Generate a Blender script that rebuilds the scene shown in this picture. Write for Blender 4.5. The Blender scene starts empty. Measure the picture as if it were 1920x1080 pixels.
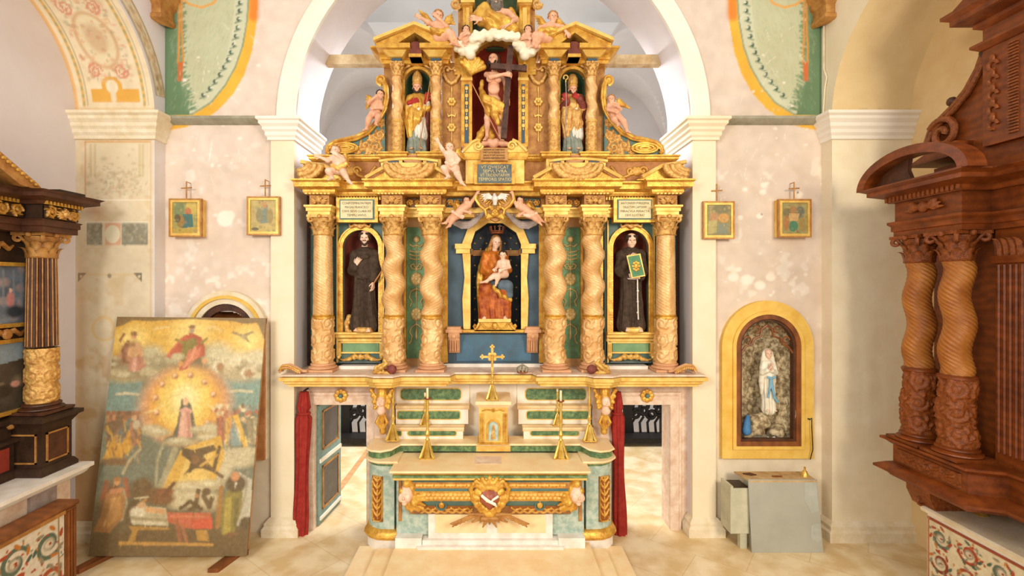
import bpy, math, random
import numpy as np
from mathutils import Vector, Matrix
random.seed(7); rng = np.random.default_rng(7)
S = bpy.context.scene
PI = math.pi
def lin(c):
    if isinstance(c, str):
        c = [int(c[i:i+2], 16)/255 for i in (0, 2, 4)]
    return tuple((x/12.92 if x <= .04045 else ((x+.055)/1.055)**2.4) for x in c[:3])

# ------------------------------------------------------------ camera
H0 = 3.9           # eye height
FP = 900.0         # focal length in pixels of the 1920 px frame
CX, CY = 925.0, 530.0
cd = bpy.data.cameras.new('camera'); cam = bpy.data.objects.new('camera', cd)
S.collection.objects.link(cam); S.camera = cam
cam.location = (0, 0, H0); cam.rotation_euler = (math.radians(90), 0, 0)
cd.sensor_width = 36; cd.lens = FP/1920*36
cd.shift_x = (960-CX)/1920; cd.shift_y = -(540-CY)/1920
cd.clip_end = 200
# ------------------------------------------------------------ world, lights, exposure
S.view_settings.view_transform = 'Standard'; S.view_settings.look = 'None'
S.view_settings.gamma = 1; S.view_settings.use_curve_mapping = False
S.view_settings.exposure = 0.36
w = bpy.data.worlds.new('world'); S.world = w; w.use_nodes = True
bg = w.node_tree.nodes['Background']; bg.inputs[0].default_value = (1.0, .95, .88, 1); bg.inputs[1].default_value = .74
def area(name, loc, target, sx, sy, power, col):
    l = bpy.data.lights.new(name, 'AREA'); l.shape = 'RECTANGLE'; l.size = sx; l.size_y = sy
    l.energy = power; l.color = col
    o = bpy.data.objects.new(name, l); S.collection.objects.link(o); o.location = loc
    d = Vector(target)-Vector(loc); o.rotation_euler = d.to_track_quat('-Z', 'Y').to_euler()
    return o
area('nave_window_light_right', (5.2, -2.6, 6.2), (2.8, 7.3, 1.8), 2.4, 2.4, 500, (1, .86, .66))
area('nave_window_light_left', (-5.2, -2.6, 6.2), (-2.8, 7.3, 1.8), 2.4, 2.4, 420, (1, .94, .84))
area('choir_window_light', (0, 10.6, 8.0), (0, 9.6, 2.0), 3.4, 1.4, 500, (.97, .98, 1))
area('choir_side_light', (-4.2, 10.4, 4.6), (2, 10.4, .4), 1.6, 2.0, 110, (1, .97, .92))

# ------------------------------------------------------------ materials
MT = {}
def mat(name, c, rough=.6, metal=0., var=.12, scale=6., bump=.0, bscale=40., c2=None, attr=False, wave=None, spec=.4, lo=.35, hi=.65):
    m = bpy.data.materials.new(name); m.use_nodes = True; MT[name] = m
    nt = m.node_tree; N = nt.nodes; L = nt.links; b = N['Principled BSDF']
    b.inputs['Roughness'].default_value = rough; b.inputs['Metallic'].default_value = metal
    b.inputs['Specular IOR Level'].default_value = spec
    c = lin(c); c2 = lin(c2) if c2 is not None else tuple(max(0, x*(1-var)) for x in c)
    tc = N.new('ShaderNodeTexCoord'); nz = N.new('ShaderNodeTexNoise'); nz.inputs['Scale'].default_value = scale
    nz.inputs['Detail'].default_value = 6; nz.inputs['Roughness'].default_value = .62
    L.new(tc.outputs['Object'], nz.inputs['Vector'])
    rp = N.new('ShaderNodeValToRGB'); rp.color_ramp.elements[0].position = lo; rp.color_ramp.elements[1].position = hi
    rp.color_ramp.elements[0].color = (*c2, 1); rp.color_ramp.elements[1].color = (*c, 1)
    L.new(nz.outputs['Fac'], rp.inputs['Fac']); col = rp.outputs['Color']
    if wave:
        wv = N.new('ShaderNodeTexWave'); wv.inputs['Scale'].default_value = wave[0]; wv.inputs['Distortion'].default_value = wave[1]
        wv.bands_direction = wave[2] if len(wave) > 2 else 'Z'; wv.inputs['Detail'].default_value = 3
        L.new(tc.outputs['Object'], wv.inputs['Vector'])
        mx = N.new('ShaderNodeMixRGB'); mx.blend_type = 'MULTIPLY'; mx.inputs[0].default_value = wave[3] if len(wave) > 3 else .4
        L.new(col, mx.inputs[1]); L.new(wv.outputs['Color'], mx.inputs[2]); col = mx.outputs[0]
    if attr:
        at = N.new('ShaderNodeAttribute'); at.attribute_name = 'Col'
        mx = N.new('ShaderNodeMixRGB'); mx.blend_type = 'MULTIPLY'; mx.inputs[0].default_value = 1
        L.new(at.outputs['Color'], mx.inputs[1]); L.new(col, mx.inputs[2]); col = mx.outputs[0]
    L.new(col, b.inputs['Base Color'])
    if bump:
        n2 = N.new('ShaderNodeTexNoise'); n2.inputs['Scale'].default_value = bscale; n2.inputs['Detail'].default_value = 4
        L.new(tc.outputs['Object'], n2.inputs['Vector'])
        bp = N.new('ShaderNodeBump'); bp.inputs['Strength'].default_value = bump; bp.inputs['Distance'].default_value = .02
        L.new(n2.outputs['Fac'], bp.inputs['Height']); L.new(bp.outputs[0], b.inputs['Normal'])
    return m
mat('gold', 'e3b650', .36, .4, c2='bc802e', scale=9, bump=.25, bscale=45)
mat('gold_carved', 'e2b86c', .42, .3, c2='b88040', scale=22, bump=.35, bscale=60)
mat('gold_pale', 'eccc74', .45, .25, c2='d8a64c', scale=7, bump=.15, bscale=30)
mat('gold_brown', 'c08e4c', .5, .15, c2='9c6530', scale=8, bump=.2)
mat('gold_column', 'e6bf86', .42, .2, c2='cf9a5a', scale=5, bump=.1, bscale=60)
mat('brass', 'e6c568', .32, .5, c2='c49a42', scale=12)
mat('blue_paint', '43596a', .55, 0, c2='384c58', scale=4, bump=.1)
mat('blue_bright', '48708a', .5, 0, c2='466070', scale=4, bump=.1)
mat('navy', '384048', .6, 0, c2='2a3036', scale=5)
mat('green_paint', '7a9c70', .5, 0, c2='668c62', scale=6, bump=.1)
mat('green_teal', '5b786e', .5, 0, c2='4a6864', scale=5, bump=.1)
mat('green_niche', '4c6646', .6, 0, c2='3c5238', scale=4)
mat('green_marble', '829c68', .3, 0, c2='4c6c4a', scale=14, lo=.42, hi=.68)
mat('aqua_marble', 'bcc8ba', .35, 0, c2='94ada0', scale=12, lo=.4, hi=.6)
mat('red_niche', '9c3824', .65, 0, c2='7c281a', scale=3)
mat('maroon', '84402e', .65, 0, c2='602a1e', scale=3)
mat('pink_panel', 'd8a67a', .6, 0, c2='c48c62', scale=5)
mat('plaster_white', 'ece5d8', .85, 0, c2='e6ddcd', scale=2.2, bump=.12, bscale=12)
mat('plaster_cream', 'e9dcc0', .85, 0, c2='e4d4b4', scale=2., bump=.12, bscale=12)
mat('plaster_warm_shade', 'e0c696', .85, 0, c2='d6b682', scale=1.6, bump=.12, bscale=10)  # cream plaster with warm shading from the light put into its colour
mat('plaster_lavender', 'dcd5d8', .85, 0, c2='d7cecf', scale=1.6, bump=.12, bscale=10)
mat('plaster_choir', 'd9d8d8', .85, 0, c2='d1cfcf', scale=1.3, bump=.12, bscale=10)
mat('wall_paint', 'ffffff', .85, 0, c2='f7f3ee', scale=3, bump=.12, bscale=14, attr=True)
mat('canvas_paint', 'ffffff', .45, 0, c2='efe8dc', scale=18, bump=.08, bscale=120, attr=True)
mat('relief_paint', 'ffffff', .42, .15, c2='e2d2ba', scale=14, bump=.15, bscale=60, attr=True)
mat('grey_stone', 'a39d88', .8, 0, c2='8b8570', scale=6, bump=.2)
mat('white_stucco', 'f4efe2', .6, 0, c2='e8dcc6', scale=3, bump=.05)
mat('white_marble', 'f1ece4', .35, 0, c2='dcd2c4', scale=5)
mat('peach_marble', 'f3ddb0', .4, 0, c2='ecca94', scale=4)
mat('pink_marble', 'e6d3bf', .45, 0, c2='cfae94', scale=7, bump=.1)
mat('yellow_stucco', 'e6c164', .7, 0, c2='d6a945', scale=4, bump=.12)
mat('stone_beige', 'e6dac2', .75, 0, c2='d6c4a0', scale=5, bump=.2)
mat('habit', '4d3b2c', .85, 0, c2='33261b', scale=16, bump=.2)
mat('skin', 'e6b493', .5, 0, c2='d79b78', scale=10)
mat('skin_pale', 'eccdb4', .5, 0, c2='dcae90', scale=10)
mat('hair_dark', '3f2a1c', .7, 0, c2='2a1a10', scale=30, bump=.4)
mat('hair_blond', 'c08a4a', .6, .1, c2='94602c', scale=30, bump=.4)
mat('hair_grey', '7c7366', .7, 0, c2='5a5148', scale=30, bump=.4)
mat('white_cloth', 'e9e4da', .75, 0, c2='cfc7ba', scale=10)
mat('grey_cloth', '8f9689', .75, 0, c2='747c70', scale=10)
mat('lilac_cloth', 'a89a94', .7, 0, c2='8c7c74', scale=9)
mat('orange_brocade', 'd9862c', .45, .25, c2='c0662a', scale=26, lo=.35, hi=.65, bump=.15)
mat('russet_brocade', 'c8702c', .5, .2, c2='8a361a', scale=9, lo=.35, hi=.68, bump=.15)
mat('blue_cloth', '5d6f7c', .6, 0, c2='485862', scale=8)
mat('door_paint', '86a09a', .5, 0, c2='6a8884', scale=9)
mat('door_dark', '5c5650', .5, 0, c2='4c4844', scale=6)
mat('red_cloth', 'a03024', .9, 0, c2='8a1c18', scale=12, bump=.2, bscale=80)
mat('red_glove', 'b02a1e', .6, 0, c2='8a1c18', scale=12)
mat('wine_cloth', '8a443a', .6, .05, c2='64302a', scale=14)
mat('cloud', 'efe6d0', .7, 0, c2='dccfb0', scale=8, bump=.15)
mat('wood_red', '8e4718', .42, 0, c2='6a300e', scale=5, bump=.15, wave=(3, 6, 'Z', .25))
mat('wood_carved', '96501f', .42, 0, c2='6c3412', scale=26, bump=.5, bscale=70)
mat('wood_column', 'b0702f', .42, 0, c2='90521f', scale=4, bump=.1)
mat('wood_dark', '5a3420', .5, 0, c2='3f2314', scale=6, bump=.15)
mat('wood_umber', '3f2a1c', .5, 0, c2='2a1a10', scale=6, bump=.15)
mat('wood_table', '96582c', .45, 0, c2='70401e', scale=3, wave=(2, 8, 'X', .25))
mat('wood_raw', 'c58a55', .7, 0, c2='a86c3c', scale=6)
mat('cross_wood', '5c3a2c', .6, 0, c2='33190f', scale=8)
mat('beam_wood', 'd8c4a0', .8, 0, c2='b08c5c', scale=4, bump=.3)
mat('black_wood', '17100c', .6, 0, c2='0c0806', scale=6)
mat('grey_board', 'a8a79b', .7, 0, c2='a09f93', scale=3)
mat('board_patch', 'b4b6ac', .5, 0, c2='a2a59c', scale=5)
mat('grey_box', 'c4bfa6', .6, 0, c2='a9a890', scale=4)
mat('tan_board', 'c8ab7c', .7, 0, c2='ab8a5c', scale=6)
mat('candle_wax', 'efe2b8', .5, 0, c2='e4d29c', scale=8)
mat('rust', '9a5a34', .6, .3, c2='7a4026', scale=20)
mat('tablet_slate', '67706c', .5, 0, c2='454f54', scale=6)
mat('tablet_cream', 'e2d6ae', .6, 0, c2='d4c494', scale=8)
mat('ink', '6a5636', .7); mat('ink_gold', 'cdb67c', .5, .2)
mat('iron', '3b3733', .5, .6, c2='2a2724')
mat('rock', 'cbb994', .8, 0, c2='7d684a', scale=14, lo=.4, hi=.6, bump=.8, bscale=30)
mat('blue_patch', '4f86b8', .7, 0, c2='3b6c9c', scale=9)
mat('sash_blue', '7fb0c8', .6, 0, c2='6a9ab4', scale=9)
mat('statue_white', 'ebe4d2', .5, 0, c2='d8ceb6', scale=8)
mat('red_heart', 'a85c40', .4, 0, c2='8c4530', scale=10)
mat('dark_eye', '4a3424', .4); mat('lips', 'b5604c', .5)
mat('leaf_gold', 'e2b85e', .4, .25, c2='b07c38', scale=24, bump=.4)
mat('terracotta', 'c99a68', .7, 0, c2='b58454', scale=6)
mat('page', '4f8a5c', .5, 0, c2='3d744c', scale=10)

def floor_mat():
    m = bpy.data.materials.new('floor_stone'); m.use_nodes = True; MT['floor_stone'] = m
    nt = m.node_tree; N = nt.nodes; L = nt.links; b = N['Principled BSDF']; b.inputs['Roughness'].default_value = .42
    tc = N.new('ShaderNodeTexCoord'); mp = N.new('ShaderNodeMapping'); mp.inputs['Rotation'].default_value = (0, 0, math.radians(38))
    L.new(tc.outputs['Object'], mp.inputs[0])
    br = N.new('ShaderNodeTexBrick'); br.inputs['Scale'].default_value = 1.0
    br.inputs['Brick Width'].default_value = 1.3; br.inputs['Row Height'].default_value = .8; br.inputs['Mortar Size'].default_value = .006
    br.inputs['Color1'].default_value = (*lin('ead9b6'), 1); br.inputs['Color2'].default_value = (*lin('e4cfa6'), 1); br.inputs['Mortar'].default_value = (*lin('d6bd92'), 1)
    L.new(mp.outputs[0], br.inputs['Vector'])
    nz = N.new('ShaderNodeTexNoise'); nz.inputs['Scale'].default_value = 2.6; nz.inputs['Detail'].default_value = 8
    L.new(tc.outputs['Object'], nz.inputs['Vector'])
    rp = N.new('ShaderNodeValToRGB'); rp.color_ramp.elements[0].position = .38; rp.color_ramp.elements[1].position = .62
    rp.color_ramp.elements[0].color = (*lin('e0cda8'), 1); rp.color_ramp.elements[1].color = (1, 1, 1, 1)
    L.new(nz.outputs['Fac'], rp.inputs['Fac'])
    mx = N.new('ShaderNodeMixRGB'); mx.blend_type = 'MULTIPLY'; mx.inputs[0].default_value = .8
    L.new(br.outputs['Color'], mx.inputs[1]); L.new(rp.outputs[0], mx.inputs[2]); L.new(mx.outputs[0], b.inputs['Base Color'])
floor_mat()

# ------------------------------------------------------------ mesh helpers
def q(px, py, d): return ((px-CX)*d/FP, d, H0+(CY-py)*d/FP)
def QX(px, d): return (px-CX)*d/FP
def QZ(py, d): return H0+(CY-py)*d/FP
def props(o, label=None, cat=None, group=None, kind=None):
    for k, v in (('label', label), ('category', cat), ('group', group), ('kind', kind)):
        if v is not None: o[k] = v
    return o
def link(o, parent=None):
    S.collection.objects.link(o)
    if parent is not None:
        o.parent = parent
        if parent.get('_o'): pass
    return o
ORG = {}
def thing(name, loc, label, cat, group=None, rz=0):
    o = bpy.data.objects.new(name, None); o.empty_display_size = .1; S.collection.objects.link(o)
    o.location = loc; o.rotation_euler = (0, 0, rz)
    ORG[o.name] = Matrix.Translation(Vector(loc)) @ Matrix.Rotation(rz, 4, 'Z')
    return props(o, label, cat, group)
def origin_of(o):
    M_ = Matrix.Identity(4)
    while o is not None:
        if o.name in ORG: return ORG[o.name] @ M_
        M_ = Matrix.Translation(o.location) @ M_
        o = o.parent
    return M_
XF = None   # optional frame in which the next meshes are modelled
def mkmesh(name, V, F, mats, parent=None, mi=None, smooth=True, cols=None, label=None, ang=None):
    """V in WORLD coordinates; converted to the parent's frame."""
    V = np.asarray(V, dtype=np.float64).reshape(-1, 3)
    if XF is not None: V = V @ XF[:3, :3].T + XF[:3, 3]
    if parent is not None:
        Mi = np.array(origin_of(parent).inverted()); V = V @ Mi[:3, :3].T + Mi[:3, 3]
    me = bpy.data.meshes.new(name)
    if isinstance(F, np.ndarray):
        n = len(F); k = F.shape[1]
        me.vertices.add(len(V)); me.vertices.foreach_set('co', V.astype(np.float32).ravel())
        me.loops.add(n*k); me.loops.foreach_set('vertex_index', F.astype(np.int32).ravel())
        me.polygons.add(n); me.polygons.foreach_set('loop_start', np.arange(0, n*k, k, dtype=np.int32))
        try: me.polygons.foreach_set('loop_total', np.full(n, k, dtype=np.int32))
        except Exception: pass
        me.update(calc_edges=True)
    else:
        me.from_pydata(V.tolist(), [], F)
    if not isinstance(mats, (list, tuple)): mats = [mats]
    for m in mats: me.materials.append(MT[m])
    if mi is not None: me.polygons.foreach_set('material_index', np.asarray(mi, dtype=np.int32))
    if cols is not None:
        a = me.color_attributes.new('Col', 'FLOAT_COLOR', 'POINT')
        c4 = np.ones((len(V), 4), dtype=np.float32); c4[:, :3] = cols
        a.data.foreach_set('color', c4.ravel())
    me.polygons.foreach_set('use_smooth', [bool(smooth)]*len(me.polygons))
    me.validate(); me.update()
    if smooth and ang:
        try: me.set_sharp_from_angle(angle=math.radians(ang))
        except Exception: pass
    o = bpy.data.objects.new(name, me); S.collection.objects.link(o)
    if parent is not None: o.parent = parent
    if label: o['label'] = label
    return o
class MB:
    def __init__(s): s.v = []; s.f = []; s.m = []; s.cur = 0
    def add(s, V, F):
        k = len(s.v); s.v.extend([tuple(map(float, p)) for p in V])
        for f in F: s.f.append(tuple(int(i)+k for i in f)); s.m.append(s.cur)
        return s
    def box(s, x0, y0, z0, x1, y1, z1):
        V = [(x0, y0, z0), (x1, y0, z0), (x1, y1, z0), (x0, y1, z0), (x0, y0, z1), (x1, y0, z1), (x1, y1, z1), (x0, y1, z1)]
        return s.add(V, [(0, 3, 2, 1), (4, 5, 6, 7), (0, 1, 5, 4), (1, 2, 6, 5), (2, 3, 7, 6), (3, 0, 4, 7)])
    def pbox(s, px0, py0, px1, py1, d0, d1):
        """box whose FRONT face (depth d0) shows at these photo pixels"""
        return s.box(QX(px0, d0), d0, QZ(py1, d0), QX(px1, d0), d1, QZ(py0, d0))
    def prism(s, poly, y0, y1):
        """poly [(x,z)] extruded from y0 (front) to y1"""
        n = len(poly); V = [(x, y0, z) for x, z in poly]+[(x, y1, z) for x, z in poly]
        F = [tuple(range(n)), tuple(range(2*n-1, n-1, -1))]+[(i, i+n, (i+1) % n+n, (i+1) % n) for i in range(n)]
        return s.add(V, F)
    def prismx(s, poly, x0, x1):
        n = len(poly); V = [(x0, y, z) for y, z in poly]+[(x1, y, z) for y, z in poly]
        F = [tuple(range(n)), tuple(range(2*n-1, n-1, -1))]+[(i, i+n, (i+1) % n+n, (i+1) % n) for i in range(n)]
        return s.add(V, F)
    def prismz(s, poly, z0, z1):
        n = len(poly); V = [(x, y, z0) for x, y in poly]+[(x, y, z1) for x, y in poly]
        F = [tuple(range(n)), tuple(range(2*n-1, n-1, -1))]+[(i, i+n, (i+1) % n+n, (i+1) % n) for i in range(n)]
        return s.add(V, F)
    def ppoly(s, pts, d0, d1):
        return s.prism([(QX(a, d0), QZ(b, d0)) for a, b in pts], d0, d1)
    def lathe(s, cx, cy, prof, n=24, sq=False):
        """prof [(r,z)]"""
        V = []; F = []
        for r, z in prof:
            for i in range(n):
                a = 2*PI*(i+.5)/n; rr = r
                if sq: rr = r/max(abs(math.cos(a)), abs(math.sin(a)))
                V.append((cx+rr*math.cos(a), cy+rr*math.sin(a), z))
        for j in range(len(prof)-1):
            for i in range(n):
                F.append((j*n+i, j*n+(i+1) % n, (j+1)*n+(i+1) % n, (j+1)*n+i))
        F.append(tuple(range(n-1, -1, -1))); F.append(tuple((len(prof)-1)*n+i for i in range(n)))
        return s.add(V, F)
    def tube(s, pts, r, n=8, cap=True, flat=1.0):
        P = [Vector(p) for p in pts]; m = len(P)
        R = r if isinstance(r, (list, tuple, np.ndarray)) else [r]*m
        V = []; F = []; up = None
        for i in range(m):
            t = (P[min(i+1, m-1)]-P[max(i-1, 0)]);
            if t.length < 1e-9: t = Vector((0, 0, 1))
            t.normalize()
            if up is None:
                up = t.orthogonal().normalized()
            up = (up-t*up.dot(t))
            if up.length < 1e-6: up = t.orthogonal()
            up.normalize(); sd = t.cross(up)
            for k in range(n):
                a = 2*PI*k/n; V.append(P[i]+(up*math.cos(a)+sd*math.sin(a)*flat)*R[i])
        for i in range(m-1):
            for k in range(n): F.append((i*n+k, i*n+(k+1) % n, (i+1)*n+(k+1) % n, (i+1)*n+k))
        if cap: F.append(tuple(range(n-1, -1, -1))); F.append(tuple((m-1)*n+k for k in range(n)))
        return s.add(V, F)
    def ball(s, c, r, n=10):
        rx, ry, rz = (r, r, r) if not isinstance(r, (tuple, list)) else r
        V = [(c[0], c[1], c[2]-rz)]; F = []; m = max(4, n//2+1)
        for j in range(1, m):
            b = -PI/2+PI*j/m
            for i in range(n):
                a = 2*PI*i/n; V.append((c[0]+rx*math.cos(b)*math.cos(a), c[1]+ry*math.cos(b)*math.sin(a), c[2]+rz*math.sin(b)))
        V.append((c[0], c[1], c[2]+rz)); t = len(V)-1
        for i in range(n): F.append((0, 1+(i+1) % n, 1+i))
        for j in range(m-2):
            for i in range(n): F.append((1+j*n+i, 1+j*n+(i+1) % n, 1+(j+1)*n+(i+1) % n, 1+(j+1)*n+i))
        for i in range(n): F.append((t, 1+(m-2)*n+i, 1+(m-2)*n+(i+1) % n))
        return s.add(V, F)
    def sweep(s, path, prof, closed=False, capends=True):
        """path [(x,y)] in plan, walked with the OUTSIDE on the right hand (left->right, front towards -y);
        prof [(out,z)] bottom->top; mitred."""
        n = len(path); off = []
        for i in range(n):
            def nrm(a, b):
                dx, dy = b[0]-a[0], b[1]-a[1]; L_ = math.hypot(dx, dy) or 1
                return (dy/L_, -dx/L_)
            if closed: n0 = nrm(path[i-1], path[i]); n1 = nrm(path[i], path[(i+1) % n])
            else:
                n0 = nrm(path[i-1], path[i]) if i > 0 else None; n1 = nrm(path[i], path[i+1]) if i < n-1 else None
                n0 = n0 or n1; n1 = n1 or n0
            bx, by = n0[0]+n1[0], n0[1]+n1[1]; k = bx*n0[0]+by*n0[1]
            if abs(k) < 1e-4: off.append(n0)
            else: off.append((bx/k, by/k))
        V = []; F = []; m = len(prof)
        for i in range(n):
            for o_, z in prof: V.append((path[i][0]+off[i][0]*o_, path[i][1]+off[i][1]*o_, z))
        e = n if closed else n-1
        for i in range(e):
            j = (i+1) % n
            for k in range(m-1): F.append((i*m+k, j*m+k, j*m+k+1, i*m+k+1))
        if capends and not closed: F.append(tuple(range(m))); F.append(tuple((n-1)*m+k for k in range(m-1, -1, -1)))
        # top and bottom lids
        if n > 2 and not closed:
            F.append(tuple(i*m+m-1 for i in range(n))); F.append(tuple(i*m for i in range(n-1, -1, -1)))
        return s.add(V, F)
    def build(s, name, mats, parent=None, smooth=False, ang=35, label=None):
        return mkmesh(name, s.v, s.f, mats, parent, mi=s.m, smooth=True if smooth or ang else False, ang=ang, label=label)
def mirror(pts): return [(-a, b) for a, b in reversed(pts)]
def spiral(cx, cy, r0, r1, a0, turns, n=28):
    out = []
    for i in range(n):
        t = i/(n-1); a = a0+turns*2*PI*t; r = r0+(r1-r0)*t
        out.append((cx+r*math.cos(a), cy+r*math.sin(a)))
    return out
def arc(cx, cy, r, a0, a1, n=16, ry=None):
    ry = ry or r
    return [(cx+r*math.cos(math.radians(a0+(a1-a0)*i/n)), cy+ry*math.sin(math.radians(a0+(a1-a0)*i/n))) for i in range(n+1)]
def copy_tree(o, parent=None, loc=None):
    c = o.copy(); S.collection.objects.link(c); c.parent = parent
    if loc is not None: c.location = loc
    if o.name in ORG: ORG[c.name] = Matrix.Translation(c.location) @ Matrix.Rotation(c.rotation_euler[2], 4, 'Z') if parent is None else ORG[o.name]
    for ch in [x for x in bpy.data.objects if x.parent == o]: copy_tree(ch, c)
    return c

# ------------------------------------------------------------ implicit surfaces (figures, clouds, carved lumps)
class SDF:
    def __init__(s, k=.02): s.p = []; s.k = k; s.fold = None
    def cap(s, a, b, ra, rb=None, k=None, sub=False, fl=None):
        rb = ra if rb is None else rb
        s.p.append(('c', np.array(a, float), np.array(b, float), ra, rb, s.k if k is None else k, sub, fl)); return s
    def chain(s, pts, rs, k=None):
        for i in range(len(pts)-1):
            ra = rs[i] if isinstance(rs, (list, tuple)) else rs; rb = rs[i+1] if isinstance(rs, (list, tuple)) else rs
            s.cap(pts[i], pts[i+1], ra, rb, k)
        return s
    def ell(s, c, r, R=None, k=None, sub=False):
        if not isinstance(r, (tuple, list)): r = (r, r, r)
        s.p.append(('e', np.array(c, float), np.array(r, float), R, 0, s.k if k is None else k, sub, None)); return s
    def mesh(s, h):
        lo = np.full(3, 1e9); hi = -lo
        for p in s.p:
            if p[6]: continue
            if p[0] == 'c':
                r = max(p[3], p[4]); a = np.minimum(p[1], p[2])-r; b = np.maximum(p[1], p[2])+r
            else:
                r = p[2].max(); a = p[1]-r; b = p[1]+r
            lo = np.minimum(lo, a); hi = np.maximum(hi, b)
        pad = 3*h+(.03 if s.fold else 0); lo -= pad; hi += pad
        n = np.ceil((hi-lo)/h).astype(int)+1
        D = np.full(n, .25, dtype=np.float32)
        ax = [lo[i]+h*np.arange(n[i]) for i in range(3)]
        for p in s.p:
            k = p[5]; mrg = k+3*h+(.04 if s.fold else 0)
            if p[0] == 'c':
                r = max(p[3], p[4]); a = np.minimum(p[1], p[2])-r-mrg; b = np.maximum(p[1], p[2])+r+mrg
            else:
                r = p[2].max(); a = p[1]-r-mrg; b = p[1]+r+mrg
            i0 = np.clip(np.floor((a-lo)/h).astype(int), 0, n-1); i1 = np.clip(np.ceil((b-lo)/h).astype(int)+1, 0, n)
            if (i1 <= i0).any(): continue
            sl = tuple(slice(i0[i], i1[i]) for i in range(3))
            X = ax[0][sl[0]][:, None, None]; Y = ax[1][sl[1]][None, :, None]; Z = ax[2][sl[2]][None, None, :]
            if p[0] == 'c':
                A, B = p[1], p[2]; ab = B-A; L2 = max(float(ab@ab), 1e-9)
                t = np.clip(((X-A[0])*ab[0]+(Y-A[1])*ab[1]+(Z-A[2])*ab[2])/L2, 0, 1)
                d = np.sqrt((X-A[0]-t*ab[0])**2+(Y-A[1]-t*ab[1])**2+(Z-A[2]-t*ab[2])**2)-(p[3]+(p[4]-p[3])*t)
            else:
                c, r_, R = p[1], p[2], p[3]
                if R is not None:
                    x = (X-c[0])*R[0][0]+(Y-c[1])*R[1][0]+(Z-c[2])*R[2][0]
                    y = (X-c[0])*R[0][1]+(Y-c[1])*R[1][1]+(Z-c[2])*R[2][1]
                    z = (X-c[0])*R[0][2]+(Y-c[1])*R[1][2]+(Z-c[2])*R[2][2]
                else: x, y, z = X-c[0], Y-c[1], Z-c[2]
                k0 = np.sqrt((x/r_[0])**2+(y/r_[1])**2+(z/r_[2])**2)
                k1 = np.sqrt((x/r_[0]**2)**2+(y/r_[1]**2)**2+(z/r_[2]**2)**2)+1e-9
                d = k0*(k0-1)/k1
            cur = D[sl]; d = np.broadcast_to(d, cur.shape)
            if p[6]:
                hh = np.clip(.5-.5*(cur+d)/k, 0, 1); D[sl] = cur*(1-hh)-d*hh+k*hh*(1-hh)
            elif k > 0:
                hh = np.clip(.5+.5*(cur-d)/k, 0, 1); D[sl] = cur*(1-hh)+d*hh-k*hh*(1-hh)
            else: D[sl] = np.minimum(cur, d)
        if s.fold is not None:
            X, Y, Z = np.meshgrid(ax[0], ax[1], ax[2], indexing='ij'); D = D+s.fold(X, Y, Z).astype(np.float32)
        D[0] = D[-1] = .25; D[:, 0] = D[:, -1] = .25; D[:, :, 0] = D[:, :, -1] = .25
        return surfnets(D, lo, h)
def surfnets(D, lo, h):
    n = D.shape; ins = D < 0
    P = [None]*8; cs = [(i, j, k) for i in (0, 1) for j in (0, 1) for k in (0, 1)]
    def C(A, c): return A[c[0]:n[0]-1+c[0], c[1]:n[1]-1+c[1], c[2]:n[2]-1+c[2]]
    cnt = sum(C(ins, c).astype(np.int8) for c in cs); act = (cnt > 0) & (cnt < 8)
    idx = np.argwhere(act); vid = np.full(act.shape, -1, dtype=np.int64); vid[act] = np.arange(len(idx))
    pos = np.zeros((len(idx), 3)); num = np.zeros(len(idx))
    for a in cs:
        for axn in range(3):
            if a[axn]: continue
            b = list(a); b[axn] = 1
            da = D[idx[:, 0]+a[0], idx[:, 1]+a[1], idx[:, 2]+a[2]]; db = D[idx[:, 0]+b[0], idx[:, 1]+b[1], idx[:, 2]+b[2]]
            cr = (da < 0) != (db < 0); t = np.where(cr, da/np.where(cr, da-db, 1), 0)
            pt = np.repeat(np.array([a], float), len(idx), 0); pt[:, axn] = t
            pos += np.where(cr[:, None], pt, 0); num += cr
    V = (idx+pos/np.maximum(num, 1)[:, None])*h+lo
    Fs = []
    for axn in range(3):
        o1, o2 = [(1, 2), (2, 0), (0, 1)][axn]
        sl0 = [slice(None)]*3; sl1 = [slice(None)]*3; sl0[axn] = slice(0, -1); sl1[axn] = slice(1, None)
        A = ins[tuple(sl0)]; B = ins[tuple(sl1)]; E = np.argwhere(A != B)
        E = E[(E[:, o1] > 0) & (E[:, o2] > 0) & (E[:, o1] < n[o1]-1) & (E[:, o2] < n[o2]-1)]
        fl = A[E[:, 0], E[:, 1], E[:, 2]]
        def cell(d1, d2):
            c = E.copy(); c[:, o1] += d1; c[:, o2] += d2; return vid[c[:, 0], c[:, 1], c[:, 2]]
        Q = np.stack([cell(-1, -1), cell(0, -1), cell(0, 0), cell(-1, 0)], 1)
        Q[~fl] = Q[~fl][:, ::-1]; Fs.append(Q)
    F = np.concatenate(Fs); F = F[(F >= 0).all(1)]
    return V, F
def sdfobj(name, sd, h, m, parent=None, label=None):
    V, F = sd.mesh(h); return mkmesh(name, V, F, m, parent, smooth=True, label=label)

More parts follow.
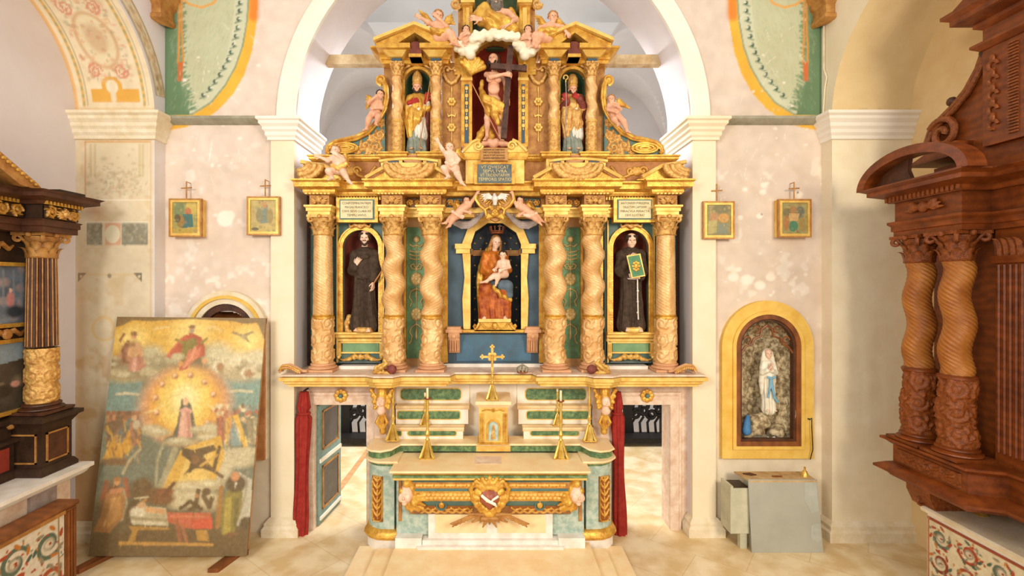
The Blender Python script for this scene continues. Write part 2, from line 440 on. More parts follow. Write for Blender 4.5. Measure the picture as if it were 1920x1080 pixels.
# ------------------------------------------------------------ colour / height painter for patterned surfaces
class Paint:
    def __init__(s, x0, y0, x1, y1, res, base='808080'):
        s.x0, s.y0, s.res = x0, y0, res
        s.w = int((x1-x0)*res)+1; s.h = int((y1-y0)*res)+1
        s.X, s.Y = np.meshgrid(x0+np.arange(s.w)/res, y0+np.arange(s.h)/res)
        s.C = np.zeros((s.h, s.w, 3)); s.C[:] = lin(base); s.Hh = np.zeros((s.h, s.w))
    def win(s, xa, ya, xb, yb):
        i0 = max(0, int((xa-s.x0)*s.res)); i1 = min(s.w, int((xb-s.x0)*s.res)+2)
        j0 = max(0, int((ya-s.y0)*s.res)); j1 = min(s.h, int((yb-s.y0)*s.res)+2)
        return (slice(j0, max(j0, j1)), slice(i0, max(i0, i1)))
    def put(s, sl, A, col, al=1.):
        c = np.array(lin(col) if not isinstance(col, tuple) else col); a = (np.clip(A, 0, 1)*al)[..., None]
        s.C[sl] = s.C[sl]*(1-a)+c*a
    def ell(s, x, y, rx, ry, col, soft=.3, al=1., rot=0, hgt=0):
        R = max(rx, ry)*(1+soft); sl = s.win(x-R, y-R, x+R, y+R); X = s.X[sl]-x; Y = s.Y[sl]-y
        if rot: c_, s_ = math.cos(rot), math.sin(rot); X, Y = X*c_+Y*s_, -X*s_+Y*c_
        r = np.sqrt((X/rx)**2+(Y/ry)**2)
        if col: s.put(sl, (1+soft/2-r)/max(soft, .01), col, al)
        if hgt: s.Hh[sl] = np.maximum(s.Hh[sl], hgt*np.sqrt(np.clip(1-r*r, 0, 1)))
        return s
    def poly(s, pts, col, al=1.):
        xs = [p[0] for p in pts]; ys = [p[1] for p in pts]; sl = s.win(min(xs), min(ys), max(xs), max(ys))
        X = s.X[sl]; Y = s.Y[sl]; ins = np.zeros(X.shape, bool)
        for i in range(len(pts)):
            (xa, ya), (xb, yb) = pts[i-1], pts[i]
            if ya == yb: continue
            ins ^= ((ya > Y) != (yb > Y)) & (X < (xb-xa)*(Y-ya)/(yb-ya)+xa)
        s.put(sl, ins.astype(float), col, al); return s
    def stroke(s, pts, wd, col=None, al=1., hgt=0, soft=.4):
        for i in range(len(pts)-1):
            (xa, ya), (xb, yb) = pts[i], pts[i+1]
            wa = wd if not isinstance(wd, (list, tuple)) else wd[0]+(wd[1]-wd[0])*i/(len(pts)-1)
            sl = s.win(min(xa, xb)-wa*1.3, min(ya, yb)-wa*1.3, max(xa, xb)+wa*1.3, max(ya, yb)+wa*1.3)
            X = s.X[sl]; Y = s.Y[sl]; dx, dy = xb-xa, yb-ya; L2 = dx*dx+dy*dy+1e-9
            t = np.clip(((X-xa)*dx+(Y-ya)*dy)/L2, 0, 1); r = np.hypot(X-xa-t*dx, Y-ya-t*dy)/wa
            if col: s.put(sl, (1+soft/2-r)/soft, col, al)
            if hgt: s.Hh[sl] = np.maximum(s.Hh[sl], hgt*np.sqrt(np.clip(1-r*r, 0, 1)))
        return s
    def noise(s, amp, cell, seed=0):
        r = np.random.default_rng(seed); nx = int(s.w/s.res/cell)+3; ny = int(s.h/s.res/cell)+3; G = r.random((ny, nx))
        fx = (s.X-s.x0)/cell; fy = (s.Y-s.y0)/cell; ix = fx.astype(int); iy = fy.astype(int); u = fx-ix; v = fy-iy
        u = u*u*(3-2*u); v = v*v*(3-2*v)
        N_ = G[iy, ix]*(1-u)*(1-v)+G[iy, ix+1]*u*(1-v)+G[iy+1, ix]*(1-u)*v+G[iy+1, ix+1]*u*v
        return (N_-.5)*2*amp
    def mottle(s, amp, cell, seed=0): s.C *= (1+s.noise(amp, cell, seed))[..., None]; return s
    def blend(s, mask, col): c = np.array(lin(col)); s.C = s.C*(1-mask[..., None])+c*mask[..., None]; return s
    def sample(s, x, y, what='C'):
        A = s.C if what == 'C' else s.Hh
        fx = np.clip((np.asarray(x)-s.x0)*s.res, 0, s.w-1.001); fy = np.clip((np.asarray(y)-s.y0)*s.res, 0, s.h-1.001)
        ix = fx.astype(int); iy = fy.astype(int); u = fx-ix; v = fy-iy
        if what == 'C': u = u[..., None]; v = v[..., None]
        return A[iy, ix]*(1-u)*(1-v)+A[iy, ix+1]*u*(1-v)+A[iy+1, ix]*(1-u)*v+A[iy+1, ix+1]*u*v
def gridfaces(nu, nv, flip=False):
    i, j = np.meshgrid(np.arange(nu-1), np.arange(nv-1), indexing='ij'); a = (i*nv+j).ravel()
    F = np.stack([a, a+nv, a+nv+1, a+1], 1)
    return F[:, ::-1].copy() if flip else F
def relief(name, P, frame, parent, m='relief_paint', depth=1., thick=.03, ground=None, gold='e8bd66', label=None, usecol=False, step=1):
    """P: Paint; frame(x,y,h)->world pos arrays; makes a closed slab with raised front"""
    xs = P.x0+np.arange(0, P.w, step)/P.res; ys = P.y0+np.arange(0, P.h, step)/P.res
    X, Y = np.meshgrid(xs, ys, indexing='ij'); Hh = P.Hh[::step, ::step].T*depth; nu, nv = X.shape
    V = np.stack(frame(X, Y, Hh), -1).reshape(-1, 3); F = gridfaces(nu, nv)
    if usecol: C = P.C[::step, ::step].transpose(1, 0, 2).reshape(-1, 3)
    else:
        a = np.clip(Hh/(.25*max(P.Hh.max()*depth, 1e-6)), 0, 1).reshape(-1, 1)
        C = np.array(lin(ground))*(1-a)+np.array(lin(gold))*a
    # skirt
    rim = [(i, 0) for i in range(nu)]+[(nu-1, j) for j in range(1, nv)]+[(i, nv-1) for i in range(nu-2, -1, -1)]+[(0, j) for j in range(nv-2, 0, -1)]
    ids = np.array([i*nv+j for i, j in rim]); Vb = np.stack(frame(X, Y, np.full(X.shape, -thick)), -1).reshape(-1, 3)[ids]
    base = len(V); n = len(ids); k = np.arange(n)
    F2 = np.stack([ids[k], base+k, base+(k+1) % n, ids[(k+1) % n]], 1)
    return mkmesh(name, np.concatenate([V, Vb]), np.concatenate([F, F2]), m, parent, cols=np.concatenate([C, C[ids]]), smooth=True, ang=50, label=label)
def text_mesh(name, body, size, frame_loc, parent, m, width=None, depth=.002, rot=(PI/2, 0, 0), align='CENTER'):
    cu = bpy.data.curves.new(name, 'FONT'); cu.body = body; cu.size = size; cu.align_x = align; cu.align_y = 'CENTER'; cu.extrude = depth
    cu.space_line = 1.05; cu.resolution_u = 2
    o = bpy.data.objects.new('tmp', cu); S.collection.objects.link(o); bpy.context.view_layer.update()
    me = bpy.data.meshes.new_from_object(o.evaluated_get(bpy.context.evaluated_depsgraph_get())); bpy.data.objects.remove(o)
    co = np.empty(len(me.vertices)*3); me.vertices.foreach_get('co', co); co = co.reshape(-1, 3)
    if width is not None:
        w0 = co[:, 0].max()-co[:, 0].min(); co[:, 0] *= width/w0
    M_ = Matrix.Translation(frame_loc) @ Matrix.Rotation(rot[2], 4, 'Z') @ Matrix.Rotation(rot[0], 4, 'X')
    M_ = np.array(M_); V = co @ M_[:3, :3].T+M_[:3, 3]
    F = [tuple(p.vertices) for p in me.polygons]; bpy.data.meshes.remove(me)
    return mkmesh(name, V, F, m, parent, smooth=False)
# ================================================================ THE ROOM
D = 7.5; NW = 5.13; CW = 6.33; PY = 7.27; SPR = 6.42; AR = 3.08; ZT = 9.0
RS = 1.6; YC = PY-RS
def st(o): o['kind'] = 'structure'; return o
# floor
b = MB(); b.box(-7, 2.4, -.2, 7, 13.2, 0); st(b.build('floor', 'floor_stone'))
# ---- painted surface of the end wall, in the coordinates of the wall plane (1 unit = 1/120 m)
def wall_painting(side):
    if side < 0: P = Paint(296, -90, 560, 1004, .6, 'dccbbd')
    else: P = Paint(1290, -90, 1560, 1004, .6, 'd6c6b8')
    X, Y = P.X, P.Y
    warm = np.clip((Y-250)/500, 0, 1)
    P.blend(warm*.5, 'e2cbb4' if side < 0 else 'd9c6b0')
    P.mottle(.035, 40, 3+side); P.mottle(.03, 12, 5+side)
    n = P.noise(1, 30, 9+side)+.5*P.noise(1, 9, 11+side)
    P.blend(np.clip((n-.55)*4, 0, 1)*.55*np.clip((Y-230)/100, 0, 1), 'ebe4d8')
    n = P.noise(1, 22, 21+side)+.6*P.noise(1, 7, 22+side)
    P.blend(np.clip((n-.6)*5, 0, 1)*.7*np.clip((Y-470)/60, 0, 1)*np.clip((620-Y)/40, 0, 1), 'f1ebdf')
    # lower wall is repaired cream plaster
    P.blend(np.clip((Y-760+10*P.noise(1, 40, 31))/30, 0, 1)*.8, 'e8dcc2')
    mx = (lambda x: x) if side < 0 else (lambda x: 1849-x)
    def cx(p): return [(mx(a), b_) for a, b_ in p]
    # curtain painting: green ground, pale ermine lining, yellow border
    curve = [(484, -90), (484, 0), (481, 45), (473, 95), (458, 140), (438, 175), (412, 204), (385, 224), (350, 238), (310, 246)]
    P.poly(cx([(296, -90)]+curve+[(296, 246)]), 'e0ae3e')
    P.mottle(.05, 14, 41)
    P.stroke(cx([(476, -60), (476, 30)]), 9, 'd9772e', .8, soft=1.0)
    inner = [(466, -90), (466, 0), (463, 40), (455, 86), (441, 126), (422, 160), (396, 192), (360, 214), (296, 216)]
    P.poly(cx([(296, -90)]+inner+[(296, 216)]), 'c6c8ac'); P.stroke(cx(inner), 1.6, '7f9478', .9)
    inn2 = [(438, -90), (440, 0), (436, 50), (426, 100), (408, 140), (382, 178), (350, 200), (335, 150), (330, 80), (335, 0), (340, -90)]
    P.poly(cx(inn2), 'bcbe9e')
    
    P.poly(cx([(296, -90), (336, -90), (334, 40), (338, 150), (356, 216), (296, 216)]), '64805e')
    rr_ = random.Random(9)
    for i in range(150): y = rr_.uniform(-80, 210); x = 334+max(0, y-120)*.2; P.stroke([(mx(x-3), y), (mx(x+rr_.uniform(4, 16)), y-rr_.uniform(4, 12))], [1.6, .5], '6a8663', .8)
    r = random.Random(5)
    for i in range(420):
        x = r.uniform(322, 440); y = r.uniform(-60, 205)
        if x > 440-max(0, (y-40))*.36: continue
        L_ = r.uniform(4, 13); c = 'a9b293' if x > 345 else '86977a'
        P.stroke([(mx(x), y), (mx(x-L_*.35), y+L_)], .7, c, .6)
    bc = [(449, -70), (450, -40), (450, -10), (449, 20), (445, 52), (438, 84), (427, 112), (412, 140), (393, 166), (368, 190)]
    for i in range(len(bc)-1):
        for t in (0, .5):
            x = bc[i][0]*(1-t)+bc[i+1][0]*t; y = bc[i][1]*(1-t)+bc[i+1][1]*t
            P.ell(mx(x), y, 3.4, 4.4, '3e5646', .3); P.ell(mx(x+2), y-1, 1.6, 1.6, 'dbe0cc', .3)
            P.stroke([(mx(x-6), y+7), (mx(x+5), y+3)], 1.6, '6d8068', .8)
    for x in (336, 341): P.stroke(cx([(x, -90), (x, 60), (x+(x-338), 118)]), 1.7, 'd28f3f'); P.stroke(cx([(x, 118), (x-1, 150)]), 2.2, 'c66a36')
    P.stroke(cx([(338, -6), (355, 8), (378, 14), (400, 6), (412, -10)]), 2, 'dda04a')
    # missing plaster, scratches
    r = random.Random(11+side)
    for i in range(55):
        x = r.uniform(330, 505); y = r.uniform(90, 640); s_ = r.choice([1, 1.5, 2, 3])
        P.ell(mx(x), y, s_*r.uniform(.6, 1.6), s_*r.uniform(.5, 1.2), 'ede5d8', .5, .8)
    for i in range(26):
        x = r.uniform(345, 505); y = r.uniform(20, 380); a = r.uniform(.5, 2.3); L_ = r.uniform(8, 32)
        P.stroke([(mx(x), y), (mx(x+L_*math.cos(a)), y+L_*math.sin(a))], .5, 'efe7da', .55)
    if side < 0:
        P.ell(422, 410, 15, 15, 'efe8da', .2); P.ell(430, 404, 10, 9, 'efe8da', .3); P.ell(495, 359, 6, 6, 'efe8da', .3)
        P.stroke([(398, 262), (392, 300)], 1.2, 'f0eade', .7); P.ell(495, 495, 4, 4, 'e9ddcc'); P.ell(398, 310, 3, 4, 'efe8da')
    else:
        for x, y, s_ in ((1397, 355, 5), (1432, 347, 6), (1430, 360, 6), (1438, 344, 4), (1388, 408, 5), (1424, 405, 6), (1400, 525, 12), (1375, 520, 10), (1385, 505, 5), (1496, 365, 9), (1543, 345, 5), (1425, 535, 10), (1445, 520, 9)):
            P.ell(x, y, s_, s_*.8, 'eee5d6', .4)
        P.ell(1428, 402, 1.6, 1.6, '5a4030'); P.ell(1496, 361, 1.6, 1.6, '5a4030')
        P.blend(np.exp(-((X-1545)/7)**2-((Y-760)/45)**2)*.55, 'b49a80')
    P.ell(mx(470), 620, 4, 4, 'c7a98c')
    return P
PW = {-1: wall_painting(-1), 1: wall_painting(1)}
def niche_in(x, z, cx_, hw, zb, zs): return (np.abs(x-cx_) < hw) & (z > zb) & ((z < zs) | ((x-cx_)**2+(z-zs)**2 < hw*hw))
NI = {-1: (-4.18, .5, 1.48, 2.93), 1: (4.29, .5, 1.42, 2.86)}   # centre x, half width, sill z, spring z
VV = []; FF = []; CC = []; base = 0
for sd_ in (-1, 1):
    xs = np.linspace(AR, NW, 122)*sd_; zs = np.linspace(0, ZT, 500)
    X, Z = np.meshgrid(xs, zs, indexing='ij'); V = np.stack([X, np.full(X.shape, D), Z], -1).reshape(-1, 3)
    F = gridfaces(122, 500, sd_ < 0); c = V[F].mean(1); nc = NI[sd_]
    F = F[~niche_in(c[:, 0], c[:, 2], nc[0], nc[1]+.02, nc[2], nc[3])]
    C = PW[sd_].sample(CX+X*120, CY-(Z-H0)*120).reshape(-1, 3)
    VV.append(V); FF.append(F+base); CC.append(C); base += len(V)
n = 120; xs = np.linspace(-AR, AR, n); zl = SPR+np.sqrt(np.clip(AR*AR-xs*xs, 0, None)); T = np.linspace(0, 1, 12)
X = np.repeat(xs[:, None], 12, 1); Z = zl[:, None]*(1-T)+np.maximum(ZT, zl+.5)[:, None]*T
V = np.stack([X, np.full(X.shape, D), Z], -1).reshape(-1, 3); VV.append(V); FF.append(gridfaces(n, 12)+base)
C = np.zeros((len(V), 3)); C[:] = lin('dccbbd'); C[V[:, 0] > 0] = lin('d8c8ba'); CC.append(C)
st(mkmesh('wall_end', np.concatenate(VV), np.concatenate(FF), 'wall_paint', cols=np.concatenate(CC), smooth=False))
# thickness of the end wall: reveals and arch soffit of the chancel arch
b = MB(); aa = np.linspace(0, PI, 49)
V = []
for y in (D, 8.45):
    V += [(AR, y, 0)]+[(AR*math.cos(a), y, SPR+AR*math.sin(a)) for a in aa]+[(-AR, y, 0)]
m_ = len(aa)+2; F = [(i, i+1, m_+i+1, m_+i) for i in range(m_-1)]
b.add(V, F); o = b.build('wall_chancel_reveal', 'plaster_lavender', ang=30); st(o)
# archivolt band and pilaster strips round the chancel arch
ring = [((AR)*math.cos(a), SPR+AR*math.sin(a)) for a in aa]+[((AR+.27)*math.cos(a), SPR+(AR+.27)*math.sin(a)) for a in aa[::-1]]
b = MB()
for i in range(len(aa)-1):
    a0, a1 = aa[i], aa[i+1]; p = [(r_*math.cos(a), SPR+r_*math.sin(a)) for r_, a in ((AR, a0), (AR+.27, a0), (AR+.27, a1), (AR, a1))]
    b.add([(x, 7.44, z) for x, z in p]+[(x, D, z) for x, z in p], [(0, 3, 2, 1), (0, 1, 5, 4), (1, 2, 6, 5), (2, 3, 7, 6), (3, 0, 4, 7)])
b.tube([((AR+.28)*math.cos(a), 7.46, SPR+(AR+.28)*math.sin(a)) for a in aa], .018, 6)
st(b.build('trim_1', 'plaster_white'))
for k, sd_ in enumerate((-1, 1)):
    b = MB(); x0, x1 = sorted((sd_*AR, sd_*(AR+.36))); b.box(x0, 7.42, 0, x1, 7.5, 6.12); st(b.build('trim_%d' % (2+k), 'plaster_cream'))
    prof = [(0, 6.09), (.025, 6.10), (.025, 6.14), (.05, 6.17), (.05, 6.22), (.08, 6.25), (.08, 6.29), (.12, 6.33), (.12, 6.37), (.15, 6.39), (.15, 6.43), (0, 6.43)]
    path = [(-3.46, 7.5), (-3.46, 7.42), (-AR, 7.42), (-AR, 8.45)]
    if sd_ > 0: path = mirror(path)
    b = MB().sweep(path, prof); st(b.build('trim_%d' % (4+k), 'plaster_white' if sd_ < 0 else 'plaster_cream'))
    path = [(-3.46, 7.5), (-3.46, 7.42), (-AR, 7.42), (-AR, 7.6)]
    if sd_ > 0: path = mirror(path)
    b = MB().sweep(path, [(.0, 0), (.09, 0), (.09, .12), (.06, .16), (.06, .2), (.02, .25), (0, .27)]); st(b.build('trim_%d' % (6+k), 'stone_beige'))
    # string course under the painted curtain
    x0, x1 = sorted((sd_*3.5, sd_*(NW-.02))); b = MB(); b.prismx([(7.5, 6.36), (7.44, 6.38), (7.38, 6.43), (7.38, 6.47), (7.5, 6.5)], x0, x1)
    st(b.build('trim_%d' % (8+k), 'grey_stone'))
# ---- side piers with side arches
def pier_painting():
    P = Paint(100, 200, 330, 1010, .9, 'dccdb0')
    P.mottle(.05, 26, 3); P.mottle(.04, 8, 4)
    n = P.noise(1, 30, 9)+.5*P.noise(1, 9, 12); P.blend(np.clip((n-.4)*3, 0, 1)*.4, 'cfb07c')
    P.blend(np.clip((P.X-284)/5, 0, 1), 'd9d2ce')
    # upper faded scene with columns
    P.poly([(162, 268), (278, 268), (278, 366), (162, 366)], 'd9ccae'); r = random.Random(3)
    for x in (170, 178, 268, 262): P.stroke([(x, 272), (x, 330)], 2.4, 'c7b48c', .7)
    P.stroke([(160, 266), (280, 266)], 2, 'cf9e62', .7); P.stroke([(160, 266), (160, 375)], 1.6, 'c98f62', .6)
    for i in range(260):
        x = r.gauss(222, 32); y = r.gauss(340, 20)
        if 162 < x < 280 and 270 < y < 372: P.ell(x, y, r.uniform(1, 5), r.uniform(1, 4), r.choice(['a89c7c', 'b7a888', 'c4a27c', 'd3c2a0']), .8, .4)
    P.blend(np.exp(-((P.X-180)/22)**2-((P.Y-395)/14)**2)*.6, 'b07a58')
    P.stroke([(150, 375), (284, 375)], 1.2, 'e9dfc8')
    for x0, x1 in ((163, 192), (228, 277)): 
        P.poly([(x0, 418), (x1, 418), (x1, 460), (x0, 460)], '8f8a76')
        for i in range(60): P.ell(r.uniform(x0, x1), r.uniform(418, 460), 2.5, 2.5, r.choice(['7d7866', 'a8a28c', 'b8b098']), .8, .5)
    P.poly([(197, 418), (226, 418), (226, 460), (197, 460)], 'd9a888'); P.ell(211, 439, 14, 17, 'e2d8bc', .1)
    P.stroke([(160, 417), (278, 417)], .8, 'efe6d0'); P.stroke([(160, 461), (278, 461)], .8, 'efe6d0')
    P.stroke([(156, 515), (262, 515)], 2.4, 'd9b878', .5)
    P.poly([(146, 512), (162, 512), (146, 529)], '857a66'); P.poly([(266, 529), (266, 512), (250, 512)], '857a66'); P.ell(205, 517, 4, 4, '9a8f78')
    P.ell(152, 518, 2.4, 2.4, 'd8cdb0', .2); P.ell(261, 518, 2.4, 2.4, 'd8cdb0', .2)
    P.stroke(spiral(195, 615, 24, 18, 0, 1.1, 26), 3, 'e0c184', .5)
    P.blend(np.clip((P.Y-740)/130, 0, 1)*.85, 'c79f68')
    P.blend(np.exp(-((P.X-152)/11)**2)*np.clip((P.Y-430)/120, 0, 1)*.45, 'b98f68')  # shadow beside the left altar, painted as a brown strip
    n = P.noise(1, 24, 19)+.5*P.noise(1, 8, 14); P.blend(np.clip((n-.3)*3, 0, 1)*.45*np.clip((P.Y-600)/100, 0, 1), 'b98a50')
    P.stroke([(283, 240), (283, 1000)], 1, 'c9a27c', .5)
    return P
def soffit_painting():
    """u across the band 0..100, v along the arc in the same unit from the springing"""
    P = Paint(0, 0, 100, 240, 2.2, 'e0d2b4'); P.mottle(.05, 18, 3); P.mottle(.05, 5, 2); r = random.Random(4)
    P.stroke([(0, 0), (0, 240)], 4, 'd8a35c', .8); 
    for x in (12, 88): P.stroke([(x, 14), (x, 240)], 2.2, 'd4a44c', .8); P.stroke([(x+4, 14), (x+4, 240)], .8, 'a89a70', .7)
    for v in range(16, 240, 9):
        for x in (12, 88): P.ell(x, v, 1.7, 2.8, 'a7a06e', .4, .8)
    P.stroke([(0, 8), (100, 8)], 2, 'c9ab72', .6)
    P.poly([(22, 18), (82, 18), (82, 34), (22, 34)], 'd9a64c'); P.ell(50, 36, 13, 12, 'd9a64c', .1); P.ell(50, 36, 7.5, 8, 'e3d8bc', .2); P.stroke([(50, 20), (50, 38)], 3, 'dccfb4')
    P.ell(50, 88, 24, 32, 'c9a37a', .1, .8); P.ell(50, 88, 20, 28, 'ddd0ae', .1); P.ell(50, 90, 12, 16, 'c0a080', .5, .7)
    for i in range(240):
        x = r.uniform(22, 80); v = r.uniform(42, 136)
        if ((x-50)/25)**2+((v-88)/34)**2 < 1 and r.random() < .6: continue
        P.ell(x, v, r.uniform(1, 3.4), r.uniform(1, 2.4), r.choice(['d7967a', 'cda684', 'a9a284', 'd9b58c', 'b88a6c']), .6, .55)
    for x, t in ((34, 1), (66, -1)):
        P.stroke(spiral(x, 54, 9, 2, 0, t*1.6), 1.1, 'cf8d74', .8); P.stroke(spiral(x, 124, 9, 2, 2, t*1.6), 1.1, 'cf8d74', .8)
    for v0 in (142, 186, 230):
        for x0, x1 in ((20, 42), (58, 82)): P.poly([(x0, v0), (x1, v0), (x1, v0+18), (x0, v0+18)], 'd3b574'); P.poly([(x0+4, v0+4), (x1-4, v0+4), (x1-4, v0+15), (x0+4, v0+15)], 'b99a72')
        P.ell(50, v0+10, 6, 9, 'a59a80', .5, .7); P.stroke([(20, v0+24), (82, v0+24)], 1.5, 'cbb080', .7)
    return P
PP = pier_painting(); PS = soffit_painting()
for k, sd_ in enumerate((-1, 1)):
    nm = 'left' if sd_ < 0 else 'right'
    # pier front
    nx, nz = (110, 330) if sd_ < 0 else (3, 3)
    xs = np.linspace(NW, CW, nx)*sd_; zs = np.linspace(0, SPR, nz); X, Z = np.meshgrid(xs, zs, indexing='ij')
    V = np.stack([X, np.full(X.shape, PY), Z], -1).reshape(-1, 3)
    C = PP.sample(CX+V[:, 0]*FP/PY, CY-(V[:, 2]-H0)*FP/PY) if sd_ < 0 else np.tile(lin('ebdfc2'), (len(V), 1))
    V2 = [(sd_*NW, PY, 0), (sd_*NW, D, 0), (sd_*NW, D, SPR), (sd_*NW, PY, SPR)]; C2 = np.tile(lin('dcd5d2' if sd_ < 0 else 'e6d8be'), (4, 1))
    F = gridfaces(nx, nz, sd_ < 0); F = np.concatenate([F, [[len(V), len(V)+1, len(V)+2, len(V)+3]]])
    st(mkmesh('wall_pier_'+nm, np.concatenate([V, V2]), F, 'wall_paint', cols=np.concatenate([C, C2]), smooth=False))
    # nave wall above the side arch
    V = []; F = []; n = 60; ys = [YC+RS*math.cos(a) for a in np.linspace(0, PI, n)]
    zz = [SPR+RS*math.sin(a) for a in np.linspace(0, PI, n)]
    V = [(sd_*NW, y, z) for y, z in zip(ys, zz)]+[(sd_*NW, y, ZT) for y in ys]
    F = [(i, i+1, n+i+1, n+i) for i in range(n-1)]
    V += [(sd_*NW, D, SPR), (sd_*NW, D, ZT)]; F.append((2*n, 0, n, 2*n+1))
    st(mkmesh('wall_nave_'+nm, V, F, 'plaster_lavender' if sd_ < 0 else 'plaster_cream', smooth=False))
    # arch soffit
    nu, nv = (56, 130); u = np.linspace(0, 1, nu); a = np.linspace(0, PI*.62, nv); U, A = np.meshgrid(u, a, indexing='ij')
    V = np.stack([sd_*(CW+(NW-CW)*U), YC+RS*np.cos(A), SPR+RS*np.sin(A)], -1).reshape(-1, 3)
    if sd_ < 0: C = PS.sample(U.ravel()*100, (A*RS/1.2*100).ravel())
    else:
        C = np.tile(lin('dcc596'), (len(V), 1)); vv = A.ravel()*RS; uu = U.ravel(); rs_ = np.random.default_rng(5); soot = np.clip(1-vv/(.05+.10*np.interp(uu, np.linspace(0, 1, 24), rs_.random(24))), 0, 1)*.75*(uu < .93)  # soffit base tone has the warm shading painted in; the soot is dirt
        C = C*(1-soot[:, None])+np.array(lin('6e6454'))*soot[:, None]
    st(mkmesh('wall_arch_'+nm, V, gridfaces(nu, nv, sd_ > 0), 'wall_paint', cols=C))
    # moulded impost of the pier
    path = [(-CW, PY), (-NW, PY), (-NW, D)]
    if sd_ > 0: path = mirror(path)
    prof = [(0, 6.06), (.03, 6.07), (.03, 6.12), (.06, 6.16), (.06, 6.21), (.09, 6.25), (.09, 6.30), (.13, 6.35), (.13, 6.39), (.17, 6.42), (.17, 6.46), (0, 6.47)]
    b = MB().sweep(path, prof); st(b.build('trim_%d' % (10+k), 'stone_beige' if sd_ < 0 else 'plaster_white'))
    b = MB().sweep(path, [(0, 0), (.09, 0), (.09, .14), (.06, .17), (.06, .23), (.02, .27), (0, .29)]); st(b.build('baseboard_'+nm, 'stone_beige'))
    # chapel rear wall
    b = MB(); x0, x1 = sorted((sd_*CW, sd_*(CW+.1))); b.box(x0, 2.0, 0, x1, 7.3, 8.6)
    st(b.build('wall_chapel_'+nm, 'plaster_lavender' if sd_ < 0 else 'plaster_warm_shade'))
    # gilded cornice block high in the corner
    pc = [(-NW-.1, 7.2), (-NW+.14, 7.2), (-NW+.14, D)]
    if sd_ > 0: pc = mirror(pc)
    b = MB().sweep(pc, [(0, 7.86), (.03, 7.88), (.03, 7.93), (.0, 7.96), (0, 8.08), (.05, 8.14), (.05, 8.2), (.1, 8.28), (.1, 8.34), (.16, 8.42), (.16, 8.6), (0, 8.6)]); st(b.build('trim_%d' % (12+k), 'gold_brown'))
# painted ornament band on the left side arch (on the nave wall face)
P = Paint(0, 0, 300, 22, 1.2, 'd8cbb2'); r = random.Random(8)
for i in range(420): P.ell(r.uniform(0, 300), 11+r.gauss(0, 4), r.uniform(1, 3), r.uniform(1, 3), r.choice(['b39a7a', 'c7ad88', 'a58a6a', 'd9b890']), .5, .7)
P.stroke([(0, 2), (300, 2)], 1, 'a8977c'); P.stroke([(0, 20), (300, 20)], 1, 'a8977c')
u = np.linspace(.12, 1, 16); a = np.linspace(.2, PI*.62, 120); U, A = np.meshgrid(u, a, indexing='ij'); rr = RS+.05+.26*(U-.12)
V = np.stack([np.full(U.shape, -NW+.006), YC+rr*np.cos(A), SPR+rr*np.sin(A)], -1).reshape(-1, 3)
V2 = V.copy(); V2[:, 0] -= .012
F = gridfaces(16, 120, False)
st(mkmesh('trim_14', np.concatenate([V, V2]), np.concatenate([F, F[:, ::-1]+len(V)]), 'wall_paint', cols=np.tile(P.sample((A*90).ravel(), ((U-.12)*25).ravel()), (2, 1))))
# old electric cable down the right corner
b = MB(); b.tube([(NW-.02, 7.42, 8.5), (NW-.02, 7.42, 7.2), (NW-.02, 7.36, 7.05), (NW-.02, 7.4, 6.9), (NW-.02, 7.44, 6.5)], .012, 6)
props(b.build('electric_cable', 'stone_beige', smooth=True), 'thin pale cable running down the right-hand corner above the pier cornice', 'cable')

# ---- choir behind the altar
b = MB(); b.box(-5, 12.5, 0, 5, 12.7, 11.5); st(b.build('wall_choir_back', 'plaster_choir'))
for sd_ in (-1, 1):
    b = MB(); x0, x1 = sorted((sd_*4.6, sd_*4.8)); b.box(x0, 8.45, 0, x1, 12.5, 11.5); b.box(*( (-4.8, 8.40, 0, -AR, 8.5, 9.8) if sd_ < 0 else (AR, 8.40, 0, 4.8, 8.5, 9.8)))
    st(b.build('wall_choir_'+('left' if sd_ < 0 else 'right'), 'plaster_choir'))
nx, ny = 150, 70; xs = np.linspace(-4.6, 4.6, nx); ys = np.linspace(8.45, 12.5, ny); X, Y = np.meshgrid(xs, ys, indexing='ij')
zA = 6.1+3.3*np.sqrt(np.clip(1-((Y-10.47)/2.03)**2, 0, 1)); xm = (np.abs(X)+1.55) % 3.1-1.55
zB = 6.1+2.9*np.sqrt(np.clip(1-(xm/1.55)**2, 0, 1)); Z = np.maximum(zA, zB)
st(mkmesh('ceiling', np.stack([X, Y, Z], -1).reshape(-1, 3), gridfaces(nx, ny, True), 'plaster_choir', smooth=True, ang=20))
b = MB(); b.box(-3.06, 8.12, 7.6, 3.06, 8.27, 7.76)
for i in range(40):
    x = -3.06+i*.157
props(b.build('tie_beam', 'beam_wood'), 'long pale wooden tie beam across the chancel arch behind the altar', 'beam')
b = MB(); b.box(-2.97, 8.5, 0, -2.85, 12.3, .006); props(b.build('floor_strip', 'terracotta'), 'narrow terracotta strip set in the floor beyond the left door', 'strip')
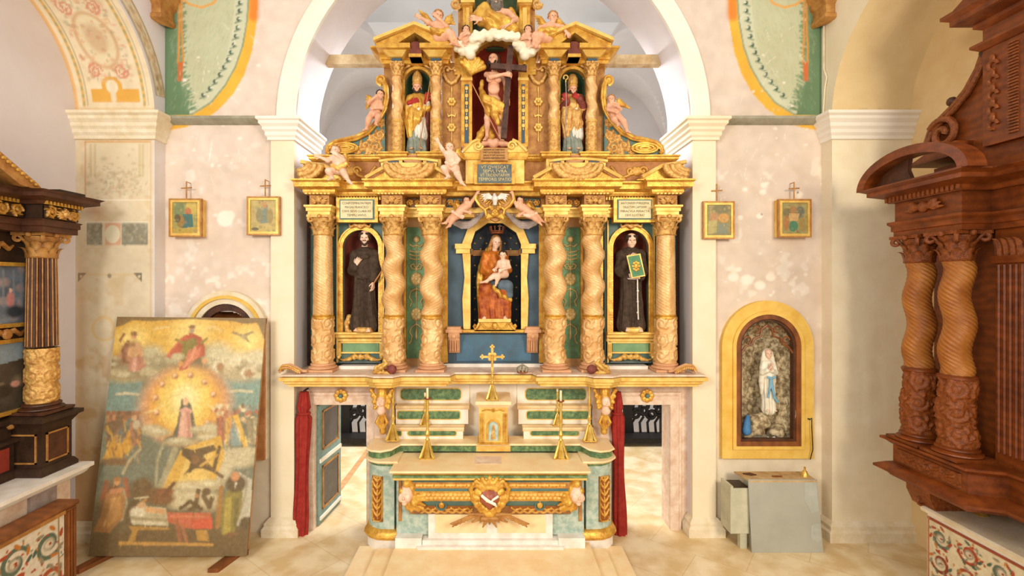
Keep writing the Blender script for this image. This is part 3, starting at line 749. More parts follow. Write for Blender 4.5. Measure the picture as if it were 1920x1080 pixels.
# carved dark benches glimpsed through both doors
def bench(name, x0, x1, label):
    t = thing(name, ((x0+x1)/2, 11.6, 0), label, 'bench', 'dark carved benches in the choir')
    b = MB(); b.box(x0, 11.4, .08, x1, 11.9, .2); b.box(x0, 11.4, 0, x0+.1, 11.5, .1); b.box(x1-.1, 11.4, 0, x1, 11.5, .1); b.build('seat', 'black_wood', t)
    b = MB(); L_ = x1-x0
    b.box(x0, 11.8, .2, x0+L_*.42, 11.92, 1.25); b.box(x1-.08, 11.8, .2, x1, 11.92, 1.25)
    for i in range(4):
        cx_ = x0+L_*(.50+.14*i); b.tube([(a, 11.85, z) for a, z in spiral(cx_, .66+.09*(i % 2), .13, .03, 1+i, 1.4)], [.045]*28, 6); b.tube([(cx_-.08, 11.85, .2), (cx_-.1, 11.85, .45), (cx_, 11.85, .6)], .03, 6)
        b.tube([(cx_-.1, 11.85, .8), (cx_-.02, 11.85, 1.1), (cx_+.12, 11.85, 1.25)], .05, 6); b.ball((cx_+.03, 11.85, 1.12), .1, 8)
    b.build('carved_back', 'black_wood', t, smooth=True)
    return t
bench('choir_bench', -4.1, -2.75, 'black carved choir bench seen through the left door')
bench('choir_bench', 2.85, 4.2, 'black carved choir bench seen through the right door')

# ---- masonry screen with the two doors
DZ = 1.975
for k, (x0, x1, ox0, ox1) in enumerate(((-AR, -1.86, -2.83, -2.0), (1.86, AR, 2.04, 2.79))):
    b = MB(); b.box(x0, 7.62, 0, ox0, 7.95, 2.34); b.box(ox1, 7.62, 0, x1, 7.95, 2.34); b.box(ox0, 7.62, DZ, ox1, 7.95, 2.34)
    st(b.build('wall_screen_'+('left', 'right')[k], 'pink_marble'))
    b = MB(); pr = [(0, 0), (.015, .03), (.03, .0)]
    fx0, fx1 = ox0-.13, ox1+.13; z1 = DZ+.14
    for (a0, c0, a1, c1) in ((fx0, 0, ox0, z1), (ox1, 0, fx1, z1), (ox0, DZ, ox1, z1)): b.box(a0, 7.56, c0, a1, 7.62, c1)
    for (a0, c0, a1, c1) in ((fx0-.05, 0, fx0, z1+.05), (fx1, 0, fx1+.05, z1+.05), (fx0, z1, fx1, z1+.05)): b.box(a0, 7.585, c0, a1, 7.62, c1)
    st(b.build('trim_%d' % (15+k), 'pink_marble'))
    cx_ = -2.40 if k == 0 else 2.42
    t = thing('door_rosette', (cx_, 7.57, 2.12), 'gilded rosette on the marble lintel over the %s doorway' % ('left', 'right')[k], 'rosette', 'rosettes over the doors')
    b = MB()
    for i in range(8):
        a = i*PI/4; b.ball((cx_+.07*math.cos(a), 7.55, 2.12+.07*math.sin(a)), (.042, .022, .042), 8)
    b.lathe(cx_, 0, [(.0, 0)], 3) if False else None
    b.build('petals', 'gold', t, smooth=True)
    b = MB(); b.ball((cx_, 7.53, 2.12), (.035, .025, .035), 8); b.build('centre_boss', 'green_teal', t, smooth=True)
# door leaf
d1 = bpy.data.objects.new('door_1', None); S.collection.objects.link(d1); d1.location = (-2.82, 7.68, 0); d1.rotation_euler = (0, 0, math.radians(84)); d1['kind'] = 'structure'
ORG['door_1'] = Matrix.Translation(d1.location) @ Matrix.Rotation(math.radians(84), 4, 'Z')
MW = np.array(ORG['door_1'])
def dl(b, name, m, par=d1):
    V = np.array(b.v) @ MW[:3, :3].T+MW[:3, 3]; return mkmesh(name, V, b.f, m, par, smooth=False)
b = MB(); b.box(0, -.025, .02, .85, .025, 1.93); dl(b, 'door_leaf', 'door_paint')
for z0, z1 in ((.22, .92), (1.18, 1.82)):
    b = MB()
    for x0, z0_, x1, z1_ in ((.12, z0, .73, z0+.03), (.12, z1-.03, .73, z1), (.12, z0, .15, z1), (.70, z0, .73, z1)): b.box(x0, -.045, z0_, x1, .045, z1_)
    dl(b, 'panel_frame', 'gold_brown'); b = MB(); ch = .09
    b.prism([(.15+ch, z0+.03), (.70-ch, z0+.03), (.70, z0+.03+ch), (.70, z1-.03-ch), (.70-ch, z1-.03), (.15+ch, z1-.03), (.15, z1-.03-ch), (.15, z0+.03+ch)], -.035, .035); dl(b, 'door_panel', 'door_dark')
b = MB(); b.box(.03, -.05, 1.0, .82, .05, 1.06); b.box(.03, -.05, .08, .82, .05, .13); dl(b, 'door_rail', 'white_stucco')
# curtains drawn into tied bundles beside the doors
def curtain(px, w0, lab, sd_):
    yy = 7.44; x = QX(px, yy); zt = QZ(734, yy); zb = QZ(1006, yy)
    t = thing('door_curtain', (x, yy, 0), lab, 'curtain', 'red curtains beside the doors')
    n = 40; rows = 46; V = []; F = []
    for j in range(rows):
        s_ = j/(rows-1); z = zt+(zb-zt)*s_
        wd = w0*(.62+.5*min(1, s_*6)) if s_ < .14 else w0*(1.0+.12*math.sin(s_*9))
        wd *= (.72 if .13 < s_ < .17 else 1); xo = x-sd_*.0-(.05*s_*(1 if sd_ < 0 else -1))
        for i in range(n):
            a = 2*PI*i/n; r_ = 1+.16*math.sin(7*a+s_*2)+.06*math.sin(13*a-s_*3)
            V.append((xo+wd*r_*math.cos(a), yy+wd*.75*r_*math.sin(a), z))
    F = [(j*n+i, j*n+(i+1) % n, (j+1)*n+(i+1) % n, (j+1)*n+i) for j in range(rows-1) for i in range(n)]+[tuple(range(n)), tuple((rows-1)*n+i for i in range(n-1, -1, -1))]
    mkmesh('drape', V, F, 'red_cloth', t)
    b = MB(); zz = zt+(zb-zt)*.15; b.tube([(x+w0*.9*math.cos(a), yy+w0*.72*math.sin(a), zz) for a in np.linspace(0, 2*PI, 20)], .02, 6); b.build('tie_band', 'red_cloth', t, smooth=True)
    b = MB(); b.tube([(x, 7.6, zt+.01), (x, yy, zt+.01)], .015, 6); b.build('hook', 'iron', t)
curtain(570, .095, 'red curtain gathered in a bundle at the far left of the left doorway', -1)
curtain(1157, .085, 'red curtain gathered in a bundle left of the right doorway, beside the altar', 1)
# ================================================================ CARVED ELEMENTS
def scrollwork(w, h, res, cell, seed, wd=.12, border=0):
    """height field of scrolling foliage"""
    P = Paint(0, 0, w, h, res); r = random.Random(seed); nx = max(1, round(w/cell)); nz = max(1, round(h/cell)); cw, ch = w/nx, h/nz
    for i in range(nx):
        for j in range(nz):
            x = (i+.5)*cw; y = (j+.5)*ch; R = min(cw, ch)*.44; sg = 1 if (i+j) % 2 else -1; a0 = r.uniform(0, 6)
            P.stroke(spiral(x, y, R, R*.2, a0, sg*1.35, 22), [R*.22, R*.3], hgt=.8)
            for k in range(6):
                a = a0+k*1.1; P.ell(x+R*1.0*math.cos(a), y+R*1.0*math.sin(a), R*.34, R*.16, None, rot=a+.8, hgt=.9)
            P.ell(x, y, R*.26, R*.26, None, hgt=1.)
    return P
def leafmesh(b, base, out, up, w, L, curl=.5, n=7):
    """an acanthus leaf rising from base, bending outwards"""
    base = Vector(base); out = Vector(out).normalized(); up = Vector(up).normalized(); sd = out.cross(up); V = []; F = []
    for i in range(n):
        t = i/(n-1); c = base+up*(L*math.sin(t*1.9)/math.sin(1.2)*.62+L*.25*t)+out*(L*curl*t*t)
        ww = w*(1-.75*t*t)*(1+.16*math.sin(i*2.6))
        for j in range(5):
            s_ = (j-2)/2; V.append(c+sd*(s_*ww*.5)+out*((1-abs(s_))*w*.16)-out*(abs(s_)**2*w*.05))
    for i in range(n-1):
        for j in range(4): F.append((i*5+j, i*5+j+1, (i+1)*5+j+1, (i+1)*5+j))
    k = len(V); V2 = [v-out*(w*.1) for v in V]; F2 = [tuple(x+k for x in f[::-1]) for f in F]
    b.add(V+V2, F+F2)
def capital_mb(cx, cy, z0, z1, r0, w):
    """composite capital: bell, two rows of leaves, corner volutes, abacus"""
    b = MB(); h = z1-z0
    b.lathe(cx, cy, [(r0*1.08, z0), (r0*1.16, z0+.03*h), (r0*1.08, z0+.07*h), (r0*.98, z0+.1*h), (r0*1.0, z0+.6*h), (r0*1.25, z0+.86*h)], 20)
    for row, (zz, L_, nn, ph) in enumerate(((z0+.05*h, .42*h, 8, 0), (z0+.3*h, .42*h, 8, PI/8))):
        for i in range(nn):
            a = ph+2*PI*i/nn; leafmesh(b, (cx+r0*1.0*math.cos(a), cy+r0*1.0*math.sin(a), zz), (math.cos(a), math.sin(a), 0), (0, 0, 1), r0*.8, L_, .55)
    for sx in (-1, 1):
        for sy in (-1, 1):
            dx, dy = sx*.707, sy*.707; R = h*.15; c0 = w*.5*1.32
            pts = [(cx+dx*(c0-R+R_*math.cos(a)), cy+dy*(c0-R+R_*math.cos(a)), z1-.24*h+R_*math.sin(a)) for R_, a in [(R*(1-.7*t), PI*.5-t*4.4) for t in np.linspace(0, 1, 14)]]
            st0 = (cx+dx*r0*.9, cy+dy*r0*.9, z0+.55*h); b.tube([st0]+pts, [h*.035]+[h*.07]*13+[h*.06], 6)
    m = w/2; n = []
    for (ax_, ay_, bx_, by_) in ((-m, -m, m, -m), (m, -m, m, m), (m, m, -m, m), (-m, m, -m, -m)):
        for t in np.linspace(0, 1, 7)[:-1]:
            s_ = math.sin(PI*t)*m*.2; x = ax_+(bx_-ax_)*t; y = ay_+(by_-ay_)*t; L_ = math.hypot(ax_+bx_, ay_+by_) or 1
            n.append((cx+x-(ax_+bx_)/L_*s_, cy+y-(ay_+by_)/L_*s_))
    b.prismz(n, z1-.12*h, z1)
    for a in (0, PI/2, PI, -PI/2): b.ball((cx+m*.9*math.cos(a), cy+m*.9*math.sin(a), z1-.08*h), h*.11, 8)
    return b
def shaft(name, cx, cy, z0, z1, r0, r1, amp, turns, ph, m, parent, P=None, dep=.012, groove=(0, 0, 0), rows=110, n=72, split=1.0, hand=1):
    """turned or twisted shaft; P carved relief wrapped round it"""
    t = np.linspace(0, 1, rows)[:, None]; a = np.linspace(0, 2*PI, n, endpoint=False)[None, :]
    env = np.clip(np.minimum(t/.08, (1-t)/.08), 0, 1); th = 2*PI*turns*t*hand+ph
    r = r0+(r1-r0)*t+0*a
    if P is not None:
        hm = P.sample((a/(2*PI)*(P.w-2)/P.res)+0*t, (t*(P.h-2)/P.res)+0*a, 'H'); r = r+dep*hm*(t < split if split < 1 else (t > -split if split < 0 else 1))
    if groove[0]: r = r+groove[1]*np.sin(groove[0]*a+groove[2]*2*PI*t*hand)
    X = cx+amp*env*np.cos(th)+r*np.cos(a); Y = cy+amp*env*np.sin(th)+r*np.sin(a); Z = z0+(z1-z0)*t+0*a
    V = np.stack([X, Y, Z], -1).reshape(-1, 3); j, i = np.meshgrid(np.arange(rows-1), np.arange(n), indexing='ij'); i2 = (i+1) % n
    F = np.stack([(j*n+i).ravel(), (j*n+i2).ravel(), ((j+1)*n+i2).ravel(), ((j+1)*n+i).ravel()], 1)
    return mkmesh(name, V, F, m, parent)
def base_mb(cx, cy, z0, z1, r):
    b = MB(); h = z1-z0; b.box(cx-r*1.42, cy-r*1.42, z0, cx+r*1.42, cy+r*1.42, z0+.28*h)
    b.lathe(cx, cy, [(r*1.3, z0+.28*h), (r*1.42, z0+.36*h), (r*1.38, z0+.5*h), (r*1.2, z0+.56*h), (r*1.12, z0+.66*h), (r*1.24, z0+.76*h), (r*1.22, z0+.88*h), (r*1.05, z0+h)], 28)
    return b
def cherub_head(b, c, r, wing=True, up=True):
    """winged head; goes in a carved part"""
    x, y, z = c; b.ball(c, (r, r, r*1.15), 12); b.ball((x, y-r*.95, z-r*.05), r*.2, 6)
    for s_ in (-1, 1):
        b.ball((x+s_*r*.5, y-r*.55, z-r*.3), r*.42, 8); b.ball((x+s_*r*.75, y-r*.1, z+r*.55), r*.5, 8); b.ball((x+s_*r*.25, y-r*.3, z+r*.95), r*.42, 8)
        if wing:
            for k in range(4):
                L_ = r*(2.6-.35*k); a = math.radians(28-k*22) if up else math.radians(-5-k*16)
                b.tube([(x+s_*r*.7, y, z-r*.5), (x+s_*(r*.7+L_*.55*math.cos(a)), y-r*.2, z-r*.5+L_*.6*math.sin(a)), (x+s_*(r*.7+L_*math.cos(a)), y, z-r*.5+L_*math.sin(a)*.9)], [r*.25, r*.38, r*.12], 6)
def rosette(b, x, y, z, R, n=8, th=.02):
    for i in range(n):
        a = 2*PI*i/n; b.ball((x+R*.62*math.cos(a), y, z+R*.62*math.sin(a)), (R*.36, th, R*.36), 8)
    b.ball((x, y-th*.6, z), (R*.34, th*1.4, R*.34), 8)
def niche_shell(name, cx, hw, zb, zs, y0, dep, m, parent):
    n = 20; V = []; F = []; rows = [(zb, 1.)]+[(zb+(zs-zb)*.5, 1.), (zs, 1.)]
    prof = [(z, 1., 0) for z, _ in rows]+[(None, 0, k) for k in range(1, 9)]
    for z, s_, k in prof:
        for i in range(n+1):
            a = PI*i/n
            if k == 0: V.append((cx-hw*math.cos(a), y0+dep*math.sin(a), z))
            else:
                e = PI/2*k/8; V.append((cx-hw*math.cos(a)*math.cos(e), y0+dep*math.sin(a)*math.cos(e), zs+hw*math.sin(e)))
    m_ = len(prof)
    for j in range(m_-1):
        for i in range(n): F.append((j*(n+1)+i, (j+1)*(n+1)+i, (j+1)*(n+1)+i+1, j*(n+1)+i+1))
    F.append(tuple(range(n+1)))
    return mkmesh(name, V, F, m, parent, ang=50)
def holed(b, x0, x1, z0, z1, cx, hw, zb, zs, y0, y1, n=14, ry=None):
    ry = ry or hw
    L_ = [(x0, z0), (cx, z0), (cx, zb), (cx-hw, zb)]+[(cx-hw*math.cos(a), zs+ry*math.sin(a)) for a in np.linspace(0, PI/2, n)]+[(cx, z1), (x0, z1)]
    R_ = [(x1, z0), (x1, z1), (cx, z1)]+[(cx+hw*math.sin(a), zs+ry*math.cos(a)) for a in np.linspace(0, PI/2, n)]+[(cx+hw, zb), (cx, zb), (cx, z0)]
    b.prism(L_, y0, y1); b.prism(R_, y0, y1)
def archframe(b, cx, hw, wd, zb, zs, y0, y1, n=24, prof=True):
    """raised band round a round-headed opening"""
    inn = [(cx-hw, zb)]+[(cx-hw*math.cos(a), zs+hw*math.sin(a)) for a in np.linspace(0, PI, n)]+[(cx+hw, zb)]
    h2 = hw+wd; out = [(cx-h2, zb)]+[(cx-h2*math.cos(a), zs+h2*math.sin(a)) for a in np.linspace(0, PI, n)]+[(cx+h2, zb)]
    for i in range(len(inn)-1):
        p = [inn[i], out[i], out[i+1], inn[i+1]]
        b.add([(x, y0, z) for x, z in p]+[(x, y1, z) for x, z in p], [(0, 1, 2, 3), (0, 4, 5, 1), (1, 5, 6, 2), (2, 6, 7, 3), (3, 7, 4, 0)])
def dentils(b, x0, x1, y0, y1, z0, z1, p=.05):
    n = max(1, int((x1-x0)/p)); s_ = (x1-x0)/n
    for i in range(n): b.box(x0+(i+.2)*s_, y0, z0, x0+(i+.75)*s_, y1, z1)

# ================================================================ THE ALTARPIECE
AP = thing('altarpiece', (0, 7.7, 2.53), 'huge gilded altarpiece with twisted columns and blue and green panels, filling the chancel arch', 'altarpiece')
# predella shelf over the doors, with angled corners in front of the altar
SHP = [(-3.06, 7.95), (-3.06, 7.22), (-1.86, 7.22), (-1.72, 7.12), (-1.52, 7.12), (-1.42, 7.24), (-.72, 7.24), (-.66, 7.42), (.66, 7.42), (.72, 7.24), (1.42, 7.24), (1.52, 7.12), (1.72, 7.12), (1.86, 7.22), (3.06, 7.22), (3.06, 7.95)]
b = MB().sweep(SHP, [(-.02, 2.34), (.02, 2.34), (.02, 2.37), (.07, 2.39), (.07, 2.425), (.12, 2.44), (.12, 2.49), (.02, 2.505)])
b.build('ledge', 'gold_pale', AP)
b = MB().sweep(SHP, [(.0, 2.505), (.10, 2.505), (.10, 2.53), (0, 2.53)]); b.build('ledge_top', 'pink_marble', AP)
# backboard
for a_, c_ in ((-3.05, -2.5), (2.56, 3.05)):
    b = MB(); b.box(a_, 7.95, 2.53, c_, 8.03, 5.35); b.build('backboard', 'green_teal', AP)
for s_ in (-1, 1):
    b = MB(); x0, x1 = sorted((s_*1.78, s_*.80)); b.box(x0, 7.9, 2.53, x1, 8.02, 5.3); b.build('pilaster_wall', 'gold_column', AP)
# white plinth strip
for a_, y_, c_ in ((-2.45, 7.6, -1.75), (1.75, 7.6, 2.45), (-.85, 7.80, .85)):
    b = MB(); b.box(a_, y_, 2.53, c_, 7.95, 2.58); b.build('plinth', 'white_marble', AP)

b = MB(); b.box(-3.07, 8.32, 2.3, 3.07, 8.38, 5.9); b.box(-3.07, 7.9, 2.30, 3.07, 8.38, 2.50); b.build('added_rear_board', 'wood_dark', AP)  # added unseen boarding that stops choir light leaking through the gaps
for a_, c_ in ((-3.075, -3.03), (3.03, 3.075)):
    b = MB(); b.box(a_, 7.93, 2.50, c_, 8.32, 5.84); b.build('added_edge_board', 'wood_dark', AP)  # added strips closing the light gaps along the outer edges
b = MB(); b.box(-3.0, 7.62, 2.5, 3.0, 8.32, 2.528); b.build('predella_floor', 'pink_marble', AP)
# ---- lower columns
SC = scrollwork(1.0, .62, 90, .24, 4); SC2 = scrollwork(1.0, 1.1, 80, .2, 6)
def column(xc, yc, twist, hand, ph):
    z = [2.535, 2.66, 3.36, 4.64, 4.94]; r = .15
    g = (0, 0, 0) if twist else (11, .0016, 27)
    if twist: s_ = shaft('column', xc, yc, z[2]+.03, z[3], r*1.02, r*.95, .036, 2.55, ph, 'gold_column', AP, P=SC2, dep=.004, groove=(11, .002, 27), hand=hand, rows=260)
    else: s_ = shaft('column', xc, yc, z[2]+.03, z[3], r, r*.9, 0, 0, 0, 'gold_column', AP, P=SC2, dep=.004, groove=g, rows=260)
    base_mb(xc, yc, z[0], z[1], r*1.02).build('column_base', 'pink_panel', s_, smooth=True)
    shaft('carved_drum', xc, yc, z[1], z[2], r*1.04, r*1.0, .020 if twist else 0, .9, ph, 'gold_column', s_, P=SC, dep=.03, rows=80)
    b = MB(); b.lathe(xc, yc, [(r*1.0, z[2]-.03), (r*1.14, z[2]-.015), (r*1.14, z[2]+.015), (r*1.02, z[2]+.02), (r*1.08, z[2]+.035), (r*1.0, z[2]+.05)], 28); b.build('ring', 'gold', s_, smooth=True)
    capital_mb(xc, yc, z[3]-.01, z[4], r*.95, .38).build('capital', 'gold_carved', s_, smooth=True, ang=45)
for xc, tw, hd, ph in ((-1.555, 1, 1, .2), (-.965, 1, -1, 2.6), (.965, 1, 1, .5), (1.555, 1, 1, .2)): column(xc, 7.5, tw, hd, ph)
for xc in (-2.66, 2.69): column(xc, 7.5, 0, 1, 0)

# ---- main entablature
def entab_path(xs): return xs
FB = 7.62
ARC = [(-2.84, 7.95), (-2.84, 7.34), (-2.50, 7.34), (-2.50, FB), (-1.735, FB), (-1.735, 7.34), (-1.375, 7.34), (-1.375, FB), (-1.145, FB), (-1.145, 7.34), (-.785, 7.34), (-.785, FB)]
ARC = ARC+mirror(ARC)
b = MB().sweep(ARC, [(-.02, 4.94), (0, 4.94), (0, 4.99), (.02, 4.995), (.02, 5.04), (.045, 5.06), (.045, 5.085), (0, 5.09)]); b.build('architrave', 'gold_pale', AP)
b = MB().sweep(ARC, [(-.03, 5.085), (-.02, 5.085), (-.02, 5.24), (.0, 5.25), (-.03, 5.25)]); b.build('frieze', 'gold_brown', AP)
COR = [(-2.84, 7.95), (-2.84, 7.32), (-2.45, 7.32), (-2.45, 7.52), (-1.78, 7.52), (-1.78, 7.32), (-.76, 7.32), (-.76, 7.50)]
COR = COR+mirror(COR)
b = MB().sweep(COR, [(-.02, 5.25), (.03, 5.25), (.05, 5.28), (.05, 5.31), (.13, 5.33), (.15, 5.34), (.15, 5.405), (.18, 5.43), (.18, 5.45), (-.02, 5.47)]); b.build('cornice', 'gold', AP)
b = MB()
for s_ in (-1, 1):
    for x0, x1, y in ((2.50, 2.84, 7.34), (1.375, 1.735, 7.34), (.785, 1.145, 7.34)):
        a0, a1 = sorted((s_*x0, s_*x1)); dentils(b, a0-.03, a1+.03, y-.06, y, 5.245, 5.29)
    a0, a1 = sorted((s_*1.76, s_*2.48)); dentils(b, a0, a1, 7.54, 7.6, 5.20, 5.255, .045)
b.build('dentils', 'gold_pale', AP)
for x in (-2.67, -1.555, -.965, .965, 1.555, 2.67):
    b = MB(); cherub_head(b, (x, 7.33, 5.165), .045); b.build('frieze_cherub_head', 'gold_carved', AP, smooth=True)
# frieze foliage between blocks
for s_ in (-1, 1):
    P = scrollwork(.36, .15, 130, .12, 5); x0 = s_*1.26-.115
    b = None
    relief('frieze_foliage', scrollwork(.23, .15, 130, .11, 5), lambda x, y, h: (x0+x, FB-.01-h, 5.09+y), AP, depth=.03, thick=.01, ground='6c4a20', gold='d8a24a')
    x1 = -.74 if s_ < 0 else .40
    relief('frieze_foliage', scrollwork(.34, .15, 130, .11, 9), lambda x, y, h: (x1+x, FB-.01-h, 5.09+y), AP, depth=.03, thick=.01, ground='3f5a5c', gold='d8a24a')

# ---- pediments with garlanded shells above the paired columns and at the outer ends
def bowl(cx, hw, h, y, zt, full=True):
    sd = SDF(.012); r = random.Random(int(cx*10)); side = 0 if full else (1 if cx < 0 else -1)
    n = 15
    for i in range(n):
        a = PI*(i+.5)/n; x = -math.cos(a)*hw*.86; z = -math.sin(a)*h*.72
        if side and x*side < -.02: continue
        sd.ell((cx+x, y, zt+z-.03), (hw*.13, .055, h*.2))
        sd.ell((cx+x*.78+.01, y-.03, zt+z*.7-.03), (hw*.1, .045, h*.15))
        sd.ell((cx+x*.5, y-.035, zt+z*.42-.03), (hw*.1, .04, h*.14))
    V, F = sd.mesh(.011)
    return V, F
ZC = 5.46
for s_ in (-1, 1):
    cx = s_*1.265; b = MB()
    b.prism([(cx-.60, ZC), (cx+.60, ZC), (cx+.34, ZC+.19), (cx-.34, ZC+.19)], 7.3, 7.6)
    pd = b.build('broken_pediment', 'gold', AP)
    for k in (-1, 1): b = MB(); b.tube([(cx+k*.66, 7.22, ZC+.02), (cx+k*.3, 7.22, ZC+.22)], .03, 6); b.build('raking_moulding', 'gold_pale', pd)
    V, F = bowl(cx, .40, .28, 7.18, ZC+.235)
    b = MB(); top = [(cx+.42*math.cos(a)*1.0, 7.16-.0*a, 0) for a in (0, 1)]
    mkmesh('garlanded_shell', V, F, 'gold_carved', pd)
    b = MB(); b.prism([(cx-.42*math.cos(a), ZC+.24-.26*math.sin(a)) for a in np.linspace(0, PI, 20)], 7.19, 7.3); b.build('shell_bowl', 'gold_pale', pd)
    b = MB(); b.tube([(cx+.44*t, 7.16, ZC+.255+.035*(1-t*t)) for t in np.linspace(-1, 1, 14)], .022, 6); b.build('shell_rim', 'gold_pale', pd, smooth=True)
    # outer half pediment
    cx = s_*2.9; b = MB(); b.prism([(cx-s_*.72, ZC), (cx-s_*.60, ZC+.07), (cx-s_*.36, ZC+.2), (cx, ZC+.25), (cx, ZC)][::(1 if s_ < 0 else -1)], 7.3, 7.6)
    pd = b.build('broken_pediment', 'gold', AP)
    b = MB(); b.tube([(cx-s_*.66, 7.22, ZC+.03), (cx-s_*.36, 7.22, ZC+.2), (cx, 7.22, ZC+.26)], .03, 6); b.build('raking_moulding', 'gold_pale', pd)
    sd = SDF(.012)
    for i in range(9):
        a = PI/2*(i+.5)/9; 
        for f_, dy in ((.9, 0), (.66, -.03), (.4, -.04)): sd.ell((cx-s_*math.cos(a)*.36*f_, 7.19+dy, ZC+.20-math.sin(a)*.23*f_), (.045, .045, .04))
    sdfobj('garlanded_shell', sd, .011, 'gold_carved', pd)

# ---- outer bays: niche, frame, tablets
def outer_bay(s_):
    cx = s_*2.13; y0 = 7.74
    if s_ > 0: cx = 2.205
    hw = .285; zb = 3.10; zs = 4.46
    x0, x1 = cx-.41, cx+.41
    b = MB(); holed(b, x0, x1, 2.6, 4.93, cx, hw, zb, zs, y0, 7.82)
    bay = b.build('niche_bay', 'green_teal', AP)
    niche_shell('niche_recess', cx, hw, zb, zs, 7.8, .30, 'maroon', bay)
    b = MB(); archframe(b, cx, hw, .075, zb, zs, y0-.05, y0); archframe(b, cx, hw+.055, .02, zb, zs, y0-.065, y0-.05); b.build('niche_frame', 'gold', bay)
    b = MB(); b.box(cx-.38, y0-.06, 2.62, cx-.36, y0, 4.9); b.box(cx+.36, y0-.06, 2.62, cx+.38, y0, 4.9); b.build('edge_strip', 'gold_pale', bay) 
    b = MB(); b.prismx([(y0+.02, 3.0), (y0-.06, 3.01), (y0-.08, 3.03), (y0-.08, 3.06), (y0-.12, 3.08), (y0-.12, 3.11), (y0+.02, 3.11)], cx-.39, cx+.39); b.box(cx-.39, y0-.05, 2.96, cx+.39, y0, 3.0); b.build('sill', 'gold_pale', bay)
    b = MB(); b.box(cx-.29, y0-.03, 2.79, cx+.29, y0, 2.93); b.build('sill_panel', 'green_paint', bay)
    b = MB(); b.box(cx-.32, y0-.05, 2.93, cx+.32, y0, 2.955); b.box(cx-.32, y0-.05, 2.765, cx+.32, y0, 2.79)
    for k in (-1, 1):
        b.box(cx+k*.345-.035, y0-.07, 2.72, cx+k*.345+.035, y0, 2.95)
        for i in range(3): b.tube([(cx+k*.345-.02+.02*i, y0-.075, 2.78), (cx+k*.345-.02+.02*i, y0-.075, 2.92)], .006, 5)
        b.ball((cx+k*.345, y0-.07, 2.71), .03, 8)
    b.build('sill_brackets', 'gold_pale', bay)
    sd = SDF(.015)
    for k in (-1, 1):
        pts = [(cx+k*x, y0-.03, z) for x, z in ((.02, 2.70), (.10, 2.72), (.18, 2.68), (.27, 2.655), (.33, 2.67))]; sd.chain(pts, [.035, .04, .03, .022, .015])
        sd.ell((cx+k*.10, y0-.05, 2.70), (.04, .03, .04)); sd.ell((cx+k*.19, y0-.04, 2.66), (.05, .03, .02))
    sd.ell((cx, y0-.05, 2.71), (.04, .03, .05)); sdfobj('sill_scroll_ornament', sd, .009, 'leaf_gold', bay)
    b = MB(); b.box(cx-.33, y0-.06, 2.62, cx+.33, y0+.02, 2.64); b.build('sill_base_strip', 'tablet_slate', bay)
    # inscription tablet
    tz0, tz1 = 4.885, 5.20
    b = MB(); b.box(cx-.325, 7.50, tz0-.04, cx+.325, 7.64, tz1+.03); tb = b.build('inscription_tablet', 'gold', bay)
    b = MB(); b.box(cx-.27, 7.485, tz0-.0, cx+.27, 7.51, tz1-.0); b.build('tablet_border', 'green_teal', tb)
    b = MB(); b.box(cx-.25, 7.475, tz0+.02, cx+.25, 7.5, tz1-.02); b.build('tablet_face', 'tablet_cream', tb)
    L_ = ['CONFITEMINI PATREM', 'MAGNI FRANCISCI', 'CVIVS SIDVS CLARA IVS', 'TEMPLI HVIVS'] if s_ < 0 else ['ANTONIVM PVRISSIMA', 'DILECTVM CAPTIVVM', 'MIRACVLA PERACTA', 'DEVS ILLVSTRAT']
    for i, tx in enumerate(L_): text_mesh('tablet_lettering', tx, .05, (cx, 7.474, tz1-.065-i*.062), tb, 'ink', width=[.44, .36, .45, .30][i])
    sd = SDF(.012); z = 4.80
    for k in (-1, 1): sd.chain([(cx, 7.66, z), (cx+k*.08, 7.65, z+.02), (cx+k*.15, 7.66, z-.01), (cx+k*.17, 7.66, z+.03)], [.03, .025, .02, .012])
    sd.ell((cx, 7.65, z), (.045, .03, .045)); sdfobj('keystone_ornament', sd, .009, 'gold_carved', bay)
    return cx
outer_bay(-1); outer_bay(1)

# ---- green panels between the paired columns
def candelabra():
    P = Paint(0, 0, .32, 2.15, 150)   # y up from the bottom of the panel
    c = .16
    def sym(pts, wd, h): P.stroke(pts, wd, hgt=h); P.stroke([(2*c-x, y) for x, y in pts], wd, hgt=h)
    P.stroke([(c, .45), (c, 2.0)], .009, hgt=.5)
    for y0 in (.72, 1.30):
        P.ell(c, y0, .10, .11, None, hgt=.5)
        for i in range(8): a = i*PI/4; P.ell(c+.065*math.cos(a), y0+.075*math.sin(a), .032, .032, None, hgt=1.)
        P.ell(c, y0, .035, .04, None, hgt=1.2)
    sym([(c+.01, .56), (c+.09, .50), (c+.11, .42), (c+.07, .36), (c+.09, .28), (c+.12, .24)], .011, .7)
    sym([(c+.01, 1.14), (c+.09, 1.10), (c+.115, 1.0), (c+.07, .93), (c+.10, .86)], .011, .7)
    sym([(c+.01, 1.48), (c+.05, 1.55), (c+.10, 1.52), (c+.07, 1.47), (c+.01, 1.46)], .011, .7)
    for y in (1.62, 1.68, 1.74): sym([(c+.02, y), (c+.11, y+.02)], .012, .6)
    sym([(c, 1.86), (c+.06, 1.83), (c+.11, 1.87)], .012, .7); P.ell(c, 1.95, .055, .05, None, hgt=.9); P.ell(c, .40, .02, .10, None, hgt=.8); P.ell(c, 1.05, .017, .07, None, hgt=.8)
    return P
CP = candelabra()
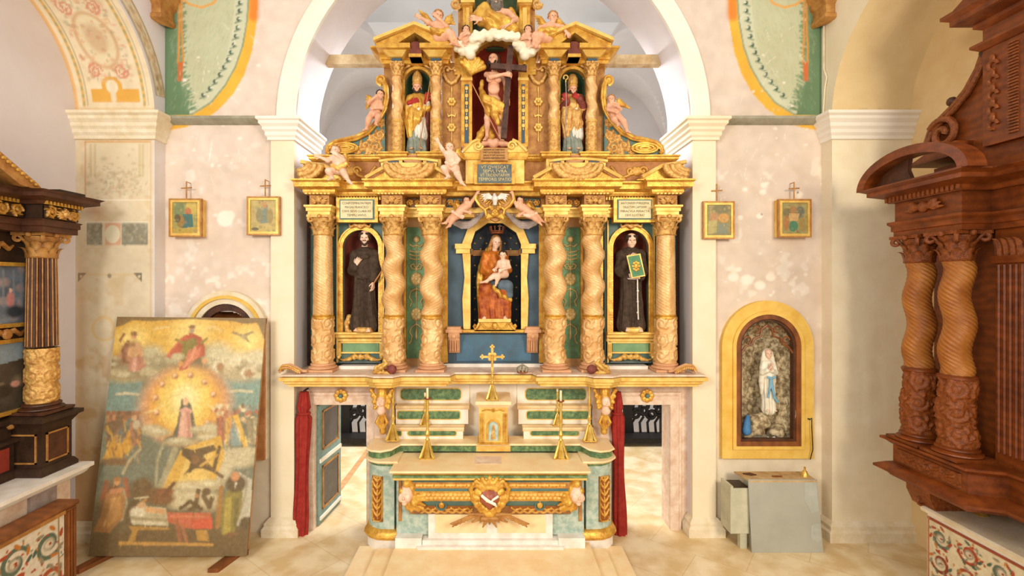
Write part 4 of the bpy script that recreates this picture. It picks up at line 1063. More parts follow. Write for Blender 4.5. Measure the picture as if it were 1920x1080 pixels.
for s_ in (-1, 1):
    xc = s_*1.26; x0 = xc-.16
    pn = relief('green_panel', CP, lambda x, y, h: (x0+x, 7.87-h, 2.66+y), AP, depth=.035, thick=.03, ground='68966c', gold='e2cc90')
    b = MB()
    for k in (-1, 1): b.box(xc+k*.185-.02, 7.84, 2.62, xc+k*.185+.02, 7.9, 4.9); b.box(xc+k*.42-.10, 7.78, 2.6, xc+k*.42+.10, 7.9, 4.94)
    b.build('panel_edging', 'gold', pn)

# ---- centre: blue field with the tall niche
ccx = .025; hw = .44
b = MB(); P0 = [(-.37+ccx, 3.12)]
zt = 5.0
inn = [(883, 617), (883, 457), (891, 434), (914, 418), (942, 418), (968, 436), (977, 460), (977, 617)]
inn = [(QX(a, 7.86), QZ(c, 7.86)) for a, c in inn]
zl = inn[0][1]
mid = .04
b.prism([(-.83, 2.56), (mid, 2.56), (mid, zl)]+inn[:4]+[(mid, inn[3][1]), (mid, 4.93), (-.83, 4.93)], 7.86, 7.95)
b.prism([(mid, 2.56), (.86, 2.56), (.86, 4.93), (mid, 4.93), (mid, inn[4][1])]+inn[4:]+[(mid, zl)], 7.86, 7.95)
blue = b.build('blue_field', 'blue_paint', AP)
b = MB(); b.box(-.6, 7.845, 2.62, .62, 7.87, 3.05); b.build('lower_blue_panel', 'blue_bright', blue)
# recess with stars
b = MB(); x0, x1 = inn[0][0], inn[-1][0]; bk = 8.3
for i in range(len(inn)-1):
    (a, c), (a2, c2) = inn[i], inn[i+1]; b.add([(a, 7.9, c), (a2, 7.9, c2), (a2, bk, c2), (a, bk, c)], [(0, 1, 2, 3)])
b.prism([inn[0]]+inn[1:], bk, bk+.03); b.box(x0, 7.9, zl-.03, x1, bk, zl); nr = b.build('centre_recess', 'navy', AP)
b = MB(); r = random.Random(2)
for i in range(8):
    for j in range(3):
        for k in (-1, 1):
            x = mid+k*(.16+.10*j); z = 3.25+i*.19+(j % 2)*.09
            if z > 4.7: continue
            n_ = [(x+(.020 if q_ % 2 == 0 else .008)*math.cos(q_*PI/4), z+(.020 if q_ % 2 == 0 else .008)*math.sin(q_*PI/4)) for q_ in range(8)]; b.prism(n_, bk-.006, bk)
b.build('gilt_stars', 'gold', nr)
b = MB(); b.box(x0, bk-.03, 4.36, x1, bk, 4.46); b.box(x0, 7.95, 4.36, x0+.02, bk, 4.46); b.box(x1-.02, 7.95, 4.36, x1, bk, 4.46); b.build('recess_band', 'gold_brown', nr)
fr = MB()
def strip(pts_o, pts_i, d0, d1):
    o_ = [(QX(a, d0), QZ(c, d0)) for a, c in pts_o]; i_ = [(QX(a, d0), QZ(c, d0)) for a, c in pts_i]
    for k in range(len(o_)-1): fr.prism([i_[k], o_[k], o_[k+1], i_[k+1]], d0, d1)
strip([(866, 458), (877, 428), (908, 404), (944, 404), (981, 428), (993, 458)], [(883, 458), (891, 434), (914, 418), (942, 418), (968, 436), (977, 458)], 7.8, 7.86)
strip([(869, 617), (867, 560), (871, 520), (867, 475)], [(882, 617), (882, 560), (882, 520), (882, 475)], 7.8, 7.86)
strip([(977, 475), (977, 520), (977, 560), (977, 617)], [(991, 475), (988, 520), (991, 560), (989, 617)], 7.8, 7.86)
for x0_, x1_ in ((853, 883), (977, 1005)):
    fr.pbox(x0_, 457, x1_, 466, 7.74, 7.86); fr.pbox(x0_+2, 466, x1_-2, 475, 7.77, 7.86)
fr.build('niche_surround', 'gold_pale', blue)
b = MB(); b.prismx([(7.86, 3.07), (7.78, 3.08), (7.72, 3.10), (7.72, 3.14), (7.86, 3.14)], -.82, .84); b.build('console_shelf', 'gold', blue)
for a in (851, 999):
    x = QX(a, 7.7); b = MB(); b.box(x-.13, 7.66, 3.10, x+.13, 7.86, 3.15); b.box(x-.11, 7.68, 3.15, x+.11, 7.86, 3.19)
    b.prismx([(7.86, 2.76), (7.80, 2.76), (7.76, 2.80), (7.74, 2.95), (7.68, 3.05), (7.68, 3.10), (7.86, 3.10)], x-.09, x+.09)
    for k in (-1, 1): b.tube([(x+k*.08+.0, 7.70+.03*math.cos(t), 3.05+.03*math.sin(t)) for t in np.linspace(0, 5, 10)], .013, 6)
    for k in range(4): b.tube([(x-.06+.04*k, 7.735, 2.8), (x-.06+.04*k, 7.72, 2.98)], .012, 5)
    b.ball((x, 7.69, 3.04), .04, 8); b.build('corbel', 'pink_panel', blue)
# frieze of the centre: dark inscribed boards, escutcheon and drapery come as own things
b = MB(); b.box(-.76, 7.55, 5.0, .78, 7.86, 5.06); b.build('centre_architrave', 'gold_pale', AP)

# ================================================================ ATTIC STOREY (still the same altarpiece)
ZA = QZ(345, 7.5)
b = MB(); b.box(-2.86, 7.62, 5.44, 2.86, 7.95, 5.84); at = b.build('attic_plinth', 'gold_brown', AP)
PL = [(-2.86, 7.95), (-2.86, 7.6), (-1.72, 7.6), (-1.72, 7.42), (-1.38, 7.42), (-1.38, 7.55), (-1.12, 7.55), (-1.12, 7.42), (-.78, 7.42), (-.78, 7.6)]
PL = PL+[(-x+.01, y) for x, y in reversed(PL)]
b = MB().sweep(PL, [(-.02, 5.82), (.02, 5.82), (.05, 5.85), (.05, 5.88), (.07, 5.89), (.07, 5.91), (-.02, 5.92)]); b.build('plinth_cornice', 'gold', at)
for x in (-1.55, -.95, .96, 1.56):
    b = MB(); b.box(x-.14, 7.44, 5.44, x+.14, 7.62, 5.84); p = b.build('pedestal', 'gold_pale', at)
    b = MB(); b.box(x-.085, 7.43, 5.60, x+.085, 7.445, 5.79); b.build('pedestal_panel', 'blue_paint', p)
for s_ in (-1, 1):
    P = Paint(0, 0, .95, .34, 110); 
    for k in (-1, 1): P.stroke([(.475+k*x, z) for x, z in ((.03, .25), (.12, .13), (.22, .09), (.32, .16), (.40, .26))], .02, hgt=.7); P.stroke(spiral(.475+k*.1, .2, .07, .01, 0, k*1.2), .018, hgt=.8)
    P.ell(.475, .19, .07, .07, None, hgt=1.); x0 = s_*2.27-.475
    relief('plinth_garland', P, lambda x, y, h: (x0+x, 7.61-h, 5.47+y), at, depth=.04, thick=.01, ground='a56c30', gold='dcae58')
# centre block with the slate tablet
b = MB(); b.pbox(873, 297, 983, 344, 7.3, 7.7); cb = b.build('centre_block', 'gold_pale', at)
cpth = [(QX(873, 7.3), 7.7), (QX(873, 7.3), 7.3), (QX(983, 7.3), 7.3), (QX(983, 7.3), 7.7)]
b = MB().sweep(cpth, [(-.02, QZ(300, 7.3)), (.03, QZ(300, 7.3)), (.06, QZ(292, 7.3)), (.06, QZ(284, 7.2)), (-.02, QZ(283, 7.2))])
b.sweep([(QX(862, 7.3), 7.7), (QX(862, 7.3), 7.34), (QX(995, 7.3), 7.34), (QX(995, 7.3), 7.7)], [(-.02, QZ(357, 7.3)), (.04, QZ(357, 7.3)), (.04, QZ(349, 7.3)), (.0, QZ(343, 7.3))]); b.build('block_cornice', 'gold', cb)
b = MB(); b.pbox(889, 303, 965, 345, 7.26, 7.3); b.build('tablet_frame', 'gold', cb)
b = MB(); b.pbox(895, 308, 959, 343, 7.245, 7.27); tb = b.build('inscription_tablet', 'tablet_slate', cb)
for i, tx in enumerate(['VT QVIESCAT', 'SEPVLTVRA', 'VT TRIDENTARVM', 'TEMPORIS SPATIO']):
    text_mesh('tablet_lettering', tx, .068, (QX(928, 7.24), 7.243, QZ(313.5+i*7.6, 7.24)), tb, 'ink_gold', width=[.42, .36, .44, .50][i])
b = MB(); b.pbox(901, 277, 952, 301, 7.2, 7.26); tb = b.build('inscription_plaque', 'gold_brown', cb)
for i, tx in enumerate(['SACRVM ALTARE HOC', 'PIETATE FIDELIVM', 'ERECTVM ANNO', 'DOMINI RESTAVRATVM']):
    text_mesh('plaque_lettering', tx, .034, (QX(926.5, 7.2), 7.197, QZ(281+i*5.2, 7.2)), tb, 'wood_umber', width=.32)
for s_, px in ((-1, 893), (1, 963)):
    x = QX(px, 7.25); z = QZ(274, 7.25); sg = s_
    b = MB(); b.prism([(x+sg*.20, z-.1), (x+sg*.02, z+.06), (x-sg*.04, z+.07), (x-sg*.09, z+.02), (x-sg*.09, z-.1)][::sg], 7.22, 7.5)
    b.tube([(a, 7.2, c) for a, c in spiral(x-sg*.03, z-.01, .07, .015, 0, sg*1.3)], .018, 6); b.tube([(x+sg*.2, 7.2, z-.09), (x+sg*.06, 7.2, z+.05), (x-sg*.02, 7.2, z+.085)], .02, 6)
    b.build('volute', 'gold_pale', cb)
for s_, cx in ((-1, -1.25), (1, 1.26)):
    sd = SDF(.02); sd.ell((cx, 7.5, 5.78), (.14, .1, .07)); 
    for i in range(9): sd.ell((cx-.12+.03*i, 7.41, 5.80-.05*math.sin(i*PI/8)), (.02, .02, .04))
    sd.ell((cx, 7.5, 5.86), (.16, .11, .025)); sdfobj('statue_bracket', sd, .012, 'pink_panel', at)

# upper bays
YC2 = 7.62; z0u = 5.92; z1u = QZ(143, 7.6); z2u = QZ(118, 7.6)
SCu = scrollwork(.5, .9, 90, .14, 12)
def ucol(px):
    x = QX(px, YC2); zm = QZ(228, YC2)
    s_ = shaft('upper_column', x, YC2, zm, z1u, .08, .075, .014, 2.5, 1, 'gold_column', up, P=SCu, dep=.004, groove=(6, .002, 5), rows=90, n=40)
    shaft('carved_drum', x, YC2, z0u+.07, zm, .085, .082, 0, 0, 0, 'gold_carved', s_, P=SCu, dep=.014, rows=50, n=44)
    b = base_mb(x, YC2, z0u, z0u+.07, .08); b.lathe(x, YC2, [(.085, zm-.02), (.098, zm), (.085, zm+.02)], 20); b.build('column_base', 'gold_pale', s_, smooth=True)
    capital_mb(x, YC2, z1u-.01, z2u, .078, .2).build('capital', 'gold_carved', s_, smooth=True, ang=45)
up = None
for s_, nx in ((-1, 783.5), (1, 1074)):
    cx = QX(nx, 7.75); b = MB()
    holed(b, cx-.38, cx+.38, 5.92, 7.5, cx, .205, 5.97, QZ(155, 7.75), 7.75, 7.83); o_ = b.build('upper_bay', 'gold_brown', AP); up = up or o_
for nx in (783.5, 1074):
    cx = QX(nx, 7.75); zs = QZ(155, 7.75)
    niche_shell('upper_niche_recess', cx, .205, 5.97, zs, 7.82, .24, 'green_niche', up)
    b = MB(); archframe(b, cx, .205, .045, 5.95, zs, 7.71, 7.75); b.build('upper_niche_frame', 'gold', up)
    sd = SDF(.01)
    for k in (-1, 1): sd.chain([(cx, 7.70, zs+.27), (cx+k*.08, 7.69, zs+.29), (cx+k*.14, 7.7, zs+.25), (cx+k*.2, 7.7, zs+.21)], [.03, .022, .022, .014]); sd.ell((cx+k*.1, 7.69, zs+.33), (.05, .02, .02))
    sd.ell((cx, 7.69, zs+.29), (.035, .03, .04)); sdfobj('keystone_ornament', sd, .009, 'gold_carved', up)
for px in (745, 818, 1038.5, 1109): ucol(px)
# outer pilasters with little volutes, scroll wings
for a_ in (720, 1118):
    b = MB(); b.pbox(a_, 120, a_+16, 290, 7.8, 7.95); b.build('outer_pilaster', 'gold_brown', up)
def sidescroll(s_):
    d = 7.72; f = (lambda p: p) if s_ < 0 else (lambda p: 1855-p)
    pts = [(722, 163), (723, 185), (719, 207), (708, 228), (690, 247), (668, 258), (645, 263), (628, 267), (616, 276), (614, 286), (622, 291), (722, 291)]
    P = Paint(0, 0, 130, 140, 1.6, '3c5a66'); r = random.Random(3)   # photo px offset from (600,155)
    body = [(a-600, c-155) for a, c in pts]
    for cx_, cy_, R, t in ((105, 122, 11, 1), (85, 118, 10, -1), (112, 98, 9, -1), (98, 104, 7, 1), (70, 127, 7, 1), (114, 76, 6, 1), (92, 131, 6, -1)):
        P.stroke(spiral(cx_, cy_, R, 1.5, R, t*1.4, 20), 2.2, hgt=.7)
        for k in range(5): P.ell(cx_+R*math.cos(k*1.3), cy_+R*math.sin(k*1.3), 4, 2, None, rot=k*1.3+.7, hgt=.9)
    # panel as closed polygon behind, relief grid masked by polygon
    b = MB(); pp = [(QX(f(a), d), QZ(c, d)) for a, c in pts]; 
    if s_ > 0: pp = pp[::-1]
    b.prism(pp, d, d+.15); sc = b.build('scroll_wing', 'green_teal', up)
    nu, nv = 100, 110; us = np.linspace(60, 122, nu); vs = np.linspace(50, 135, nv); U, Vv = np.meshgrid(us, vs, indexing='ij')
    Hh = P.sample(U, Vv, 'H')
    poly = body; ins = np.zeros(U.shape, bool)
    for i in range(len(poly)):
        (xa, ya), (xb, yb) = poly[i-1], poly[i]
        if ya == yb: continue
        ins ^= ((ya > Vv) != (yb > Vv)) & (U < (xb-xa)*(Vv-ya)/(yb-ya)+xa)
    keep = ins & (Hh > .02); X_ = QX(f(U+600), d); Z_ = QZ(Vv+155, d); Vx = np.stack([X_, d-.002-Hh*.035, Z_], -1).reshape(-1, 3)
    F = gridfaces(nu, nv, s_ < 0); kk = keep.ravel(); F = F[kk[F].any(1) & ins.ravel()[F].all(1)]
    used = np.unique(F); mp = -np.ones(len(Vx), int); mp[used] = np.arange(len(used)); mkmesh('scroll_foliage', Vx[used], mp[F], 'gold_carved', sc)
    b = MB(); band = [(716, 150), (722, 163), (723, 185), (719, 207), (708, 228), (690, 247), (668, 258), (645, 263), (628, 267), (616, 276), (614, 286), (622, 291)]
    # smooth the band
    bs = []
    for i in range(len(band)-1):
        for t in (0, .33, .66): bs.append((band[i][0]*(1-t)+band[i+1][0]*t, band[i][1]*(1-t)+band[i+1][1]*t))
    for k, (off, rr) in enumerate(((0, .035), (4.5, .022))):
        b.tube([(QX(f(a+(off if c < 240 else off*.3)), d), d-.03, QZ(c+(off if c > 240 else 0), d)) for a, c in bs], rr, 8)
    for ry, rx in ((9, 24), (5.5, 17), (2.5, 9)):
        b.tube([(QX(f(648+rx*math.cos(t)), d), d-.05, QZ(279+ry*math.sin(t), d)) for t in np.linspace(0, 2*PI, 30)], .02, 6)
    b.tube([(QX(f(a), d), d-.04, QZ(c, d)) for a, c in spiral(716, 152, 10, 2, PI/2, 1.5)], .022, 6)
    b.prism([(QX(648+24*math.cos(t), d) if s_ < 0 else QX(f(648-24*math.cos(t)), d), QZ(279-9*math.sin(t), d)) for t in np.linspace(0, 2*PI, 24)[:-1]], d-.04, d)
    b.build('scroll_band', 'gold', sc, smooth=True, ang=45)
sidescroll(-1); sidescroll(1)
# panels with hanging drops and pilaster strips of the centre niche
for s_, a0, a1 in ((-1, 829, 865), (1, 989, 1029)):
    d = 7.76; b = MB(); b.pbox(a0, 118, a1, 290, d, 7.95); pn = b.build('drop_panel', 'gold_brown', up)
    sd = SDF(.008); cx = QX((a0+a1)/2, d); y = d-.02
    for yy in (192, 240):
        z = QZ(yy, d)
        for k in range(6): a = k*PI/3; sd.ell((cx+.05*math.cos(a), y-.01, z+.05*math.sin(a)), (.026, .02, .026))
        sd.ell((cx, y-.03, z), .024)
    sd.chain([(cx, y, QZ(165, d)), (cx, y, QZ(262, d))], .008); sd.ell((cx, y, QZ(262, d)), (.012, .012, .05)); sd.ell((cx, y, QZ(168, d)), (.014, .012, .05))
    for k in (-1, 1): sd.chain([(cx, y, QZ(216, d)), (cx+k*.05, y, QZ(219, d)), (cx+k*.07, y, QZ(213, d))], [.012, .014, .006])
    sdfobj('hanging_drops', sd, .0075, 'gold_pale', pn)
    sd = SDF(.012)
    for k in (-1, 1):
        sd.chain([(cx+k*x, y-.01, QZ(zz, d)) for x, zz in ((.0, 158), (.06, 154), (.12, 143), (.13, 132))], [.03, .03, .028, .02]); sd.chain([(cx+k*.02, y, QZ(131, d)), (cx+k*.08, y-.01, QZ(124, d)), (cx+k*.13, y, QZ(130, d))], [.02, .025, .02])
        sd.ell((cx+k*.06, y-.03, QZ(134, d)), (.03, .02, .03))
    sdfobj('festoon', sd, .009, 'gold_carved', pn)
d = 7.66
for a0, a1 in ((865, 885), (972, 990)):
    b = MB(); b.pbox(a0, 107, a1, 275, d, 7.95); p = b.build('niche_pilaster', 'gold', up)
    b = MB(); b.pbox(a0+6, 158, a1-6, 268, d-.012, d); b.build('pilaster_inlay', 'blue_paint', p)
    b = MB(); c = QX((a0+a1)/2, d)
    for i in range(7):
        z = QZ(166+i*14, d)
        if i < 6: b.ball((c, d-.02, z), (.028, .012, .035), 8); b.ball((c, d-.025, z-.06), (.012, .012, .02), 6)
    b.box(QX(a0-1, d), d-.03, QZ(152, d), QX(a1+1, d), d, QZ(147, d)); b.box(QX(a0-2, d), d-.05, QZ(112, d), QX(a1+2, d), d, QZ(106, d)); b.build('pilaster_ornament', 'gold_pale', p, smooth=True)
# centre niche recess (deep red) with round gilded head
cx = QX(928.5, 7.7); hwc = QX(972, 7.7)-cx; zs = QZ(128, 7.7)
niche_shell('christ_niche_recess', cx, hwc, 5.9, zs, 7.72, .5, 'red_niche', up)
b = MB(); inn_ = [(cx-hwc*math.cos(a), zs+hwc*math.sin(a)) for a in np.linspace(0, PI, 24)]
archframe(b, cx, hwc, .1, zs, zs, 7.6, 7.9); archframe(b, cx, hwc+.07, .04, zs, zs, 7.56, 7.6)
b.prism([(cx-hwc-.28, zs-.1), (cx-hwc, zs-.1), (cx-hwc, zs)]+[(cx-hwc*math.cos(a)-.0, zs+hwc*math.sin(a)) for a in np.linspace(0, PI/2, 10)]+[(cx, zs+hwc+.12), (cx-hwc-.28, zs+hwc+.12)], 7.7, 7.9)
b.prism([(cx+hwc+.28, zs-.1), (cx+hwc+.28, zs+hwc+.12), (cx, zs+hwc+.12)]+[(cx+hwc*math.sin(a), zs+hwc*math.cos(a)) for a in np.linspace(0, PI/2, 10)]+[(cx+hwc, zs), (cx+hwc, zs-.1)], 7.7, 7.9)
b.build('niche_arch', 'gold', up)
sd = SDF(.01)
for i in range(7):
    a = math.radians(18+i*20); sd.chain([(QX(884, 7.5), 7.58, QZ(133, 7.5)), (QX(884+20*math.cos(a)*1.2, 7.5), 7.5, QZ(133-24*math.sin(a), 7.5))], [.03, .045])
sdfobj('shell_canopy', sd, .011, 'gold', up)
# upper entablature and pointed pediments
for s_, a0, a1, nx in ((-1, 705, 850, 777), (1, 1010, 1146, 1078)):
    d = 7.34
    # set-back cornice
    ext = [(QX(696 if s_ < 0 else 1000, 7.55), 7.9), (QX(696 if s_ < 0 else 1000, 7.55), 7.62), (QX(857 if s_ < 0 else 1160, 7.55), 7.62), (QX(857 if s_ < 0 else 1160, 7.55), 7.9)]
    sh = [(x+(.14 if i < 2 else -.14), y) for i, (x, y) in enumerate(ext)]
    b = MB().sweep(sh, [(-.02, QZ(118, 7.6)), (0, QZ(118, 7.6)), (0, QZ(112, 7.6)), (.02, QZ(111, 7.6)), (.02, QZ(107, 7.6)), (.06, QZ(103, 7.6)), (.08, QZ(98, 7.55)), (.14, QZ(93, 7.55)), (.14, QZ(87, 7.5)), (-.02, QZ(86, 7.5))])
    en = b.build('upper_entablature', 'gold', up)
    for px in ((745, 818) if s_ < 0 else (1038.5, 1109)):
        b = MB(); x = QX(px, YC2); pth = [(x-.09, 7.8), (x-.09, 7.5), (x+.09, 7.5), (x+.09, 7.8)]
        b.sweep(pth, [(-.01, QZ(104, 7.45)), (.01, QZ(104, 7.45)), (.06, QZ(99, 7.45)), (.06, QZ(96, 7.4)), (.1, QZ(92, 7.4)), (.1, QZ(89, 7.4)), (-.01, QZ(88, 7.4))])
        b.build('column_impost', 'gold_pale', en)
        b = MB(); b.box(x-.075, 7.54, QZ(119, 7.54), x+.075, 7.7, QZ(103, 7.54)); b.build('impost_block', 'blue_paint', en)
    b = MB(); X = lambda p: QX(p, d); Zf = lambda p: QZ(p, d); c = (a0+a1)/2
    def P4(*p): b.prism([(X(u), Zf(v)) for u, v in p], d, 7.85)
    P4((a0, 89), (c-9, 89), (c-9, 80), (a0, 80)); P4((c+9, 89), (a1, 89), (a1, 80), (c+9, 80))
    P4((a0+2, 80), (a0+42, 80), (c, 61), (c, 50)); P4((c, 50), (c, 61), (a1-42, 80), (a1-2, 80))
    pd = b.build('pointed_pediment', 'gold', en)
    b = MB()
    for k in (0, 1):
        e = a0-3 if k == 0 else a1+3
        p = [(X(e), Zf(80)), (X(e), Zf(74)), (X(c), Zf(44)), (X(c), Zf(50))]
        b.prism(p if k == 0 else p[::-1], d-.07, 7.85); 
        b.tube([(X(e), d-.05, Zf(76)), (X(c), d-.05, Zf(47))], .02, 6)
    b.build('raking_cornice', 'gold_pale', pd)
    b = MB(); b.prism([(X(a0+30), Zf(80)), (X(a1-30), Zf(80)), (X(c), Zf(58))], 7.6, 7.7); b.build('tympanum', 'wood_dark', pd)
    b = MB(); b.prism([(X(c-11), Zf(104)), (X(c+11), Zf(104)), (X(c+12), Zf(80)), (X(c+4), Zf(74)), (X(c-4), Zf(74)), (X(c-12), Zf(80))], 7.4, 7.6); b.build('keystone_box', 'maroon', pd)
    b = MB(); b.box(X(c-12), 7.38, Zf(104), X(c+12), 7.6, Zf(98)); b.build('keystone_ledge', 'gold', pd)
# crowning aedicule
b = MB(); b.pbox(866, -40, 992, 92, 7.75, 7.85); ae = b.build('crowning_backboard', 'green_niche', AP)
for a0, a1, w0, w1 in ((868, 886, 859, 868), (974, 994, 994, 1003)):
    b = MB(); b.pbox(a0, -20, a1, 96, 7.55, 7.8); p = b.build('crowning_pilaster', 'gold', ae)
    b = MB(); b.pbox(w0, -20, w1, 90, 7.65, 7.8); b.build('outer_strip', 'gold_brown', p)
    b = MB(); b.pbox(a0-4, -4, a1+4, 4, 7.45, 7.8); b.pbox(a0-2, 4, a1+2, 8, 7.5, 7.8); b.pbox(a0+6, 14, a1-6, 80, 7.535, 7.56); b.build('pilaster_mouldings', 'gold_pale', p)
    b = MB(); e = 855 if a0 < 900 else 1007
    b.tube([(QX(x, 7.6), 7.6, QZ(z, 7.6)) for x, z in spiral(e, 8, 9, 2, 0, 1.4)], .03, 6); b.build('side_volute', 'gold_carved', p, smooth=True)
b = MB(); b.sweep([(QX(855, 7.5), 7.8), (QX(855, 7.5), 7.55), (QX(1004, 7.5), 7.55), (QX(1004, 7.5), 7.8)], [(-.02, QZ(-20, 7.5)), (.02, QZ(-20, 7.5)), (.1, QZ(-28, 7.5)), (.1, QZ(-36, 7.5)), (-.02, QZ(-38, 7.5))]); b.build('crowning_cornice', 'gold', ae)
# ================================================================ STEPS AND HIGH ALTAR
FL = .18
b = MB(); b.box(-1.95, 5.2, 0, 1.87, 7.0, .06); b.box(-1.66, 5.2, .06, 1.60, 6.83, .12); b.box(-1.39, 6.83, .06, 1.37, 7.0, .12); b.box(-1.39, 5.2, .12, 1.37, 7.0, .18)
o = b.build('altar_steps', 'peach_marble', ang=30); props(o, 'three pale stone steps flaring in front of the high altar', 'steps')
HA = thing('high_altar', (-.04, 7.1, .0), 'painted marble high altar with blue sides, gold carving and a pale table top', 'altar')
xc = -.045
# table top
b = MB(); b.prismx([(6.56, 1.29), (6.54, 1.30), (6.54, 1.33), (7.26, 1.33), (7.26, 1.27), (6.6, 1.27)], xc-1.37, xc+1.37); mt = b.build('table_top', 'peach_marble', HA)
b = MB(); b.prismx([(6.62, 1.17), (6.58, 1.19), (6.58, 1.215), (6.60, 1.225), (6.60, 1.25), (6.57, 1.27), (7.2, 1.27), (7.2, 1.17)], xc-1.33, xc+1.33); b.build('table_moulding', 'gold_pale', mt)
b = MB(); b.box(xc-1.34, 6.575, 1.225, xc+1.34, 6.62, 1.252); b.build('table_edge_band', 'green_marble', mt)
b = MB(); b.box(xc-.22, 6.8, 1.33, xc+.16, 7.1, 1.334); b.build('relic_stone', 'pink_marble', mt)
# body behind the carved front
b = MB(); b.box(xc-1.34, 6.86, .3, xc+1.34, 7.5, 1.27); b.build('altar_body', 'aqua_marble', HA)
# recessed white pedestal with pale panels and its steps
b = MB(); b.box(-.92, 6.80, .18, .84, 6.9, .66); b.box(-1.0, 6.74, .18, .92, 6.9, .28); b.box(-1.06, 6.68, .18, .98, 6.9, .22); pe = b.build('front_pedestal', 'white_marble', HA)
b = MB(); b.box(-.82, 6.79, .36, -.1, 6.81, .62); b.build('pedestal_panel', 'peach_marble', pe)
b = MB(); b.box(.06, 6.79, .36, .74, 6.81, .62); b.build('pedestal_panel', 'peach_marble', pe)
for s_ in (-1, 1):
    b = MB(); x0, x1 = sorted((xc+s_*.96, xc+s_*1.33)); b.box(x0, 6.72, .18, x1, 6.9, .32); b.build('side_plinth', 'white_marble', HA)
# urn shaped carved front: profile (y, z)
def urn(t):   # t from bottom 0 to top 1
    z = .62+.55*t; y = 6.80-.20*math.sin(min(1, t*1.15)*PI*.62)-.02*t; return y, z
def bandrange(t0, t1): return [urn(t0+(t1-t0)*i/8) for i in range(9)]
xL, xR = xc-1.14, xc+1.14
def band(name, m, t0, t1, dy, xl=xL, xr=xR, par=None):
    pr = [(y-dy, z) for y, z in bandrange(t0, t1)]; pr = pr+[(6.88, pr[-1][1]), (6.88, pr[0][1])]
    b = MB(); b.prismx(pr, xl, xr); return b.build(name, m, par or HA, smooth=True, ang=30)
ur = band('carved_front', 'green_teal', 0, 1, 0)
band('ochre_ground', 'gold_brown', .02, .34, .008, par=ur); band('gilt_band', 'gold', .50, .76, .006, par=ur); band('gilt_band', 'gold_brown', .83, .98, .006, par=ur)
def urnrel(nm, P, t0, t1, x0, dep, gr, gd, wd):
    hh = (P.h-1)/P.res
    def fr(x, y, h):
        t = t0+(t1-t0)*y/hh; z = .62+.55*t; yy = 6.80-.20*np.sin(np.minimum(1, t*1.15)*PI*.62)-.02*t; return (x0+x, yy-.012-h, z)
    return relief(nm, P, fr, ur, depth=dep, thick=.004, ground=gr, gold=gd)
for x0 in (xL+.12, xc+.26):
    P = Paint(0, 0, .78, .17, 120); r = random.Random(int(x0*7))
    for i in range(7):
        x = .06+.11*i; P.stroke([(x, .03), (x+.05, .1), (x+.10, .13)], [.02, .008], hgt=.7); P.stroke([(x+.09, .03), (x+.04, .08), (x-.02, .14)], [.018, .008], hgt=.7); P.ell(x+.04, .07, .03, .02, None, rot=i, hgt=.8)
    urnrel('leaf_band', P, .03, .33, x0, .03, 'a8672c', 'e6b658', 0)
    P = Paint(0, 0, .78, .12, 120)
    for i in range(13):
        for j in range(2): P.ell(.03+.06*i+.03*j, .035+.05*j, .028, .024, None, hgt=.8)
    urnrel('scale_band', P, .52, .73, x0, .025, 'd9a040', 'eec36a', 0)
    P = Paint(0, 0, .78, .08, 120)
    for i in range(16): P.ell(.025+.05*i, .04, .024 if i % 3 else .034, .022, None, hgt=.8)
    urnrel('bead_band', P, .84, .96, x0, .025, 'c98a34', 'e8bc60', 0)
for px in (828, 1012):
    b = MB(); x = QX(px, 6.66); z = QZ(946, 6.66); b.tube([(x+.065*math.cos(t), 6.64, z+.065*math.sin(t)) for t in np.linspace(0, 2*PI, 20)], .014, 6); rg = b.build('green_ring', 'green_teal', ur, smooth=True)
    b = MB(); b.ball((x, 6.645, z), (.045, .03, .05), 10); b.ball((x, 6.63, z+.055), .018, 6); b.build('gilt_boss', 'gold', rg, smooth=True)
# cherub heads at the ends of the front
for s_, px in ((-1, 762), (1, 1081)):
    d = 6.6; x = QX(px, d); z = QZ(926, d); f = s_
    sd = SDF(.012); sd.ell((x, d, z), (.10, .10, .13)); sd.ell((x+f*.05, d-.06, z-.03), (.055, .05, .055)); sd.ell((x-f*.03, d-.065, z-.03), (.05, .045, .05)); sd.ell((x+f*.02, d-.115, z-.015), (.016, .02, .026)); sd.ell((x+f*.015, d-.07, z-.10), (.035, .035, .03)); sd.ell((x+f*.015, d-.105, z-.065), (.026, .014, .010))
    sd.ell((x-f*.02, d-.105, z+.015), .018, sub=True, k=.01); sd.ell((x+f*.055, d-.09, z+.015), .016, sub=True, k=.01)
    hd = sdfobj('cherub_head', sd, .008, 'skin_pale', ur)
    sd = SDF(.012)
    for k in range(10): sd.ell((x-f*(.0+.055*math.sin(k)), d+.02-.05*math.cos(k*1.3), z+.10+.05*math.cos(k*.7)), .05)
    sd.ell((x-f*.06, d+.03, z+.04), (.07, .08, .12)); sdfobj('cherub_hair', sd, .009, 'gold', hd)
    sd = SDF(.01)
    for k in range(4):
        a = math.radians(10-24*k); sd.chain([(x-f*.05, d, z-.06), (x-f*(.05+.12*math.cos(a)), d-.03, z-.06+.10*math.sin(a)+.03), (x-f*(.05+.26*math.cos(a)), d+.01, z-.05+.18*math.sin(a))], [.03, .035, .014])
    for k in range(5): sd.chain([(x+f*.02, d+.02, z-.1), (x-f*(.02+.05*k), d+.0, z-.20-.02*(k % 2))], [.04, .028])
    sdfobj('cherub_wing', sd, .009, 'gold', hd)
